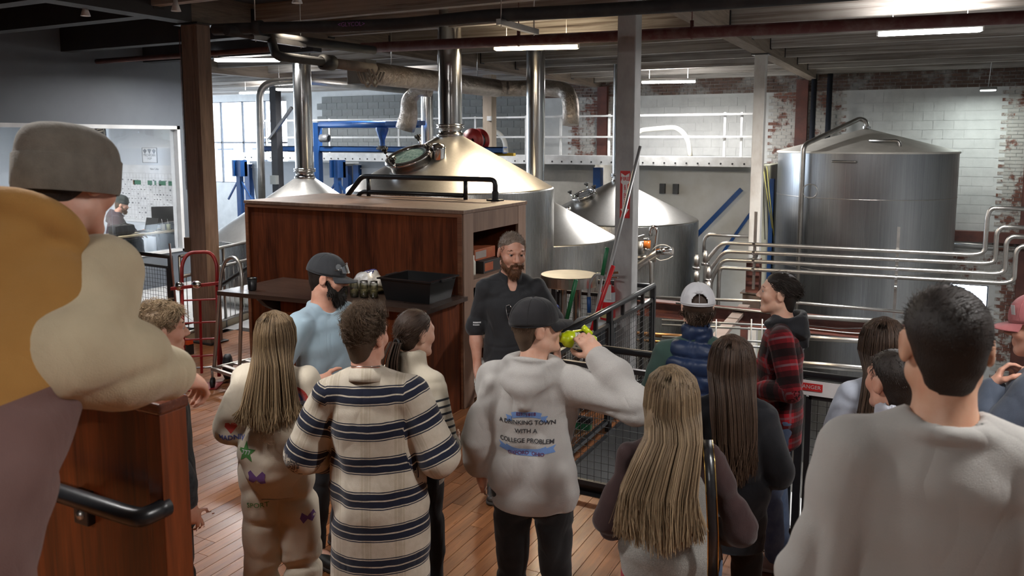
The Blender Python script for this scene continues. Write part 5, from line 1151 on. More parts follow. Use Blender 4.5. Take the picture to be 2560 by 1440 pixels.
        if face:
            for d in (1, -1):
                pr += [(Cone(H3(d * .050, .0, -.062), H3(d * .020, .068, -.098), .020 * hs, .019 * hs), .025), (Ell(H3(d * .040, .058, -.022), V3(.026, .026, .026) * hs), .02), (Cone(H3(d * .012, .085, .030), H3(d * .046, .070, .028), .012 * hs, .010 * hs), .014)]
                ea = Matrix.Rotation(math.radians(-18 * d), 3, 'Z') @ Matrix.Rotation(math.radians(-12), 3, 'X')
                pr += [(Ell(H3(d * .080, -.016, -.004), V3(.011, .021, .034) * hs, s.HR(ea)), .008)]
            pr += [(Ell(H3(0, .071, -.099), V3(.022, .020, .018) * hs), .02), (Cone(H3(0, .088, .020), H3(0, .112, -.022), .008 * hs, .0125 * hs), .012), (Ell(H3(.011, .100, -.028), V3(.009, .011, .008) * hs), .008), (Ell(H3(-.011, .100, -.028), V3(.009, .011, .008) * hs), .008), (Cone(H3(-.018, .086, -.056), H3(.018, .086, -.056), .0085 * hs, .0085 * hs), .008), (Cone(H3(-.015, .085, -.070), H3(.015, .085, -.070), .0090 * hs, .0090 * hs), .008)]
        lo = np.min([p.lo for p, _ in pr], 0); hi = np.max([p.hi for p, _ in pr], 0)
        F = Field(lo, hi, coarse, fine)
        for p, kk in pr: F.add(p, kk)
        if face:
            for d in (1, -1):
                F.sub(Ell(H3(d * .032, .100, .012), V3(.019, .016, .013) * hs, s.Rh), .012)
                F.sub(Ell(H3(d * .090, -.012, -.001), V3(.006, .011, .020) * hs, s.Rh), .005)
            for d in (1, -1):
                F.add(Cone(H3(d * .019, .0860, .0205), H3(d * .047, .0765, .0185), .0055 * hs, .0050 * hs), .006); F.add(Cone(H3(d * .033, .0895, .0205), H3(d * .033, .0885, .019), .0058 * hs, .005 * hs), .006); F.add(Cone(H3(d * .020, .0840, .0035), H3(d * .046, .0765, .0040), .0048 * hs, .0045 * hs), .006)
            F.sub(Cone(H3(-.022, .098, -.063), H3(.022, .098, -.063), .003 * hs, .003 * hs), .004)
        P, Q = F.nets(); me = npmesh('person', P, Q, s.skin); o = bpy.data.objects.new('person', me); COL.objects.link(o); o.matrix_world = s.Mw; o.location = s.pos; o.rotation_euler = (0, 0, s.rz)
        tag(o, s.label, 'person'); s.o = o
        if face:
            for d in (1, -1):
                b = MB().ball(H3(d * .032, .0765, .012), .0128 * hs, 14, 10); s.child(b, 'eye', m_eyew)
                g = s.Rh @ V3(0, 1, 0); b = MB().lathe([(0, .0137 * hs), (.0072 * hs, .0112 * hs)], H3(d * .032, .0765, .011), 14, g); s.child(b, 'iris', m_iris)
        return s
    def child(s, mb, name, mat, parent=None):
        me = mb.mesh(name); me.materials.append(mat) if not isinstance(mat, (list, tuple)) else [me.materials.append(x) for x in mat]
        return link(name, me, parent or s.o)
    def solid(s, name, prims, mat, h=.009, cuts=(), subs=(), wr=(.004, 16, .3), k=.03, attrs=None, fine=((), (), ()), seed=None):
        lo = np.min([p.lo for p, _ in prims], 0); hi = np.max([p.hi for p, _ in prims], 0); F = Field(lo, hi, h, fine)
        for p, kk in prims: F.add(p, kk)
        for p, kk in subs: F.sub(p, kk)
        for pt, n in cuts: F.cut(pt, n)
        P, Q = F.nets(); Nn = vnormals(P, Q); sd = seed if seed is not None else random.random() * 9
        if wr:
            wr = (wr[0] * 1.7, wr[1] * 1.25) + tuple(wr[2:]); f = wn(P, wr[1], sd) ; g = wn(P * V3(1, 1, wr[2] if len(wr) > 2 else 1), wr[1] * .45, sd + 3)
            hh = wn(P * V3(1, 1, 1.5), wr[1] * .62, sd + 6); h2 = wn(P * V3(.8, .8, 1.3), wr[1] * 1.25, sd + 11)
            P = P + Nn * (wr[0] * (.45 * f + .7 * (1 - 2 * np.abs(g)) - 1.25 * np.exp(-(hh / .16) ** 2) - .5 * np.exp(-(h2 / .2) ** 2)))[:, None]
        if getattr(s, 'post', None): P = s.post(P, Nn); s.post = None
        at = attrs(P) if attrs else None
        me = npmesh(name, P, Q, mat, attrs=at); return link(name, me, s.o)
    def torso_prims(s, off, boxy=0., z_lo=None, hem_r=None):
        k, w = s.k, s.w; out = []; n = len(s.spine)
        for i, ((p, r, q), (p2, r2, q2)) in enumerate(zip(s.spine[:-1], s.spine[1:])):
            o1 = off + (boxy if i < 3 else boxy * .5 if i == 3 else 0) ; o2 = off + (boxy if i + 1 < 3 else boxy * .5 if i + 1 == 3 else 0)
            if i >= n - 2: o2 = off * .5
            if i >= n - 3: o1 = min(o1, off * .8)
            out.append((Cone(p, p2, r * k + o1, r2 * k + o2, ((r * q * k * w + o1) / (r * k + o1), (r2 * q2 * k * w + o2) / (r2 * k + o2))), .012))
        if z_lo is not None:
            p, r, q = s.spine[0]; o1 = off + boxy; hr = hem_r if hem_r is not None else 0
            out.append((Cone((p[0], p[1], z_lo), p, r * k + o1 + hr, r * k + o1, ((r * q * k * w + o1 + hr) / (r * k + o1 + hr), (r * q * k * w + o1) / (r * k + o1))), .012))
        return out
    def sleeve_prims(s, side, off, frac=1., r0=.058, r1=.05, r2=.045, bag=0.):
        k = s.k; a = s.sh[side]; e, w, _ = s.arm[side]; out = [(Cone(s.nb - s.up * .025 * k + V3(side * .03 * k, -.005, 0), a + s.up * .004, .042 * k + off * .6, r0 * .93 * k + off * .9), .02), (Cone(s.sp(.40, -.005) + V3(side * .08 * k, 0, 0), a, .055 * k + off, r0 * .95 * k + off), .012)]
        wd = s.w
        if frac <= .55:
            out.append((Cone(a, a + (e - a) * (frac / .5), r0 * k * wd + off, r1 * k * wd + off * 1.3), .015))
        else:
            out += [(Cone(a, e, r0 * k * wd + off, r1 * k * wd + off + bag * .5), .018), (Cone(e, e + (w - e) * .55, r1 * k * wd + off + bag * .5, r1 * .9 * k * wd + off + bag), .012), (Cone(e + (w - e) * .5, e + (w - e) * .97, r1 * .9 * k * wd + off + bag, r2 * k + off * .5), .012)]
        return out
    def shirt(s, name, mat, off=.018, hem=.80, boxy=0., sleeve=1., neck='crew', r=(.060, .054, .044), bag=0., wr=(.005, 15, .35), h=.010, extra=(), attrs=None, cuts=(), hem_r=0., arms=(1, -1), subs=(), k=.03):
        off *= .62; bag *= .6; r = tuple(q * .76 for q in r); boxy *= .8
        pr = s.torso_prims(off, boxy, hem * s.k - .02, hem_r); cut = [((0, 0, hem * s.k), (0, 0, -1))] + list(cuts); sb = list(subs)
        for d in arms:
            pr += s.sleeve_prims(d, off, sleeve, *r, bag=bag)
        for d in (arms if sleeve <= .55 else ()):
            a = s.sh[d]; e = s.arm[d][0]
        nb = s.nb
        if neck in ('crew', 'v'):
            pr.append((Torus(nb + s.up * -.022 + V3(0, .006, 0), .070 * s.k * s.w ** .5, .011, np.array(Matrix.Rotation(-.35, 3, 'X')), (1.12, 1.05)), .015))
        if neck == 'polo': sb.append((Ell(nb + s.fw * .075 - s.up * .045, (.034, .05, .062)), .01))
        if neck == 'hood':
            tl = np.array(Matrix.Rotation(-.35 - s.lean, 3, 'X')); b = nb - s.fw * .03
            pr += [(Torus(nb + s.up * .0 - s.fw * .012, .088, .030, tl, (1.1, 1.1)), .02), (Torus(nb - s.up * .03 - s.fw * .045, .095, .034, np.array(Matrix.Rotation(.5 - s.lean, 3, 'X')), (1.05, 1.0)), .02),
                   (Cone(nb - s.fw * .105 - s.up * .02, nb - s.fw * .135 - s.up * .15, .050, .028, (1.9, 1.2)), .03)]
        if neck == 'low': pr.append((Torus(nb - s.up * .022, .074 * s.k, .014, np.array(Matrix.Rotation(-.2, 3, 'X')), (1.12, 1.05)), .015)); sb.append((Cone(nb - s.up * .016, nb + s.up * .2, .066 * s.k, .085 * s.k), .006))
        if neck == 'stand':
            pr.append((Cone(nb - s.up * .03, nb + s.up * .038, .084 * s.k, .078 * s.k), .015))
        sb.append((Cone(nb - s.up * .02, nb + s.up * .25, .057 * s.k * s.w ** .4, .060 * s.k * s.w ** .4), .006))
        pr += list(extra)
        o = s.solid(name, pr, mat, h, cut, sb, wr, k, attrs)
        if neck in ('polo', 'collar'):
            kk = s.k * s.w ** .45; b = MB(); vs = []; n = 40; pol = neck == 'polo'; A = math.radians(158 if pol else 180)
            for i in range(n + 1):
                a = -A + 2 * A * i / n; ca, sa = math.cos(a), math.sin(a); fr = (1 - ca) / 2        # 0 at the nape, 1 at the throat
                for rr, zz in ((.0600, .008 - .030 * fr), (.0615, .036 - .038 * fr), (.0660, .041 - .038 * fr), (.0840, .004 - .030 * fr - (.030 * fr ** 3 if pol else 0)), (.0900, -.012 - .030 * fr - (.034 * fr ** 3 if pol else 0))):
                    vs.append(nb + V3(sa * rr * 1.06 * kk, 0, 0) - s.fw * (ca * rr * kk + .004) + s.up * zz * s.k)
            b.add(vs, [(5 * i + j, 5 * i + j + 1, 5 * i + j + 6, 5 * i + j + 5) for i in range(n) for j in range(4)], True); c_ = s.child(b, 'collar', mat, o); md = c_.modifiers.new('thickness', 'SOLIDIFY'); md.thickness = .004
            if attrs: a_ = attrs(np.array([tuple(q) for q in vs])); [c_.data.attributes.new(q, 'FLOAT', 'POINT').data.foreach_set('value', (a_[q] if q != 'v' else a_[q] * 0 + .092).astype(np.float32)) for q in a_]
        return o
    def trousers(s, name, mat, off=.014, top=1.02, flare=(.0, .0), length=.06, wr=(.004, 17, .5), h=.016, bag=0.):
        k = s.k; pr = []
        for (p, r, q), (p2, r2, q2) in list(zip(s.spine, s.spine[1:]))[:2]: pr.append((Cone(p, p2, r * k + off * .6, r2 * k + off * .5, (q * s.w, q2 * s.w)), .012))
        for d in (1, -1):
            a = s.an[d]; a2 = s.kn[d] + (a - s.kn[d]) * 1.0
            pr += [(Cone(s.hip[d], s.kn[d], .082 * k + off * .7, .054 * k + off * .7 + bag), .025), (Cone(s.kn[d], a2 - V3(0, 0, .02), .054 * k + off * .7 + bag, .045 * k + off * .7 + bag + flare[0]), .015)]
        cuts = [((0, 0, top * k), (0, 0, 1)), ((0, 0, length), (0, 0, -1))] if not s.sit else [((0, 0, .09), (0, 0, -1))]
        return s.solid(name, pr, mat, h, cuts, (), wr)
    def shoes(s, mat, sole, tall=.11, name='shoe'):
        for d in (1, -1):
            a = s.an[d]; t = V3(a[0] + d * .03, a[1] + .17, .035)
            pr = [(Cone((a[0], a[1] - .035, .04), (a[0], a[1] + .02, .045), .040, .043), .02), (Cone((a[0], a[1] + .02, .05), t, .043, .032, (1.05, 1.3)), .03), (Cone((a[0], a[1] - .01, .05), (a[0], a[1] - .01, tall), .045, .047), .03)]
            o = s.solid(name, pr, mat, .010, [((0, 0, .022), (0, 0, -1)), ((0, 0, tall), (0, 0, 1))], (), None)
            b = [(Cone((a[0], a[1] - .035, .014), (a[0], a[1] + .02, .014), .046, .046), .02), (Cone((a[0], a[1] + .02, .014), (t[0], t[1], .014), .046, .042, (1, 1.15)), .02)]
            me = s.solid('sole', b, sole, .012, [((0, 0, .026), (0, 0, 1)), ((0, 0, .001), (0, 0, -1))], (), None); me.parent = o
    # -------- hair
    def strands(s, pts, r, mat, name='hair', taper=.35, base=None, sides=3, bl=.28):
        """pts: n x m x 3 strand points in body space -> one hair mesh"""
        keep = np.random.rand(len(pts)) < .54; pts = pts[keep]; r = (r[keep] if np.ndim(r) else r) * 1.22; pts = pts[:, ::2] if pts.shape[1] in (7, 9) else pts
        n, m, _ = pts.shape; T = np.gradient(pts, axis=1); T /= np.linalg.norm(T, axis=2, keepdims=True) + 1e-9
        ref = V3(.31, .77, .55); X = np.cross(T, ref); X /= np.linalg.norm(X, axis=2, keepdims=True) + 1e-9; Y = np.cross(T, X)
        rr = (r if np.ndim(r) else np.full(n, r))[:, None] * np.linspace(1, taper, m)[None, :]; vs = []
        for j in range(sides):
            a = 2 * math.pi * j / sides; vs.append(pts + (X * math.cos(a) + Y * math.sin(a)) * rr[:, :, None])
        P = np.stack(vs, 2).reshape(-1, 3); b = (np.arange(n)[:, None, None] * m + np.arange(m - 1)[None, :, None]) * sides; j = np.arange(sides)[None, None, :]; j2 = (j + 1) % sides
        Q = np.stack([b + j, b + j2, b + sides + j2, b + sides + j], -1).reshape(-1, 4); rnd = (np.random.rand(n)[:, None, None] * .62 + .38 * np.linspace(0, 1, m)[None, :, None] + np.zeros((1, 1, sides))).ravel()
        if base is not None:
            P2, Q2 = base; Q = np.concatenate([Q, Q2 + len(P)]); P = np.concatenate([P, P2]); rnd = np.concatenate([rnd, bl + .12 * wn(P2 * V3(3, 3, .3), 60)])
        me = npmesh(name, P, Q, mat, attrs={'rnd': rnd}); return link(name, me, s.o)
    def scalp(s, n, low_back=-.062, front=.062, side=-.002, grow=1.02, top_only=None, zmax=9.):
        """root points and normals in head space over the hair bearing part of the skull"""
        c = V3(0, -.014, .034); r = V3(.0765, .096, .086) * grow; out = []
        while len(out) < n:
            d = np.random.randn(n * 3, 3); d /= np.linalg.norm(d, axis=1, keepdims=True); p = c + d * r
            y = p[:, 1]; lim = np.where(y > .02, side + (front - side) * np.clip((y - .02) / .045, 0, 1), np.where(y < -.045, low_back, low_back + (side - low_back) * np.clip((y + .045) / .045, 0, 1)))
            ok = (p[:, 2] > lim) & (p[:, 2] < zmax)
            if top_only is not None: ok &= p[:, 2] > top_only
            out += list(np.concatenate([p, d], 1)[ok])
        a = np.array(out[:n]); return a[:, :3], a[:, 3:]
    def hair_base(s, grow=1.05, low_back=-.065, front=.060, h=.008, extra=()):
        """scalp cap under the strands"""
        F = Field(s.hc - .16, s.hc + .16, h); F.add(Ell(s.H3(0, -.016, .036), V3(.0765, .096, .086) * s.hs * grow, s.Rh), 0)
        F.add(Cone(s.H3(0, -.055, -.03), s.H3(0, -.050, low_back), .048 * s.hs, .040 * s.hs, (1.25, 1.2), s.Rh @ V3(1, 0, 0)), .02)
        for p in extra: F.add(p, .015)
        F.sub(Cone(s.H3(-.12, .062, -.02), s.H3(.12, .062, -.02), .080 * s.hs, .080 * s.hs), .012)
        F.sub(Ell(s.H3(0, .10, -.03), V3(.09, .085, front + .03) * s.hs, s.Rh), .01)
        for d in (1, -1): F.sub(Ell(s.H3(d * .085, -.01, -.025), V3(.02, .024, .032) * s.hs, s.Rh), .008)
        F.cut(s.H3(0, 0, low_back), s.Rh @ V3(0, .35, -1)); return F.nets()
    def short_hair(s, mat, n=2600, L=(.02, .035), comb=(0, -.6, .3), curl=0., lift=.6, r=.0016, front=.080, low_back=-.062, side_len=.5, name='hair', m=5, cf=60, base=True, side=-.002, top_only=None, clump=0., zmax=9., rand=.25):
        p, d = s.scalp(n, low_back, front, side, top_only=top_only, zmax=zmax); cb = V3(*comb); f = np.clip((p[:, 2] - .0) / .09, 0, 1) * (1 - side_len) + side_len
        Ln = (np.random.rand(n) * (L[1] - L[0]) + L[0]) * f; tang = cb - d * (d @ cb)[:, None]; tang /= np.linalg.norm(tang, axis=1, keepdims=True) + 1e-6
        tang = tang + rand * np.random.randn(n, 3)
        if clump:
            cs = np.stack([wn(p, 45, 1.), wn(p, 45, 4.), wn(p, 45, 7.)], 1); tang = tang + clump * cs
        t = np.linspace(0, 1, m)[None, :, None]; dir0 = d * lift + tang * (1 - lift * .5); dir0 /= np.linalg.norm(dir0, axis=1, keepdims=True); dir1 = tang * .9 + V3(0, 0, -.35)
        pts = p[:, None, :] - d[:, None, :] * .004 + Ln[:, None, None] * (dir0[:, None, :] * t + .5 * (dir1 - dir0 * .3)[:, None, :] * t ** 2) - d[:, None, :] * (Ln ** 2 / .17)[:, None, None] * t ** 2 * (1 - min(1, lift))
        if curl:
            ph = wn(p, 38, 2.)[:, None] * 4 + np.random.rand(n)[:, None] * 1.2; a = ph + np.linspace(0, cf * .12, m)[None, :]; u = np.cross(d, V3(.3, .2, .9)); u /= np.linalg.norm(u, axis=1, keepdims=True); v_ = np.cross(d, u)
            pts = pts + curl * np.linspace(.2, 1, m)[None, :, None] * (u[:, None, :] * np.cos(a)[:, :, None] + v_[:, None, :] * np.sin(a)[:, :, None])
        pts = s.hc + (pts * s.hs) @ s.Rh.T
        return s.strands(pts, r, mat, name, base=s.hair_base(low_back=low_back, front=front) if base else None)
    def long_hair(s, mat, n=1700, zend=1.15, part=0., width=.125, back=.115, spread=1., wave=.006, r=.0022, m=13, jag=.06, front_amt=.15, narrow=1.0, out=0., side_lock=.4, ybias=0.):
        """straight hair falling over the shoulders and the back; heights in metres in body space"""
        ph = (np.random.rand(n) * 2 - 1); ph = np.sign(ph) * np.abs(ph) ** .9 * math.radians(118 + 25 * front_amt)   # 0 = straight back
        lay = np.random.rand(n) ** .7; hc = s.hc; hs = s.hs; R = s.Rh; t = np.linspace(0, 1, m)
        sx, cy = np.sin(ph), -np.cos(ph)
        c = V3(0, -.014, .034)
        root = np.stack([part + sx * .012 * np.random.rand(n), -.06 * np.random.rand(n) + .045 * (1 - np.random.rand(n) ** 2), np.full(n, .0)], 1); rr = (root[:, 0] / .0765) ** 2 + ((root[:, 1] + .014) / .096) ** 2; root[:, 2] = .034 + .086 * np.sqrt(np.clip(1 - rr, 0, 1)) * (1.05 + .05 * lay)
        ga = 1.05 + .20 * lay
        mid = np.stack([sx * .080 * ga, -.018 + cy * .100 * ga + .02 * np.abs(sx), np.full(n, .045)], 1); ear = np.stack([sx * .084 * (ga + .06), -.02 + cy * .100 * ga + .015 * np.abs(sx), np.full(n, -.045)], 1)
        er = V3(.0765, .096, .086); dd = (root - c) / er + (mid - c) / er; dd /= np.linalg.norm(dd, axis=1, keepdims=True); top = c + dd * er * (1.07 + .12 * lay)[:, None]
        def w(p): return hc + (p * hs) @ R.T
        zl = zend + jag * (np.random.rand(n) - .5) + .05 * np.abs(sx); zn = s.nb[2] - .03
        k = s.k
        neck = np.stack([hc[0] + sx * width * .82, s.nb[1] - .065 + cy * .055 * (.6 + .8 * lay) + ybias, np.full(n, zn + .05)], 1)
        yb = s.sp(.38, 0)[1] - back * (.95 + .35 * lay) + .05 * np.abs(sx) ** 2 + ybias
        sh_ = np.stack([hc[0] + sx * width * spread + out, yb + .01, np.full(n, s.sp(.38)[2])], 1); en = np.stack([hc[0] + sx * width * spread * narrow + out + .012 * np.random.randn(n), yb + s.up[1] * 0 - .012, zl], 1)
        C = np.stack([w(root), w(top), w(mid), w(ear), neck, sh_, en], 1); kt = np.array([0, .11, .22, .34, .5, .66, 1.0]); pts = np.zeros((n, m, 3))
        for i, tt in enumerate(t):   # Catmull-Rom through the guide points
            j = min(len(kt) - 2, int(np.searchsorted(kt, tt, 'right') - 1)); u = (tt - kt[j]) / (kt[j + 1] - kt[j]); p0, p1, p2, p3 = C[:, max(j - 1, 0)], C[:, j], C[:, j + 1], C[:, min(j + 2, len(kt) - 1)]
            pts[:, i] = .5 * (2 * p1 + (p2 - p0) * u + (2 * p0 - 5 * p1 + 4 * p2 - p3) * u * u + (3 * p1 - 3 * p2 + p3 - p0) * u ** 3)
        cl = np.floor((ph + 3) * 9 + lay * 2) ; off = np.stack([np.sin(cl * 12.9 + t[:, None] * 5), np.cos(cl * 7.7 + t[:, None] * 4), 0 * cl[None, :] + 0 * t[:, None]], -1).transpose(1, 0, 2)
        pts = pts + wave * off * t[None, :, None]
        F = Field(np.minimum(hc - .16, V3(hc[0] - .2, s.nb[1] - .3, zend)), hc + .17, .011)
        F.add(Ell(s.H3(0, -.016, .034), V3(.079, .099, .0905) * hs, R), 0)
        F.add(Cone(s.H3(0, -.045, -.01), (hc[0] + out * .5, s.nb[1] - .075 + ybias, zn + .03), .068 * hs, .030, (1.2, width * .55 / .030)), .02)
        ym = s.sp(.38, 0)[1] - back * 1.02 + ybias
        F.add(Cone((hc[0] + out * .5, s.nb[1] - .075 + ybias, zn + .03), (hc[0] + out, ym + .03, zend + .06), .026, .014, (width * .58 / .026, width * .66 * narrow / .014)), .02)
        F.sub(Ell(s.H3(0, .11, -.045), V3(.085, .115, .115) * hs, R), .012)
        return s.strands(pts, r, mat, base=F.nets(), taper=.6, bl=.45)
    # -------- headwear, in head space
    def cap(s, mat, tilt=-8., brim=True, back=False, name='cap', grow=1.12, strap=None, brim_len=.072, button=True, low=-.004, brim_mat=None):
        c = V3(0, -.012, .034); r = V3(.0765, .099, .092) * grow; n, rings = (96, 30) if strap else (48, 14); b = MB(); tl = math.radians(tilt); Rt = np.array(Matrix.Rotation(tl, 3, 'X'))
        def T(p): return s.hc + s.Rh @ ((c + Rt @ (np.array(p) - c)) * s.hs)
        vs = []
        for i in range(rings + 1):
            a = (math.pi / 2) * i / rings
            for j in range(n):
                th = 2 * math.pi * j / n; seam = 1 - .010 * max(0, 1 - abs(((j % (n / 6)) - n / 12) * 12 / n - .0) * 0) if 0 else 1
                q = math.cos(th * 6) ; rr = math.cos(a) ** .82; z = math.sin(a) ** 1.0
                vs.append(T((c[0] + r[0] * rr * math.cos(th) * (1 + .006 * q), c[1] + r[1] * rr * math.sin(th) * (1 + .006 * q), c[2] + low + (r[2] - low) * z)))
        fs = [(i * n + j, i * n + (j + 1) % n, (i + 1) * n + (j + 1) % n, (i + 1) * n + j) for i in range(rings) for j in range(n)]
        if strap is not None:   # opening at the rear above the strap
            keep = []
            for f in fs:
                i, j = f[0] // n, f[0] % n; th = j / n * 2 * math.pi; dd = abs((th - 1.5 * math.pi))
                if i >= 2 and (dd / .50) ** 2 + ((i - 2) / 9.) ** 2 < 1: continue
                keep.append(f)
            fs = keep
        b.add(vs, fs, True); o = s.child(b, name, mat); so = o.modifiers.new('thickness', 'SOLIDIFY'); so.thickness = .003; so.offset = 1
        # lower band
        b = MB(); m2 = 48; vs = []
        for z in (low - .006, low + .012):
            for j in range(m2): th = 2 * math.pi * j / m2; vs.append(T((r[0] * 1.012 * math.cos(th), c[1] + r[1] * 1.012 * math.sin(th), c[2] + z)))
        b.add(vs, [(j, (j + 1) % m2, m2 + (j + 1) % m2, m2 + j) for j in range(m2)], True); s.child(b, 'band', mat, o)
        if button: s.child(MB().ball(T((0, c[1], c[2] + r[2] + .001)), .007, 8, 5), 'button', mat, o)
        for k in range(6):
            th = k * math.pi / 3 + (math.pi / 6); pth = []
            for i in range(10): a = (math.pi / 2) * (i + .3) / 10; rr = math.cos(a) ** .82; pth.append(T((r[0] * rr * math.cos(th) * 1.016, c[1] + r[1] * rr * math.sin(th) * 1.016, c[2] + low + (r[2] - low) * math.sin(a) + .003)))
            s.child(MB().tube(pth, .0013, 4), 'seam', brim_mat or mat, o)
        if brim:
            b = MB(); mm = 18; L = 8; vs = []
            for sd_ in (0, 1):
                for i in range(L + 1):
                    t = i / L
                    for j in range(mm + 1):
                        u = -1 + 2 * j / mm; th = math.pi / 2 + u * 1.12; ext = brim_len * t * math.sqrt(max(0, 1 - (u * .96) ** 2))
                        x = r[0] * 1.01 * math.cos(th) * (1 + .06 * t); y = c[1] + r[1] * 1.01 * math.sin(th) + ext; z = c[2] + low - .012 * t - .020 * (u * u) * (t ** .5) - .004 * sd_
                        vs.append(T((x, y, z)))
            K = (L + 1) * (mm + 1); fs = []
            for sd_ in (0, 1):
                for i in range(L):
                    for j in range(mm):
                        q = (i * (mm + 1) + j + sd_ * K, i * (mm + 1) + j + 1 + sd_ * K, (i + 1) * (mm + 1) + j + 1 + sd_ * K, (i + 1) * (mm + 1) + j + sd_ * K); fs.append(q if not sd_ else q[::-1])
            for j in range(mm): a = L * (mm + 1) + j; fs.append((a, a + 1, a + 1 + K, a + K))
            b.add(vs, fs, True); s.child(b, 'brim', brim_mat or mat, o)
        return o, T
    def beanie(s, mat, height=.135, grow=1.14, low=.012, fold=.05, tilt=0., slouch=(0, -.02)):
        c = V3(0, -.014, .034); r = V3(.078, .100, .09) * grow; n = 72; Rt = np.array(Matrix.Rotation(math.radians(tilt), 3, 'X'))
        def T(p): return s.hc + s.Rh @ ((c + Rt @ (np.array(p) - c)) * s.hs)
        prof = [(1.0, low), (1.03, low + .012), (1.035, low + fold - .004), (1.0, low + fold)]; k = 14
        for i in range(1, k + 1):
            a = math.pi / 2 * i / k; prof.append((math.cos(a) ** .62 * .99, low + fold + (height - fold) * math.sin(a)))
        def build(pf, rib):
            vs = []
            for rr, z in pf:
                q = max(0, (z - low - fold) / (height - fold)); amp = rib * (rr > .05)
                for j in range(n):
                    th = 2 * math.pi * j / n; g = 1 + amp * (1 if j % 2 else -1) + .018 * math.sin(th * 3 + z * 30) * q
                    vs.append(T((r[0] * rr * g * math.cos(th) + slouch[0] * q * q, c[1] + r[1] * rr * g * math.sin(th) + slouch[1] * q * q, c[2] + z)))
            return vs, [(i * n + j, i * n + (j + 1) % n, (i + 1) * n + (j + 1) % n, (i + 1) * n + j) for i in range(len(pf) - 1) for j in range(n)]
        v, f = build(prof[3:], .005); o = s.child(MB().add(v, f, True), 'beanie', mat); v, f = build(prof[:4], .006); s.child(MB().add(v, f, True), 'folded_cuff', mat, o); return o
    def beard(s, mat, n=1500, L=.03, low=-.13, r=.0018, full=1.0, moustache=True, up=.005):
        """short strands over jaw and chin with a solid under layer"""
        F = Field(s.hc - .19, s.hc + .17, .0065); e = L * .55
        for d in (1, -1): F.add(Cone(s.H3(d * .062, .004, up - .02), s.H3(d * .048, .035, -.072), .012, .018 + e * .3), .015).add(Cone(s.H3(d * .048, .035, -.075), s.H3(0, .075, -.100 - e * .5), .020 + e * .3, .024 + e * .5), .02)
        F.add(Ell(s.H3(0, .074, -.104 - e * .7), V3(.034 + e * .4, .028 + e * .3, .030 + e), s.Rh), .02)
        if moustache: F.add(Cone(s.H3(-.026, .090, -.056), s.H3(0, .101, -.045), .0075, .008), .008).add(Cone(s.H3(.026, .090, -.056), s.H3(0, .101, -.045), .0075, .008), .008); [F.add(Cone(s.H3(d * .026, .090, -.056), s.H3(d * .030, .078, -.09), .008, .012), .008) for d in (1, -1)]
        F.sub(Cone(s.H3(-.014, .104, -.066), s.H3(.014, .104, -.066), .006, .006), .004)
        P, Q = F.nets(); Nn = vnormals(P, Q); i = np.random.randint(0, len(P), n); p, d = P[i], Nn[i]; dn = s.Rh @ V3(0, .35, -1); m = 4; t = np.linspace(0, 1, m)[None, :, None]
        ln = (L * .55 * (.4 + .6 * np.random.rand(n)))[:, None, None]; g = d * .5 + dn * .9 + .35 * np.random.randn(n, 3); pts = p[:, None, :] + ln * (g[:, None, :] * t + (dn - g * .3)[:, None, :] * .4 * t * t)
        return s.strands(pts, r, mat, 'beard', base=(P, Q))
    def brows(s, mat, n=60):
        for d in (1, -1):
            u = np.random.rand(n); p = np.stack([d * (.014 + .036 * u), .090 - .018 * u ** 2 + 0 * u, .029 + .006 * np.sin(u * 3) + .003 * np.random.randn(n)], 1); g = np.stack([d * .8 + 0 * u, -.1 + 0 * u, .25 + .2 * np.random.randn(n)], 1)
            t = np.linspace(0, 1, 3)[None, :, None]; pts = s.hc + ((p[:, None, :] + .010 * g[:, None, :] * t) * s.hs) @ s.Rh.T; s.strands(pts, .0013, mat, 'eyebrow')
    def decal(s, me, garment, o, ux, uy, nrm, mat, name='print', off=.0015, parent=None, maxd=.25):
        """lay a flat mesh (x, y) on the garment: o + x*ux + y*uy, dropped along -nrm"""
        bv = s.bvh(garment); o, ux, uy, nrm = Vector(o), Vector(ux).normalized(), Vector(uy).normalized(), Vector(nrm).normalized(); bm = bmesh.new(); bm.from_mesh(me)
        bmesh.ops.triangulate(bm, faces=bm.faces[:])
        for _ in range(2):
            le = [e for e in bm.edges if e.calc_length() > .02]
            if le: bmesh.ops.subdivide_edges(bm, edges=le, cuts=1)
            bmesh.ops.triangulate(bm, faces=bm.faces[:])
        for v in bm.verts:
            p = o + ux * v.co.x + uy * v.co.y; hit = bv.ray_cast(p + nrm * .25, -nrm, .25 + maxd); v.co = (hit[0] + nrm * (off + max(0, v.co.z) * .5)) if hit[0] is not None else p; v.tag = hit[0] is None
        bmesh.ops.delete(bm, geom=[v for v in bm.verts if v.tag], context='VERTS')
        me2 = bpy.data.meshes.new(name); bm.to_mesh(me2); bm.free(); me2.materials.clear(); me2.materials.append(mat); return link(name, me2, parent or garment)
    def bvh(s, g):
        if not hasattr(s, '_b'): s._b = {}
        if g.name not in s._b: s._b[g.name] = BVHTree.FromPolygons([v.co for v in g.data.vertices], [p.vertices for p in g.data.polygons])
        return s._b[g.name]
def fig_at(px, py, d, z0, **kw):
    kw['va'] = math.atan2(px - CXP, FPX)
    """a figure whose head centre is seen at a pixel at distance d while its feet stand at z0"""
    w = atd(px, py, d); H = kw.pop('H', 1.8)
    for _ in range(6):
        f = Fig(H=H, z0=z0, pos=(0, 0, z0), **kw); H *= (w.z - z0) / f.hc[2]
    R = Matrix.Rotation(f.rz, 3, 'Z'); o = R @ Vector((f.hc[0], f.hc[1], 0)); return Fig(H=H, z0=z0, pos=(w.x - o.x, w.y - o.y, z0), **kw)
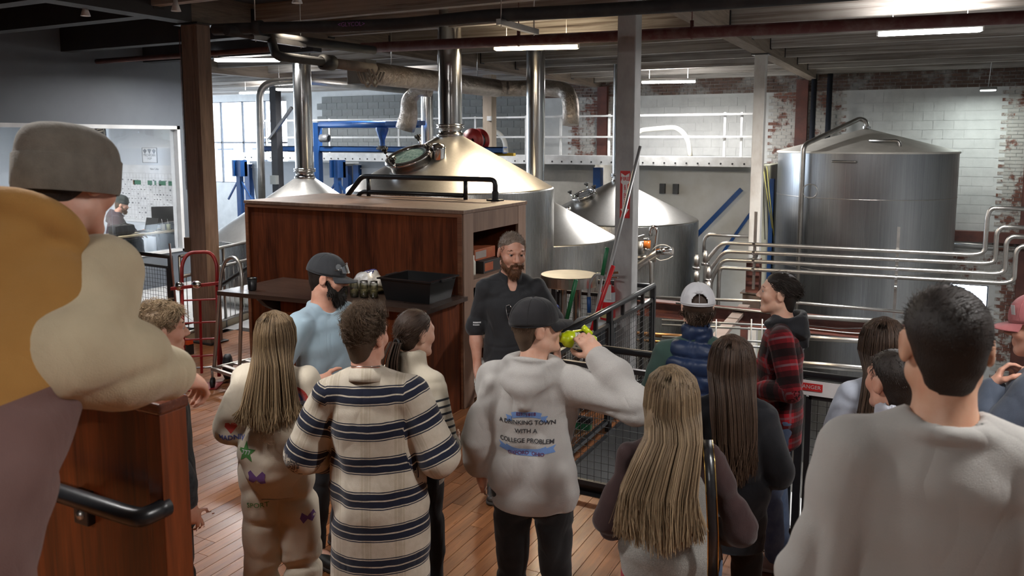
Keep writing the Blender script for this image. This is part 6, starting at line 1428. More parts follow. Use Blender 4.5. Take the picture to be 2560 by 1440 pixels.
def polymesh(pts, z=0.):
    me = bpy.data.meshes.new('print'); me.from_pydata([(x, y, z) for x, y in pts], [], [tuple(range(len(pts)))]); return me
# ================================================================ PEOPLE
HB = hairmat
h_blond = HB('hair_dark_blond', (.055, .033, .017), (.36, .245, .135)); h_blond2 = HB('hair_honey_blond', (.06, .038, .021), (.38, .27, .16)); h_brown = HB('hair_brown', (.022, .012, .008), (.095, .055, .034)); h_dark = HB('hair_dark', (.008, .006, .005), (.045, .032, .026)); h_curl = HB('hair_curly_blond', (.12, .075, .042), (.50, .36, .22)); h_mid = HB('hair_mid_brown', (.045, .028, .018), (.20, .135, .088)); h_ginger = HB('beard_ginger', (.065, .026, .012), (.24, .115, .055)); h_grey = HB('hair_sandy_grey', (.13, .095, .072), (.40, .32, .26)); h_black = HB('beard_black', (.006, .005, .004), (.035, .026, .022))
def stripes(nt, val, period, stops, off=0.):
    f = math_(nt, 'FRACT', math_(nt, 'MULTIPLY_ADD', val, 1 / period, off)); r = nt.nodes.new('ShaderNodeValToRGB'); r.color_ramp.interpolation = 'CONSTANT'; e = r.color_ramp.elements
    e[0].position, e[0].color = 0, c4(stops[0][1])
    e[1].position, e[1].color = stops[1][0], c4(stops[1][1])
    for p, c in stops[2:]: k = e.new(p); k.color = c4(c)
    nt.links.new(f, r.inputs[0]); return r.outputs[0]
def attr(nt, n): a = nt.nodes.new('ShaderNodeAttribute'); a.attribute_name = n; return a.outputs['Fac']
def fabric_nodes(name, rough=.9):
    m, nt, p = _new(name); p.inputs['Roughness'].default_value = rough; p.inputs['Sheen Weight'].default_value = .15; p.inputs['Specular IOR Level'].default_value = .2; w_ = coords(nt, (1, 1, .55)); fo = math_(nt, 'ABSOLUTE', math_(nt, 'SUBTRACT', noise(nt, w_, 7, 2, .5, .8), .5)); bump(nt, p, math_(nt, 'ADD', math_(nt, 'MULTIPLY', noise(nt, coords(nt), 420, 2), .08), math_(nt, 'MULTIPLY', fo, .9)), .55, .03); return m, nt, p
def uv_attr(f):
    """garment coordinates: across and along, separately for trunk and sleeves"""
    def fn(P):
        u, v, part = P[:, 0].copy(), P[:, 2].copy(), np.zeros(len(P))
        for d in (1, -1):
            a = f.sh[d]; e, w, _ = f.arm[d]; ax = e - a; L = np.linalg.norm(ax); ax = ax / L; q = P - a; t = q @ ax; dist = np.linalg.norm(q - np.outer(np.clip(t, 0, L), ax), axis=1)
            ax2 = w - e; L2 = np.linalg.norm(ax2); ax2 = ax2 / L2; q2 = P - e; t2 = q2 @ ax2; d2 = np.linalg.norm(q2 - np.outer(np.clip(t2, 0, L2), ax2), axis=1)
            sg = np.clip((P[:, 0] * d - abs(a[0]) + .012) / .02 + .5, 0, 1); far = np.maximum(np.clip((.135 - dist) / .02, 0, 1) * (t > -.12), np.clip((.13 - d2) / .02, 0, 1) * (t2 > 0))
            sg = np.maximum(sg * far, np.where((t > .10) & (dist < .10) & (q @ V3(d, 0, 0) > -.05), 1, 0) * np.clip((t - .10) / .02, 0, 1)); sg = np.maximum(sg, np.clip((.105 - d2) / .02, 0, 1) * (t2 > .03)); part = np.maximum(part, sg); m = sg > .5
            use2 = d2 < dist; al = np.where(use2, L + t2, t); u[m] = np.where(use2, q2 @ np.cross(ax2, V3(0, 0, 1) + .1), q @ np.cross(ax, V3(0, 1, 0)))[m]; v[m] = (f.sh[d][2] - al)[m]
        return {'u': u, 'v': v, 'part': np.abs(part)}
    return fn
m_jean = cloth('blue_denim', (.075, .12, .22), (.13, .19, .31), .8, 14, 700); m_blackp = cloth('black_trousers', (.007, .007, .008), (.012, .012, .013), .85); m_olive = cloth('olive_trousers', (.09, .085, .06), (.06, .056, .04)); m_dkp = cloth('charcoal_trousers', (.02, .02, .024), None)
m_sole = M('shoe_sole', (.05, .04, .035), .7); m_solew = M('pale_sole', (.55, .5, .45), .6); m_shoe = M('leather_boot', (.06, .045, .035), .5, col2=(.03, .025, .022), vs=20); m_sneak = cloth('pink_grey_sneaker', (.42, .33, .30), None); m_bshoe = M('black_shoe', (.02, .02, .02), .5)
m_clear = glassmat('clear_lens', (.85, .88, .9), .5)
def glasses(f, c, ux, uy, n, parent, w=.13, hgt=.045):
    """clear safety glasses: centre, across, up, front"""
    c, ux, uy, n = [Vector(q) for q in (c, ux, uy, n)]; g = MB(); vs = []
    for i in range(13):
        t = -1 + i / 6; b = -.028 * t * t
        for sgn in (-1, 1): vs.append(c + ux * (t * w / 2) + uy * (sgn * hgt / 2 * (1 - .35 * t * t) - .008 * (1 - abs(t)) * (sgn < 0)) + n * b)
    g.add(vs, [(2 * i, 2 * i + 2, 2 * i + 3, 2 * i + 1) for i in range(12)], True); o = f.child(g, 'safety_glasses', m_clear, parent)
    e = MB().tube(vs[::2] + vs[::-2], .0016, 5, closed=True)
    for s_ in (0, 24): q = vs[s_].lerp(vs[s_ + 1], .7); e.tube([q, q - n * .06, q - n * .11 - uy * .02], .0022, 5)
    f.child(e, 'frame', m_chrome, o); return o
def strip_arc(r0, r1, a0, a1, n=12):
    me = bpy.data.meshes.new('arc'); vs = []
    for i in range(n + 1): a = a0 + (a1 - a0) * i / n; vs += [(r0 * math.cos(a), r0 * math.sin(a), 0), (r1 * math.cos(a), r1 * math.sin(a), 0)]
    me.from_pydata(vs, [], [(2 * i, 2 * i + 1, 2 * i + 3, 2 * i + 2) for i in range(n)]); return me
# ---------- presenter
f = Fig('bearded man in black polo shirt speaking to the group', (1280, 582), 1.86, 172, build=1.06, yaw=-10, pitch=9, roll=-3, skin=SK_PINK, hs=1.1)
f.setarm(1, f.sh[1] + V3(.07, -.03, -.3), f.sh[1] + V3(.06, .06, -.6)); f.hand(1, (-.05, .22, -1), (-.8, .5, 0), (.35, .45, .4))
f.setarm(-1, f.sh[-1] + V3(-.14, -.07, -.26), f.sh[-1] + V3(-.16, -.02, -.55))
f.an[1] = V3(.13, .05, .09); f.an[-1] = V3(-.12, -.08, .09)
f.body(fine_head=.0042)
m_polo = cloth('black_polo', (.018, .019, .022), (.028, .029, .033), .7, 8, 800)
e1 = f.sh[1] + (f.arm[1][0] - f.sh[1]) * .82; 
po = f.shirt('polo_shirt', m_polo, .020, .80, .018, .48, 'polo', (.066, .070, .05), wr=(.005, 13, .4), h=.009)
f.trousers('trousers', m_olive, .018, 1.0, bag=.012); f.shoes(m_shoe, m_sole, .14, 'boot')
f.short_hair(h_grey, 3800, (.014, .028), (0, .3, .6), lift=.8, r=.0013, front=.094, low_back=-.05, side=.004); f.beard(h_ginger, 1900, .020, r=.0014, up=-.01); f.brows(h_ginger)
gp = f.sp(.36, .135); glasses(f, gp + V3(.028, .028, -.06), (.25, 0, 1), (1, .1, -.25), (.1, 1, 0), po, .12, .04)
bd = MB().lathe([(.013, 0), (.016, 0), (.016, .0004)], (0, 0, 0), 24); mp = M('print_grey', (.42, .42, .42), .7)
f.decal(bd.mesh('badge'), po, f.sp(.36, .1) + V3(-.075, 0, -.01), (-1, 0, 0), (0, 0, 1), (0, 1, 0), mp, 'badge_ring')
f.decal(polymesh([(0, .013), (.009, -.004), (0, -.012), (-.009, -.004)]), po, f.sp(.36, .1) + V3(-.075, 0, -.01), (-1, 0, 0), (0, 0, 1), (0, 1, 0), mp, 'badge_drop')
f.decal(strip_arc(.019, .023, .35, 2.8), po, f.sp(.36, .1) + V3(-.075, 0, -.008), (-1, 0, 0), (0, 0, 1), (0, 1, 0), mp, 'badge_text_arc')
sl = f.sh[1] + (f.arm[1][0] - f.sh[1]) * .80; m_pw = M('print_white', (.6, .6, .62), .7)
for r_, (n_, hh_) in enumerate(((6, .010), (5, .008))):
    for k in range(n_): f.decal(MB().box((k * .009 - .026, -hh_ / 2, 0), (k * .009 - .019, hh_ / 2, .0005)).mesh('mark'), po, sl + V3(0, .04, -.016 * r_), (-1, .35, 0), (0, 0, 1), (.35, 1, 0), m_pw, 'sleeve_mark')
# ---------- bearded listener with cap
f = Fig('bearded man in pale blue t-shirt and dark cap by the counter', (818, 640), 1.84, 128, build=1.2, yaw=-30, pitch=8, skin=SK_PINK)
f.setarm(1, f.sh[1] + V3(.15, -.07, -.23), f.sh[1] + V3(-.01, .26, -.30)); f.setarm(-1, f.sh[-1] + V3(-.08, .05, -.29), f.sh[-1] + V3(.1, .28, -.38)); f.hand(1, (-.5, .9, -.1), (-.8, -.3, -.4), (.3, .4, .3))
f.body(fine_head=.0045)
ts = f.shirt('t_shirt', cloth('pale_blue_jersey', (.36, .48, .56), (.31, .42, .50), .85, 7, 700), .022, .80, .03, .50, 'crew', (.070, .074, .05), wr=(.006, 11, .4))
f.trousers('trousers', m_dkp, .02); f.shoes(m_bshoe, m_sole)
cp, T = f.cap(cloth('dark_cap_cotton', (.030, .032, .036), (.045, .047, .052)), -6, grow=1.13); f.short_hair(h_dark, 1200, (.008, .016), (0, -.4, -.4), lift=.5, r=.0013, front=.05, zmax=.06)
f.beard(h_black, 2200, .026, r=.0016, up=.012); f.brows(h_black); 
q = T((0, .105, .085)); glasses(f, q, f.Rh @ V3(1, 0, 0), f.Rh @ V3(0, -.4, 1), f.Rh @ V3(0, 1, .3), cp, .15, .045)
bdg = MB().lathe([(0, 0), (.020, 0)], (0, 0, 0), 20).mesh('badge'); f.decal(bdg, cp, T((.062, .06, .085)), f.Rh @ V3(.6, -.8, 0), (0, 0, 1), f.Rh @ V3(.75, .6, .25), M('badge_grey', (.16, .17, .18), .7), 'badge', .004)
f.decal(MB().prism([(-.035, 0), (.035, 0), (.033, -.004), (-.033, -.004)], 0, .0006, 'z').mesh('seam'), ts, f.sp(.33, .15) + V3(-.07, 0, 0), (-1, 0, 0), (0, 0, 1), (0, 1, 0), M('pocket_seam', (.25, .34, .40), .9), 'pocket_edge')
# ---------- blond woman in cream sweat suit
f = Fig('woman with long dark blond hair in cream sweatsuit with colourful patches', (686, 776), 1.66, 12, female=True, yaw=8)
f.setarm(1, f.sh[1] + V3(.10, .02, -.27), f.sh[1] + V3(-.04, .24, -.30)); f.setarm(-1, f.sh[-1] + V3(-.10, .02, -.27), f.sh[-1] + V3(.04, .25, -.32)); f.body(face=False, fine_head=.008)
m_cream = cloth('cream_fleece', (.62, .55, .44), (.55, .48, .375), .95, 5, 350, .3)
sw = f.shirt('sweatshirt', m_cream, .045, .78, .035, 1., 'crew', (.070, .074, .045), bag=.012, wr=(.013, 8, .5), h=.010, hem_r=-.035)
pn = f.trousers('sweatpants', m_cream, .035, 1.0, bag=.02, wr=(.012, 9, .4)); f.shoes(m_sneak, m_solew)
f.long_hair(h_blond, 2300, 1.12, width=.125, back=.165, spread=1.08, narrow=1.10, wave=.008, jag=.05, r=.0015)
nb_ = (0, -1, 0); rt = (1, 0, 0); upv = (0, 0, 1)
def star(n, R, r): return [((R if i % 2 == 0 else r) * math.sin(math.pi * i / n), (R if i % 2 == 0 else r) * math.cos(math.pi * i / n)) for i in range(2 * n)]
pg = M('print_green', (.07, .22, .055), .8); pr_ = M('print_red', (.50, .06, .05), .8); pbl = M('print_blue', (.10, .12, .32), .8); ppk = M('print_pink', (.5, .17, .2), .8); ppu = M('print_purple', (.17, .08, .26), .8); pcl = M('print_cloud', (.33, .36, .47), .8); pw = M('print_pale', (.6, .6, .6), .8); pk = M('print_black', (.02, .02, .02), .8)
zb = lambda d: f.sp(d)[2]
st = f.decal(polymesh(star(5, .052, .022)), sw, (-.12, -.1, zb(.11)), rt, upv, nb_, pg, 'star_patch'); f.decal(text_mesh('777', .03), sw, (-.12, -.1, zb(.11)), rt, upv, nb_, pw, 'lettering', .003)
def arc(r0, r1, a0, a1, n=14): return [(r1 * math.cos(a0 + (a1 - a0) * i / n), r1 * math.sin(a0 + (a1 - a0) * i / n)) for i in range(n + 1)] + [(r0 * math.cos(a1 - (a1 - a0) * i / n), r0 * math.sin(a1 - (a1 - a0) * i / n)) for i in range(n + 1)]
ro = (.105, -.1, zb(.36))
for r0, r1, mm in ((.072, .056, pr_), (.056, .042, ppk), (.042, .028, pbl), (.028, .016, ppk)): f.decal(strip_arc(r1, r0, -.1, 2.4), sw, ro, rt, upv, nb_, mm, 'rainbow_band')
cl_ = f.decal(MB().lathe([(0, 0), (.030, 0)], (0, 0, 0), 20).mesh('c'), sw, (.150, -.1, zb(.33)), rt, upv, nb_, pcl, 'cloud_patch', .003)
for dx in (-.010, .010): f.decal(MB().lathe([(0, 0), (.005, 0)], (0, 0, 0), 10).mesh('c'), sw, (.150 + dx, -.1, zb(.335)), rt, upv, nb_, pk, 'eye_dot', .0045)
f.decal(polymesh([(0, -.03), (.03, .005), (.025, .025), (.008, .028), (0, .018), (-.008, .028), (-.025, .025), (-.03, .005)]), sw, (-.205, -.1, zb(.22)), rt, upv, nb_, pr_, 'heart_patch'); f.decal(text_mesh('MADNIV', .034, bold=.001), sw, (-.205, -.1, zb(.165)), rt, upv, nb_, pbl, 'lettering')
f.decal(polymesh([(0, .005), (.03, .035), (.045, .02), (.04, 0), (.045, -.025), (.02, -.03), (0, -.01), (-.02, -.03), (-.045, -.025), (-.04, 0), (-.045, .02), (-.03, .035)]), sw, (-.07, -.1, zb(-.02)), rt, upv, nb_, ppu, 'butterfly_patch'); f.decal(polymesh(star(5, .03, .015)), sw, (-.21, -.1, zb(.06)), rt, upv, nb_, ppk, 'flower_patch')
f.decal(text_mesh('SPORT', .036), pn, (-.085, -.1, .70), rt, upv, nb_, pg, 'lettering'); f.decal(polymesh([(0, .005), (.025, .03), (.035, 0), (.02, -.03), (0, -.01), (-.02, -.03), (-.035, 0), (-.025, .03)]), pn, (.15, -.1, .62), rt, upv, nb_, ppu, 'butterfly_patch')
# ---------- man in navy striped plaid overshirt
f = Fig('man with tousled brown hair in cream overshirt with navy bands', (915, 768), 1.80, 10, build=1.06, yaw=24, skin=SK_PINK, side=-4)
f.setarm(1, f.sh[1] + V3(.13, -.03, -.27), f.sh[1] + V3(.10, .22, -.36)); f.setarm(-1, f.sh[-1] + V3(-.11, .02, -.27), f.sh[-1] + V3(.0, .26, -.36)); f.body(fine_head=.005)
def plaid_cream():
    m, nt, p = fabric_nodes('cream_navy_plaid'); v, u = attr(nt, 'v'), attr(nt, 'u'); vec = coords(nt); nz = noise(nt, vec, 5, 3); v2 = math_(nt, 'MULTIPLY_ADD', nz, .02, v)
    W_, K_ = (1, 1, 1), (0, 0, 0); band = stripes(nt, v2, .142, [(0, W_), (.03, K_), (.06, W_), (.24, K_), (.28, W_), (.46, K_), (.49, W_), (.52, K_)], .10)
    vert = stripes(nt, u, .135, [(0, (.86, .84, .8)), (.07, (.97, .97, .96)), (.10, (.84, .82, .79)), (.22, (.97, .97, .96)), (.25, (.86, .84, .8)), (.30, W_)], .35)
    fl_ = ramp(nt, noise(nt, vec, 30, 4), [(.3, (.56, .50, .41)), (.7, (.48, .42, .33))])
    base = mixc(nt, 1., fl_, vert, 'MULTIPLY'); nt.links.new(mixc(nt, band, base, (.011, .014, .030)), p.inputs['Base Color']); return m
ov = f.shirt('overshirt', plaid_cream(), .034, .58, .03, 1., 'collar', (.070, .074, .056), bag=.012, wr=(.009, 9, .5), h=.009, attrs=uv_attr(f))
f.trousers('trousers', m_dkp, .02); f.shoes(m_bshoe, m_sole)
f.short_hair(h_mid, 6500, (.045, .072), (.2, -.3, .6), curl=.018, lift=.6, r=.0012, side_len=.30, m=6, clump=.6, low_back=-.075); f.brows(h_mid)
nk_ = [f.nb + f.up * .032 + V3(.062 * math.cos(a) * f.w, .004 + .066 * math.sin(a), -.012 * math.sin(a)) for a in np.linspace(0, 2 * math.pi, 40)[:-1]]; f.child(MB().tube(nk_, .0022, 5, closed=True), 'necklace', m_chrome)
# ---------- woman with low ponytail in striped sweater
f = Fig('woman with dark low ponytail in cream sweater with thin black stripes', (1038, 772), 1.69, 42, female=True, yaw=8, pitch=4)
f.setarm(1, f.sh[1] + V3(.09, -.02, -.27), f.sh[1] + V3(-.03, .22, -.38)); f.setarm(-1, f.sh[-1] + V3(-.09, .02, -.27), f.sh[-1] + V3(.04, .24, -.34)); f.body(fine_head=.005)
m, nt, p = fabric_nodes('striped_knit'); v = attr(nt, 'v'); sp_ = stripes(nt, v, .032, [(0, (.018, .02, .026)), (.32, (.52, .47, .38))]); hi_ = math_(nt, 'GREATER_THAN', v, f.sp(.40)[2]); nt.links.new(mixc(nt, hi_, sp_, (.52, .46, .36)), p.inputs['Base Color'])
f.shirt('striped_sweater', m, .030, .88, .02, 1., 'stand', (.066, .062, .046), bag=.01, wr=(.006, 11, .5), attrs=uv_attr(f)); f.trousers('trousers', m_blackp, .014); f.shoes(m_bshoe, m_sole)
f.short_hair(h_brown, 2600, (.05, .07), (0, -1, -.35), lift=.05, r=.0015, side_len=.9, m=7, rand=.08, front=.082, low_back=-.05)
n = 320; t = np.linspace(0, 1, 12); a0 = np.random.randn(n, 2) * .012; C0 = f.H3(0, -.115, -.03); P_ = np.stack([C0[None, :] + np.stack([a0[:, 0] * (1 + .6 * math.sin(3 * q)) - .02 * q, -.035 * math.sin(math.pi * min(1, q * 1.4)) + a0[:, 1] * (1 + .5 * q) + .0 * q, -.30 * q + 0 * a0[:, 0]], 1) for q in t], 1); f.strands(P_, .0022, h_brown, 'ponytail', taper=.4)
f.child(MB().tube([f.H3(.018 * math.cos(a), -.118, -.032 + .018 * math.sin(a)) for a in np.linspace(0, 6.28, 14)[:-1]], .006, 6, closed=True), 'hair_tie', m_rubber)
# ---------- man drinking, grey hoodie
f = Fig('man in black cap and grey printed hoodie drinking from a yellow bottle', (1343, 750), 1.80, 14, build=1.04, yaw=56, pitch=-6, skin=SK_FAIR)
f.setarm(1, atd(1572, 1012, 3.40), atd(1506, 908, 3.46), True); f.setarm(-1, f.sh[-1] + V3(-.075, -.03, -.29), f.sh[-1] + V3(-.10, .10, -.50))
cr, cu, cf_ = [f.loc(Vector(f.pos) + q) for q in (_r, _u, _f)]; M_in = f.H3(0, .104, -.062); f.hand(1, cu * .85 - cr * .60 + cf_ * .15, cf_ - cr * .25, (.55, .85, .6), .9); f.body(fine_head=.0045)
m_hood = cloth('grey_marl_fleece', (.43, .412, .39), (.38, .365, .345), .95, 5, 420, .3, mottle=.12)
hd = f.shirt('hoodie', m_hood, .042, .85, .03, 1., 'hood', (.072, .074, .048), bag=.010, wr=(.011, 8, .5), h=.009, hem_r=-.03)
f.trousers('trousers', m_blackp, .018, 1.0); f.shoes(m_bshoe, m_sole); f.short_hair(h_mid, 1600, (.012, .03), (0, -.4, -.5), lift=.35, r=.0015, front=.05, low_back=-.075, m=5, zmax=.05); f.brows(h_mid)
cp, T = f.cap(cloth('black_cap_cotton', (.014, .014, .016), (.022, .021, .023)), -4, grow=1.12); f.child(MB().lathe([(0, 0), (.012, 0), (.012, .001)], T((.0, .105, .085)), 12, f.Rh @ V3(0, 1, .4)), 'badge', M('cap_badge', (.07, .09, .25), .6), cp)
bb = M('banner_blue', (.14, .25, .52), .85); pm2 = M('print_maroon', (.12, .03, .09), .85); pk2 = M('print_ink', (.03, .03, .035), .85); oz = f.sp(.265)[2]; ox = .0; q_ = .74
def banner(z, w, hgt, up_):
    c = strip_arc(.22 - hgt / 2, .22 + hgt / 2, math.pi / 2 - w / .44, math.pi / 2 + w / .44, 14); me = c
    for v_ in me.vertices: v_.co.y -= .22
    if not up_:
        for v_ in me.vertices: v_.co.y *= -1
    return f.decal(me, hd, (ox, -.1, z), rt, upv, nb_, bb, 'banner')
b1 = banner(oz + .118 * q_, .17 * q_, .034 * q_, True); b2 = banner(oz - .115 * q_, .26 * q_, .040 * q_, False)
def sc_(pts): return [(x * q_, y * q_) for x, y in pts]
for sx_ in (-1, 1):
    f.decal(polymesh(sc_([(0, .0), (sx_ * .04, .005), (sx_ * .028, -.014), (sx_ * .04, -.034), (0, -.03)])), hd, (ox + sx_ * .084 * q_, -.1, oz + .102 * q_), rt, upv, nb_, bb, 'banner_tail'); f.decal(polymesh(sc_([(0, .012), (sx_ * .05, .03), (sx_ * .036, .008), (sx_ * .048, -.014), (0, -.022)])), hd, (ox + sx_ * .122 * q_, -.1, oz - .090 * q_), rt, upv, nb_, bb, 'banner_tail')
for txt, z, sz, mm in (('EST. 1818', .118, .028, pm2), ('A DRINKING TOWN', .068, .036, pk2), ('WITH A', .016, .036, pk2), ('COLLEGE PROBLEM', -.042, .037, pk2), ('OXFORD  OHIO', -.118, .030, pm2)): f.decal(text_mesh(txt, sz * q_, bold=.0004), hd, (ox, -.1, oz + z * q_), rt, upv, nb_, mm, 'lettering', .0028)
# the bottle: its own thing, held at the mouth
bt = thing('drink_bottle', 'bright yellow green sports bottle with open lid held to the mouth', 'bottle', f.Mw @ Vector(M_in)); Rw = np.array(f.Mw.to_3x3()); m_neon = M('neon_plastic', (.55, .66, .01), .3); 
Mo = f.Mw @ Vector(M_in); axd = (_r * 1.0 - _u * .22 + _f * .22).normalized()
MB().lathe([(0, .0), (.021, .0), (.023, .012), (.026, .016), (.034, .024), (.038, .034), (.038, .055), (.036, .058)], Mo, 24, axd).obj('cap', m_neon, bt, org=Mo)
MB().lathe([(.035, .056), (.037, .06), (.037, .15), (.034, .160), (0, .162)], Mo, 24, axd).obj('body', M('bottle_pale', (.62, .64, .52), .3), bt, org=Mo)
MB().lathe([(.0375, .06), (.0376, .082)], Mo, 24, axd).obj('label', M('label_print', (.72, .72, .62), .5, col2=(.05, .05, .05), vs=60, lo=.52, hi=.56), bt, org=Mo); MB().lathe([(.0375, .083), (.0376, .10)], Mo, 24, axd, a0=math.radians(100), a1=math.radians(230)).obj('label_red', pr_, bt, org=Mo); MB().lathe([(.0375, .148), (.0375, .153), (.034, .163)], Mo, 24, axd).obj('base_ring', m_neon, bt, org=Mo)
sdv = axd.cross(Vector((0, 0, 1))).normalized(); upb = sdv.cross(axd); lid = Mo + axd * .115 + upb * .052; MB().lathe([(0, -.012), (.027, -.012), (.029, 0), (.027, .012), (0, .012)], lid, 24, (axd * .5 + upb * .8)).obj('flip_lid', m_neon, bt, org=Mo); MB().bar(Mo + axd * .05 + upb * .036, lid - axd * .02, .012, .006).obj('hinge', m_neon, bt, org=Mo)
# ---------- man in white cap and navy down vest
f = Fig('man in white cap and navy quilted vest at the railing', (1745, 713), 1.74, 2, build=1.0, yaw=-6, pitch=-6)
f.setarm(1, f.sh[1] + V3(.09, .03, -.27), f.sh[1] + V3(-.02, .24, -.4)); f.setarm(-1, f.sh[-1] + V3(-.10, .0, -.28), f.sh[-1] + V3(.0, .2, -.42)); f.body(fine_head=.006)
f.shirt('green_shirt', cloth('forest_green_fleece', (.030, .060, .050), None, .9), .020, .86, .0, 1., 'crew', (.066, .060, .046), bag=.012)
m_nv = cloth('navy_nylon', (.014, .026, .066), (.010, .018, .045), .38, 6, 900, .08, .0)
f.post = lambda P, Nn: P + Nn * (.016 * np.abs(np.sin((P[:, 2] + .008 * np.sin(P[:, 0] * 14)) * math.pi / .085)) ** .6 - .008)[:, None]
f.shirt('quilted_vest', m_nv, .046, .84, .012, 1., 'stand', arms=(), wr=(.004, 22, 1.), h=.009)
f.trousers('jeans', m_jean, .016); f.shoes(m_bshoe, m_sole)
f.short_hair(h_brown, 2400, (.03, .05), (0, -.5, -.6), curl=.012, lift=.55, r=.0018, m=7, low_back=-.095, side_len=1., clump=.4, zmax=.02)
wc = cloth('white_cap_cotton', (.60, .60, .62), (.54, .54, .57), .85); cp, T = f.cap(wc, -10, grow=1.15, strap=True, brim_len=.07, low=.0)
f.child(MB().prism([(-.018, .006), (.018, .006), (.010, -.006), (-.010, -.006)], 0, .001, 'z'), 'patch', M('cap_patch', (.45, .45, .47), .8), cp).matrix_local = Matrix.Translation(Vector(T((0, -.122, .105)))) @ Matrix(np.array(f.Rh @ np.array(basis((-1, 0, 0), (0, .45, 1)))).tolist()).to_4x4()
f.child(MB().ball(f.H3(0, -.082, .038), V3(.05, .03, .024) * f.hs, 16, 10), 'hair_in_opening', h_brown)
# ---------- blond woman in grey vest with bag
f = Fig('woman with long honey blond hair in grey felt vest with shoulder bag', (1682, 912), 1.67, -4, female=True, build=1.04, yaw=4)
f.setarm(1, f.sh[1] + V3(.13, -.02, -.27), f.sh[1] + V3(.06, .20, -.36)); f.setarm(-1, f.sh[-1] + V3(-.09, -.0, -.28), f.sh[-1] + V3(.0, .22, -.36)); f.body(face=False, fine_head=.008)
m_mar = cloth('dark_maroon_knit', (.028, .014, .014), (.040, .020, .019), .95, 14, 300); f.shirt('sweater', m_mar, .026, .86, .0, 1., 'crew', (.066, .068, .048), bag=.012, wr=(.007, 10, .6))
m_felt = cloth('grey_felt', (.30, .29, .265), (.24, .23, .21), 1., 22, 260, .5, mottle=.35)
vs_ = f.shirt('felt_vest', m_felt, .045, .66, .012, 1., 'none', arms=(), wr=(.006, 8, .6), h=.010, hem_r=.012)
f.decal(MB().box((-.003, -.30, 0), (.003, .12, .001)).mesh('seam'), vs_, (.055, -.1, f.sp(.0)[2]), (1, 0, 0), (.05, 0, 1), nb_, M('felt_seam', (.30, .285, .25), .95), 'back_seam', .001)
f.trousers('red_trousers', cloth('red_trousers', (.25, .01, .02), None), .018); f.shoes(m_bshoe, m_sole)
f.long_hair(h_blond2, 2900, 1.06, width=.128, back=.170, spread=1.08, narrow=1.0, wave=.006, jag=.07, r=.0015, out=-.05)
# bag: worn over the right shoulder
bagp = f.Mw @ Vector((.175, -.145, .80)); bg_ = thing('shoulder_bag', 'small black leather bag with gold rings hanging on the honey blond woman', 'bag', bagp); m_lea = M('black_leather', (.010, .010, .011), .28, col2=(.016, .016, .018), vs=20, bp=.1); m_gold = M('gold_ring', (.75, .50, .16), .22, 1.)
def BG(x, y, z): return f.Mw @ Vector((.175 + x, -.145 + y, .80 + z))
RB = f.Mw.to_3x3()
MB().obox(BG(.02, -.005, -.085), (.17, .07, .15), RB, .03).obj('pouch', m_lea, bg_, org=bagp); MB().obox(BG(.02, -.045, -.065), (.172, .012, .10), RB, .006).obj('flap', m_lea, bg_, org=bagp)
def ringm(c, r): return MB().tube([c + RB @ Vector((r * math.cos(a), 0, r * math.sin(a))) for a in np.linspace(0, 2 * math.pi, 15)[:-1]], .0022, 6, closed=True)
for z, r in ((.0, .012), (.045, .013)): ringm(BG(-.03, -.02, z), r).obj('ring', m_gold, bg_, org=bagp)
MB().tube([BG(-.03, -.02, .010), BG(-.03, -.02, .035)], .004, 6).obj('clasp', m_gold, bg_, org=bagp); MB().obox(BG(-.03, -.02, .085), (.030, .006, .065), RB, .002).obj('strap_tab', m_lea, bg_, org=bagp)
a_ = [BG(-.03, -.02, .11), BG(-.035, -.025, .30), BG(-.045, -.02, .45), BG(-.05, .02, .56), BG(-.05, .10, .60), BG(-.05, .20, .54), BG(-.03, .27, .38), BG(.02, .22, .08)]
for q0, q1 in zip(a_, a_[1:]): pass
st_ = MB(); side_ = RB @ Vector((1, 0, 0)); vs2 = []
for q in a_: vs2 += [q - side_ * .017, q + side_ * .017]
st_.add(vs2, [(2 * i, 2 * i + 1, 2 * i + 3, 2 * i + 2) for i in range(len(a_) - 1)], True); so_ = st_.obj('strap', m_lea, bg_, org=bagp); md = so_.modifiers.new('thickness', 'SOLIDIFY'); md.thickness = .004
for e_ in (-.018, .018): MB().tube([q + side_ * e_ for q in a_[:5]], .0022, 6, .03).obj('strap_edge', m_gold, bg_, org=bagp)
# ---------- brunette in black sweater
f = Fig('woman with long straight brown hair in black sweater with pale collar', (1832, 836), 1.65, -4, female=True, yaw=4)
f.setarm(1, f.sh[1] + V3(.08, .02, -.27), f.sh[1] + V3(-.05, .22, -.33)); f.setarm(-1, f.sh[-1] + V3(-.10, .02, -.27), f.sh[-1] + V3(.03, .22, -.34)); f.body(face=False, fine_head=.008)
f.shirt('sweater', cloth('black_knit', (.007, .0075, .010), (.012, .012, .015), .95), .034, .74, .012, 1., 'crew', (.070, .068, .05), bag=.014, wr=(.008, 9, .5))
f.shirt('collar', cloth('ivory_blouse', (.50, .47, .40), None), .020, 1.30, .0, .12, 'stand', arms=(), wr=(.004, 22, 1), h=.009)
f.trousers('trousers', m_blackp, .016); f.shoes(m_bshoe, m_sole); f.long_hair(h_brown, 2300, 1.06, width=.120, back=.150, spread=.80, narrow=.72, wave=.006, jag=.08, r=.0014, out=.01)
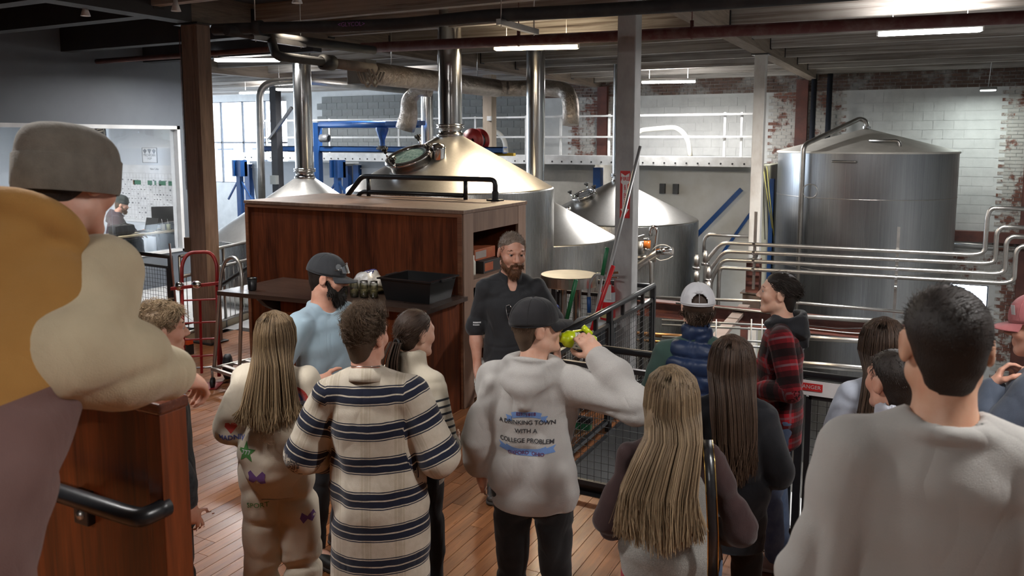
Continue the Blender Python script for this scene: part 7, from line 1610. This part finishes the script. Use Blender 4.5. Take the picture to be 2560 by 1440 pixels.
# ---------- man in red plaid
f = Fig('man with swept dark hair in red plaid shirt and black hood', (1948, 680), 1.75, -84, build=1.0, yaw=-4, pitch=-2, skin=SK_FAIR)
f.setarm(-1, f.sh[-1] + V3(-.10, -.08, -.28), f.sh[-1] + V3(.03, .22, -.32)); f.setarm(1, f.sh[1] + V3(.10, .05, -.27), f.sh[1] + V3(-.05, .26, -.30)); f.hand(-1, (.6, .8, .1), (.5, -.4, .2), (.4, .6, .4)); f.body(fine_head=.0045)
def plaid_red():
    m, nt, p = fabric_nodes('red_black_plaid'); v, u = attr(nt, 'v'), attr(nt, 'u'); K_, W_ = (.06, .06, .07), (1, 1, 1)
    sv = stripes(nt, v, .150, [(0, W_), (.38, (.30, .28, .30)), (.52, K_), (.80, (.30, .28, .30))]); su = stripes(nt, u, .125, [(0, W_), (.36, (.30, .28, .30)), (.50, K_), (.80, (.30, .28, .30))], .3)
    base = mixc(nt, 1., (.36, .012, .022), sv, 'MULTIPLY'); base = mixc(nt, .75, base, su, 'MULTIPLY')
    lv = stripes(nt, v, .150, [(0, (0, 0, 0)), (.16, (1, 1, 1)), (.24, (0, 0, 0))]); lu = stripes(nt, u, .125, [(0, (0, 0, 0)), (.15, (1, 1, 1)), (.24, (0, 0, 0))], .3)
    nt.links.new(mixc(nt, math_(nt, 'MULTIPLY', math_(nt, 'MAXIMUM', lv, lu), .42), base, (.17, .15, .17)), p.inputs['Base Color']); return m
f.shirt('plaid_shirt', plaid_red(), .032, .74, .012, 1., 'none', (.068, .066, .048), bag=.012, wr=(.007, 10, .5), h=.009, attrs=uv_attr(f))
f.shirt('hood', cloth('black_hood_fleece', (.010, .011, .014), (.018, .018, .021)), .020, 1.28, .0, .1, 'hood', arms=(), wr=(.007, 14, .7))
f.trousers('jeans', m_jean, .016, bag=.008); f.shoes(m_sneak, m_solew, .09, 'sneaker'); f.short_hair(h_dark, 3200, (.05, .075), (0, -1, -.15), curl=.005, lift=.10, rand=.12, r=.0018, side_len=.8, m=8, front=.084, low_back=-.085, clump=.25); f.brows(h_dark)
# ---------- woman behind the right men
f = Fig('woman with brown hair half hidden behind the men in grey', (2212, 792), 1.70, -10, female=True, skin=SK_FAIR)
f.setarm(1, f.sh[1] + V3(.08, .02, -.27), f.sh[1] + V3(-.05, .22, -.33)); f.setarm(-1, f.sh[-1] + V3(-.08, .02, -.27), f.sh[-1] + V3(.05, .22, -.33)); f.body(face=False, fine_head=.008)
f.shirt('light_top', cloth('pale_blue_top', (.40, .43, .50), None), .024, .85, .01, 1., 'crew', (.064, .062, .046), wr=(.006, 10, .5)); f.trousers('jeans', m_jean, .016); f.shoes(m_sneak, m_solew); f.long_hair(h_brown, 1600, 1.20, width=.115, back=.14, spread=1.0, wave=.005, r=.0014)
# ---------- man in pale grey hoodie, mostly hidden
f = Fig('man with short dark hair and pale grey hooded sweatshirt', (2236, 872), 1.74, -32, yaw=-6, skin=SK_PINK)
f.setarm(1, f.sh[1] + V3(.08, .02, -.27), f.sh[1] + V3(-.05, .22, -.33)); f.setarm(-1, f.sh[-1] + V3(-.08, .0, -.28), f.sh[-1] + V3(.05, .2, -.36)); f.body(fine_head=.005)
f.shirt('sweatshirt', cloth('lavender_grey_fleece', (.40, .41, .46), (.35, .36, .41), .95), .040, .84, .02, 1., 'stand', (.070, .070, .048), bag=.012, wr=(.009, 9, .5)); f.trousers('trousers', m_dkp, .02); f.shoes(m_bshoe, m_sole); f.short_hair(h_dark, 3000, (.012, .026), (0, -.3, -.3), lift=.55, r=.0014, side_len=.4, low_back=-.075)
# ---------- tall man in grey pullover close by
f = fig_at(2362, 862, 1.60, .5, label='man with dark short hair in plain grey pullover', az=-10, build=1.02, yaw=-3, skin=SK_TAN)
f.setarm(-1, f.sh[-1] + V3(-.075, -.02, -.28), f.sh[-1] + V3(.06, .22, -.33)); f.setarm(1, f.sh[1] + V3(.075, -.02, -.28), f.sh[1] + V3(-.06, .22, -.33)); f.body(fine_head=.0042)
m_pull = cloth('heather_grey_knit', (.36, .347, .325), (.325, .312, .29), .9, 5, 600, .3, mottle=.06)
f.shirt('pullover', m_pull, .030, .86, .01, 1., 'low', (.072, .072, .05), bag=.012, wr=(.009, 9, .5), h=.008); f.trousers('trousers', m_dkp, .02); f.shoes(m_bshoe, m_sole)
f.short_hair(h_dark, 9000, (.020, .034), (.5, .35, .1), lift=.22, r=.0009, side_len=.3, m=5, low_back=-.060, clump=.35)
# ---------- man in pink cap touching his mouth
f = Fig('man in faded pink cap with slate blue sweater and hand at mouth', (2600, 742), 1.86, -78, yaw=-2, pitch=8, skin=SK_PINK)
f.setarm(-1, f.sh[-1] + V3(-.06, .16, -.27), f.H3(-.015, .16, -.17) ); f.setarm(1, f.sh[1] + V3(.10, .05, -.27), f.sh[1] + V3(-.10, .26, -.20)); 
mo = f.H3(0, .10, -.085); fd = mo - f.arm[-1][1]; f.hand(-1, fd, (.4, -1, .3), (.5, .7, .5), .8); f.body(fine_head=.0048)
f.shirt('sweater', cloth('slate_blue_knit', (.060, .075, .105), (.085, .10, .135), .85), .032, .80, .012, 1., 'crew', (.068, .066, .046), bag=.012, wr=(.010, 9, .5)); f.trousers('trousers', m_dkp, .02); f.shoes(m_bshoe, m_sole)
cp, T = f.cap(cloth('faded_pink_cotton', (.42, .14, .145), (.36, .115, .12)), -4, grow=1.13, brim_len=.075); f.short_hair(h_dark, 1200, (.01, .02), (0, -.4, -.4), lift=.5, r=.0014, front=.05, zmax=.05); f.brows(h_dark)
f.child(MB().box((-.012, -.02, 0), (.012, .02, .001)), 'cap_patch', m_alu, cp).matrix_local = Matrix.Translation(Vector(T((-.066, .065, .085)))) @ Matrix(np.array(f.Rh @ np.array(basis((.7, .7, 0), (0, 0, 1)))).tolist()).to_4x4()
# ---------- curly blond youth behind the parapet
f = Fig('youth with curly blond hair in dark jacket beside the wood parapet', (402, 760), 1.76, 72, yaw=6, pitch=2, skin=SK_PINK)
f.body(fine_head=.0045)
f.shirt('jacket', cloth('dark_print_jacket', (.012, .014, .017), (.035, .04, .045), .8, 40), .034, .72, .02, 1., 'crew', (.068, .068, .05), bag=.02, wr=(.010, 9, .5)); f.trousers('trousers', m_blackp, .018); f.shoes(m_bshoe, m_sole)
f.short_hair(h_curl, 5200, (.04, .062), (.2, .5, .5), curl=.018, lift=.6, r=.0012, side_len=.22, m=6, front=.070, clump=.5, cf=90); f.brows(h_curl)
# ---------- man in beanie leaning on the parapet
f = fig_at(178, 455, 1.86, .75, label='man in grey beanie and mustard, cream and mauve hoodie leaning on the parapet', az=35, build=1.02, lean=34, yaw=7, pitch=14, skin=SK_PINK, H=1.85)
BEA = f; f.sh[1] = f.loc(atd(248, 672, 1.78)); f.arm[1] = (f.loc(atd(165, 888, 1.62)), f.loc(atd(425, 938, 1.86)), None); f.setarm(-1, f.sh[-1] + V3(-.05, .2, -.22), f.sh[-1] + V3(.12, .38, -.30)); f.hand(1, f.arm[1][1] - f.arm[1][0], (-.3, .2, -1), (.5, .7, .5)); f.body(fine_head=.0045)
m, nt, p = fabric_nodes('colour_block_fleece'); vec = coords(nt); nn = noise(nt, vec, 4, 4); sx_ = nt.nodes.new('ShaderNodeSeparateXYZ'); nt.links.new(vec, sx_.inputs[0])
lowm = math_(nt, 'LESS_THAN', math_(nt, 'MULTIPLY_ADD', sx_.outputs[0], -.35, sx_.outputs[2]), float(f.sp(.20)[2])); must = ramp(nt, nn, [(.3, (.36, .185, .050)), (.7, (.30, .15, .038))]); mauv = ramp(nt, nn, [(.3, (.165, .095, .085)), (.7, (.13, .075, .068))])
nt.links.new(mixc(nt, lowm, must, mauv), p.inputs['Base Color']); m_crm = cloth('cream_sleeve_fleece', (.50, .42, .285), (.42, .345, .23), .95, 5, 350, .3)
hb = f.shirt('hoodie', m, .046, .70, .03, 1., 'none', arms=(), wr=(.010, 9, .5), h=.009, hem_r=-.02, extra=[(Torus(f.nb - f.fw * .035 + f.up * .012, .084, .036, np.array(Matrix.Rotation(-.25 - f.lean, 3, 'X')), (1.15, 1.1)), .03), (Cone(f.nb - f.fw * .10 - f.up * .04, f.nb - f.fw * .14 - f.up * .14, .048, .032, (1.8, 1.4)), .03), (Cone(f.nb - f.up * .04, f.sh[1] + V3(-.06, 0, -.01), .052, .055), .03), (Cone(f.nb - f.up * .04, f.sh[-1] + V3(.02, 0, .01), .055, .06), .03)])
for d in (1, -1): f.solid('sleeve', [(Cone(f.sh[d] + V3(-.035 * d, 0, .01), f.sh[d], .07, .088), .03)] + f.sleeve_prims(d, .022, 1., .072, .066, .046, bag=.010)[2:], m_crm, .009, (), (), (.010, 9, .6))
f.trousers('trousers', m_dkp, .0); f.shoes(m_bshoe, m_sole)
f.beanie(cloth('taupe_knit', (.17, .150, .125), (.13, .115, .095), .98, 30, 260, .5), .152, 1.20, -.060, .080, 6); f.short_hair(h_dark, 1000, (.01, .02), (0, -.4, -.5), lift=.4, r=.0014, front=.05, zmax=.02); f.brows(h_dark)
# ---------- office worker behind the glass
dz_ = .74; f = Fig('man in green beanie and maroon hoodie working at the office desk', va=-.45, z0=OZ, az=92, H=1.78, lean=12, yaw=0, pitch=14, build=1.15, sit=True, skin=SK_PINK, pos=(-12.48, 8.98, OZ))
f.setarm(1, f.sh[1] + V3(.10, .10, -.26), f.sh[1] + V3(0, .40, -.30)); f.setarm(-1, f.sh[-1] + V3(-.08, .12, -.26), f.sh[-1] + V3(.05, .42, -.30)); f.hand(1, (-.2, 1, 0), (0, 0, -1), (.3, .4, .3)); f.body(fine_head=.007, coarse=.024)
f.shirt('hoodie', cloth('maroon_fleece', (.045, .026, .036), None), .035, .45, .02, 1., 'hood', (.075, .072, .048), bag=.014, wr=(.008, 9, .5), h=.012); f.trousers('jeans', m_blackp, .018, h=.014); f.shoes(m_bshoe, m_sole)
f.beanie(cloth('green_knit', (.022, .032, .030), None, .98, 30, 260, .5), .15, 1.12, .0, .05, -4); f.beard(h_ginger, 500, .02); f.short_hair(h_mid, 500, (.01, .02), (0, -.4, -.5), lift=.4, r=.0015, front=.05, zmax=.02)
OFF = f
# ================================================================ OFFICE
dk_ = wood('desk_birch', (.42, .34, .21), (.60, .50, .33), .45, 1., 'Y', 0, .05)
dx0, dx1, dy0, dy1, DZ = -12.3, -11.74, 6.6, 9.78, .90
t = thing('office_desk', 'long birch topped desk on black legs behind the office glass', 'desk', (-12.05, 8.2, OZ)); MB().box((dx0, dy0, DZ - .03), (dx1, dy1, DZ), .004).obj('top', dk_, t)
for y in (dy0 + .05, 7.6, 8.62, 9.35, dy1 - .05):
    for x in (dx0 + .04, dx1 - .04): MB().box((x - .025, y - .025, OZ), (x + .025, y + .025, DZ - .03)).obj('leg', m_black, t)
    MB().box((dx0 + .04, y - .02, DZ - .08), (dx1 - .04, y + .02, DZ - .03)).obj('rail', m_black, t)
t = thing('laptop', 'open dark laptop on the office desk', 'laptop', (-12.0, 9.3, DZ)); MB().box((-12.17, 9.15, DZ + .001), (-11.87, 9.36, DZ + .016), .004).obj('base', m_rubber, t); MB().obox((-12.02, 9.42, DZ + .12), (.31, .010, .22), Matrix.Rotation(-.25, 3, 'X'), .003).obj('lid', m_rubber, t)
t = thing('monitor', 'black flat monitor seen edge on at the desk end', 'monitor', (-12.0, 9.7, DZ)); MB().obox((-12.0, 9.68, DZ + .25), (.05, .42, .32), Matrix.Rotation(-.75, 3, 'Z'), .006).obj('screen', m_rubber, t); MB().box((-12.08, 9.58, DZ + .001), (-11.92, 9.76, DZ + .012)).box((-12.02, 9.66, DZ + .01), (-11.98, 9.70, DZ + .15)).obj('stand', m_black, t)
for k, (x, y, m, lab) in enumerate(((-11.9, 9.55, m_hop, 'white paper cup on the office desk'), (-11.84, 9.62, M('olive_can', (.35, .36, .2), .4), 'olive drink can on the office desk'))):
    p = Vector((x, y, DZ)); tt = thing('cup', lab, 'cup', p); MB().lathe([(0, 0), (.035, 0), (.04, .11), (.036, .11), (0, .105)], p, 18).obj('body', m, tt); MB().tube([p + Vector((0, 0, .1)), p + Vector((-.02, 0, .2))], .004, 6).obj('straw', m_alu, tt)
t = thing('backpack', 'black backpack on the desk before the office worker', 'bag', (-11.95, 8.78, DZ)); MB().obox((-11.95, 8.78, DZ + .09), (.22, .40, .18), None, .07).obj('body', m_rubber, t); MB().tube([(-11.88, 8.65, DZ + .15), (-11.88, 8.78, DZ + .21), (-11.88, 8.9, DZ + .15)], .012, 6, .05).obj('handle', m_rubber, t)
t = thing('desk_papers', 'papers and notebook lying on the office desk', 'paper', (-11.95, 8.4, DZ)); MB().box((-12.1, 8.2, DZ + .0005), (-11.85, 8.45, DZ + .005)).obj('sheet', m_hop, t); MB().box((-11.92, 9.0, DZ + .0005), (-11.78, 9.15, DZ + .008)).obj('notebook', m_alu, t); MB().box((-11.95, 8.5, DZ + .0005), (-11.8, 8.6, DZ + .03)).obj('charger', m_rubber, t)
t = thing('office_chair', 'black office chair under the office worker', 'chair', (OFF.pos.x, OFF.pos.y, OZ)); cx_, cy_ = OFF.pos.x, OFF.pos.y
MB().obox((cx_, cy_, OZ + .37), (.48, .48, .07), Matrix.Rotation(OFF.rz, 3, 'Z'), .03).obj('seat', m_rubber, t); R_ = Matrix.Rotation(OFF.rz, 3, 'Z'); MB().obox(Vector((cx_, cy_, OZ + .72)) + R_ @ Vector((0, -.32, 0)), (.44, .06, .5), R_, .025).obj('backrest', m_rubber, t); MB().lathe([(.03, .05), (.03, .35)], (cx_, cy_, OZ), 12).obj('column', m_black, t)
for k in range(5): a = k * 1.257; MB().tube([(cx_, cy_, OZ + .08), (cx_ + .28 * math.cos(a), cy_ + .28 * math.sin(a), OZ + .05)], .018, 8).obj('foot', m_black, t)
# wall of charts: the office end wall
yo = 9.846; bx0, bx1, bz0, bz1 = -13.60, -11.74, .98, 2.03
t = thing('planning_board', 'large white planning chart with green cells on the office wall', 'chart', ((bx0 + bx1) / 2, yo, bz0)); MB().box((bx0, yo - .008, bz0), (bx1, yo, bz1), .001).obj('sheet', m_wtrim, t)
ink = M('chart_ink', (.22, .23, .25), .8); grn = M('chart_green', (.07, .20, .13), .8); RB_ = basis((1, 0, 0), (0, 0, 1)); yi = yo - .0095
g = MB()
for k in range(23): x = bx0 + .1 + k * .085; g.box((x, yi - .0006, bz0 + .05), (x + .002, yi, bz1 - .16))
for k in range(11): z = bz0 + .05 + k * .085; g.box((bx0 + .1, yi - .0006, z), (bx1 - .03, yi, z + .002))
o = g.obj('grid_lines', ink, t); o['kind'] = 'stuff'
for x, w_ in ((-13.12, .20), (-12.74, .12), (-12.56, .05), (-12.44, .18), (-12.19, .20)): MB().box((x + .14, yi - .001, bz1 - .36), (x + .14 + w_, yi, bz1 - .28)).obj('green_cell', grn, t)
MB().box((-13.0, yi - .001, bz1 - .36), (-12.95, yi, bz1 - .28)).obj('tan_cell', M('chart_tan', (.3, .2, .12), .8), t)
sc = MB()
for k in range(22):
    for r_ in range(9):
        if random.random() < .6: x = bx0 + .11 + k * .085; z = bz0 + .08 + r_ * .085; sc.box((x + random.random() * .02, yi - .001, z), (x + .03 + random.random() * .03, yi, z + .006 + random.random() * .03))
o = sc.obj('handwriting', ink, t); o['kind'] = 'stuff'
lettering('New Cellar', .05, (-12.4, yi, bz1 - .07), RB_, ink, t); MB().box((-13.6, yi - .002, bz1 - .08), (-13.32, yi, bz1 - .03)).obj('title_strip', m_rubber, t)
t = thing('hop_poster', 'small framed MICHIGAN HOP print on the office wall', 'poster', (-12.55, yo, 2.08)); px0, px1, pz0, pz1 = -12.71, -12.32, 2.07, 2.345; MB().box((px0, yo - .006, pz0), (px1, yo, pz1), .001).obj('sheet', m_wtrim, t)
fr_ = MB()
for a, b in (((px0, pz0), (px1, pz0 + .008)), ((px0, pz1 - .008), (px1, pz1)), ((px0, pz0), (px0 + .008, pz1)), ((px1 - .008, pz0), (px1, pz1))): fr_.box((a[0], yo - .010, a[1]), (b[0], yo - .004, b[1]))
pcx = (px0 + px1) / 2; fr_.obj('frame', ink, t); lettering('MICHIGAN', .065, (pcx, yo - .008, 2.205), RB_, ink, t); lettering('HOP', .055, (pcx, yo - .008, 2.145), RB_, ink, t)
for dx in (-.12, 0, .12): MB().prism([(pcx + dx - .05, 2.29 + .02 * (dx == 0)), (pcx + dx, 2.23), (pcx + dx + .05, 2.29 + .02 * (dx == 0)), (pcx + dx, 2.32)], yo - .009, yo - .007, 'y').obj('hop_leaf', ink, t)
ec = Vector((-14.0, yo - .022, 2.58)); t = thing('round_emblem', 'round dark and cream emblem on the office wall', 'emblem', (ec.x, yo, 2.2))
MB().lathe([(0, .0), (.33, .0), (.33, .02), (0, .02)], ec + Vector((0, .02, 0)), 48, (0, -1, 0)).obj('disc', M('emblem_dark', (.035, .028, .024), .6), t); em = M('emblem_cream', (.52, .44, .33), .6)
MB().lathe([(.285, .021), (.30, .021)], ec + Vector((0, .02, 0)), 48, (0, -1, 0)).obj('ring', em, t)
for s_ in (-1, 1):
    for k in range(5): MB().bar(ec + Vector((s_ * .09, -.004, .05 + k * .045)), ec + Vector((s_ * (.26 - .022 * k), -.004, .07 + k * .045)), .022, .004, (0, 1, 0)).obj('stripe', em, t)
MB().prism([(ec.x, ec.z + .2), (ec.x + .075, ec.z - .06), (ec.x + .05, ec.z - .15), (ec.x, ec.z - .19), (ec.x - .05, ec.z - .15), (ec.x - .075, ec.z - .06)], yo - .034, yo - .031, 'y').obj('drop', em, t)
tag(MB().box((-13.80, yo - .004, 2.07), (-13.62, yo, 2.2)).obj('red_notice', M('notice_red', (.6, .08, .07), .7)), 'small red notice on the office wall above the chart', 'notice')
# ================================================================ BAG OF HOPS ON THE COUNTER
def bag():
    c = Vector((-4.60, 5.93, zc)); t = thing('hop_bag', 'clear plastic bag of hops slumped on the counter', 'bag', c)
    F = Field((-.24, -.14, -.01), (.24, .14, .22), .008); F.add(Ell((.04, 0, .07), (.17, .11, .085)), .0).add(Ell((-.03, .01, .12), (.12, .08, .06)), .05).add(Cone((-.1, 0, .06), (-.2, -.03, .05), .045, .02), .05).add(Cone((.0, 0, .15), (.05, .02, .17), .04, .03), .04); F.cut((0, 0, .002), (0, 0, -1))
    P, Q = F.nets(); Nn = vnormals(P, Q); P = P + Nn * (.010 * np.abs(wn(P, 34, 1.)) + .006 * wn(P, 80, 5.))[:, None]; P[:, 2] = np.maximum(P[:, 2], .002)
    m, nt, p = _new('bagged_hops'); v = coords(nt); a = noise(nt, v, 14, 4); sepz = nt.nodes.new('ShaderNodeSeparateXYZ'); nt.links.new(v, sepz.inputs[0])
    hop = ramp(nt, a, [(.3, (.20, .16, .065)), (.7, (.42, .34, .17))]); sil = ramp(nt, noise(nt, v, 25, 3), [(.3, (.60, .57, .52)), (.7, (.72, .70, .67))])
    f_ = ramp(nt, math_(nt, 'ADD', sepz.outputs[2], math_(nt, 'MULTIPLY', a, .05)), [(.10, (0, 0, 0)), (.125, (1, 1, 1))]); nt.links.new(mixc(nt, f_, hop, sil), p.inputs['Base Color']); p.inputs['Roughness'].default_value = .25; p.inputs['Coat Weight'].default_value = .5
    bump(nt, p, noise(nt, v, 40, 3), .5, .01)
    link('plastic', npmesh('plastic', P, Q, m), t)
    bv = BVHTree.FromPolygons([Vector(q) for q in P], Q.tolist()); 
    for k in range(4):
        pth = []
        for i in range(9):
            x = -.03 + i * .012; y = -.03 + .025 * k + .015 * math.sin(i * 1.2 + k); h = bv.ray_cast(Vector((x, y, .4)), Vector((0, 0, -1)))
            if h[0] is not None: pth.append(h[0] + Vector((0, 0, .002)))
        if len(pth) > 2: me = MB().tube(pth, .004, 5).mesh('marker_scribble'); me.materials.append(M('marker_blue', (.03, .03, .2), .6)); link('marker_scribble', me, t)
bag()
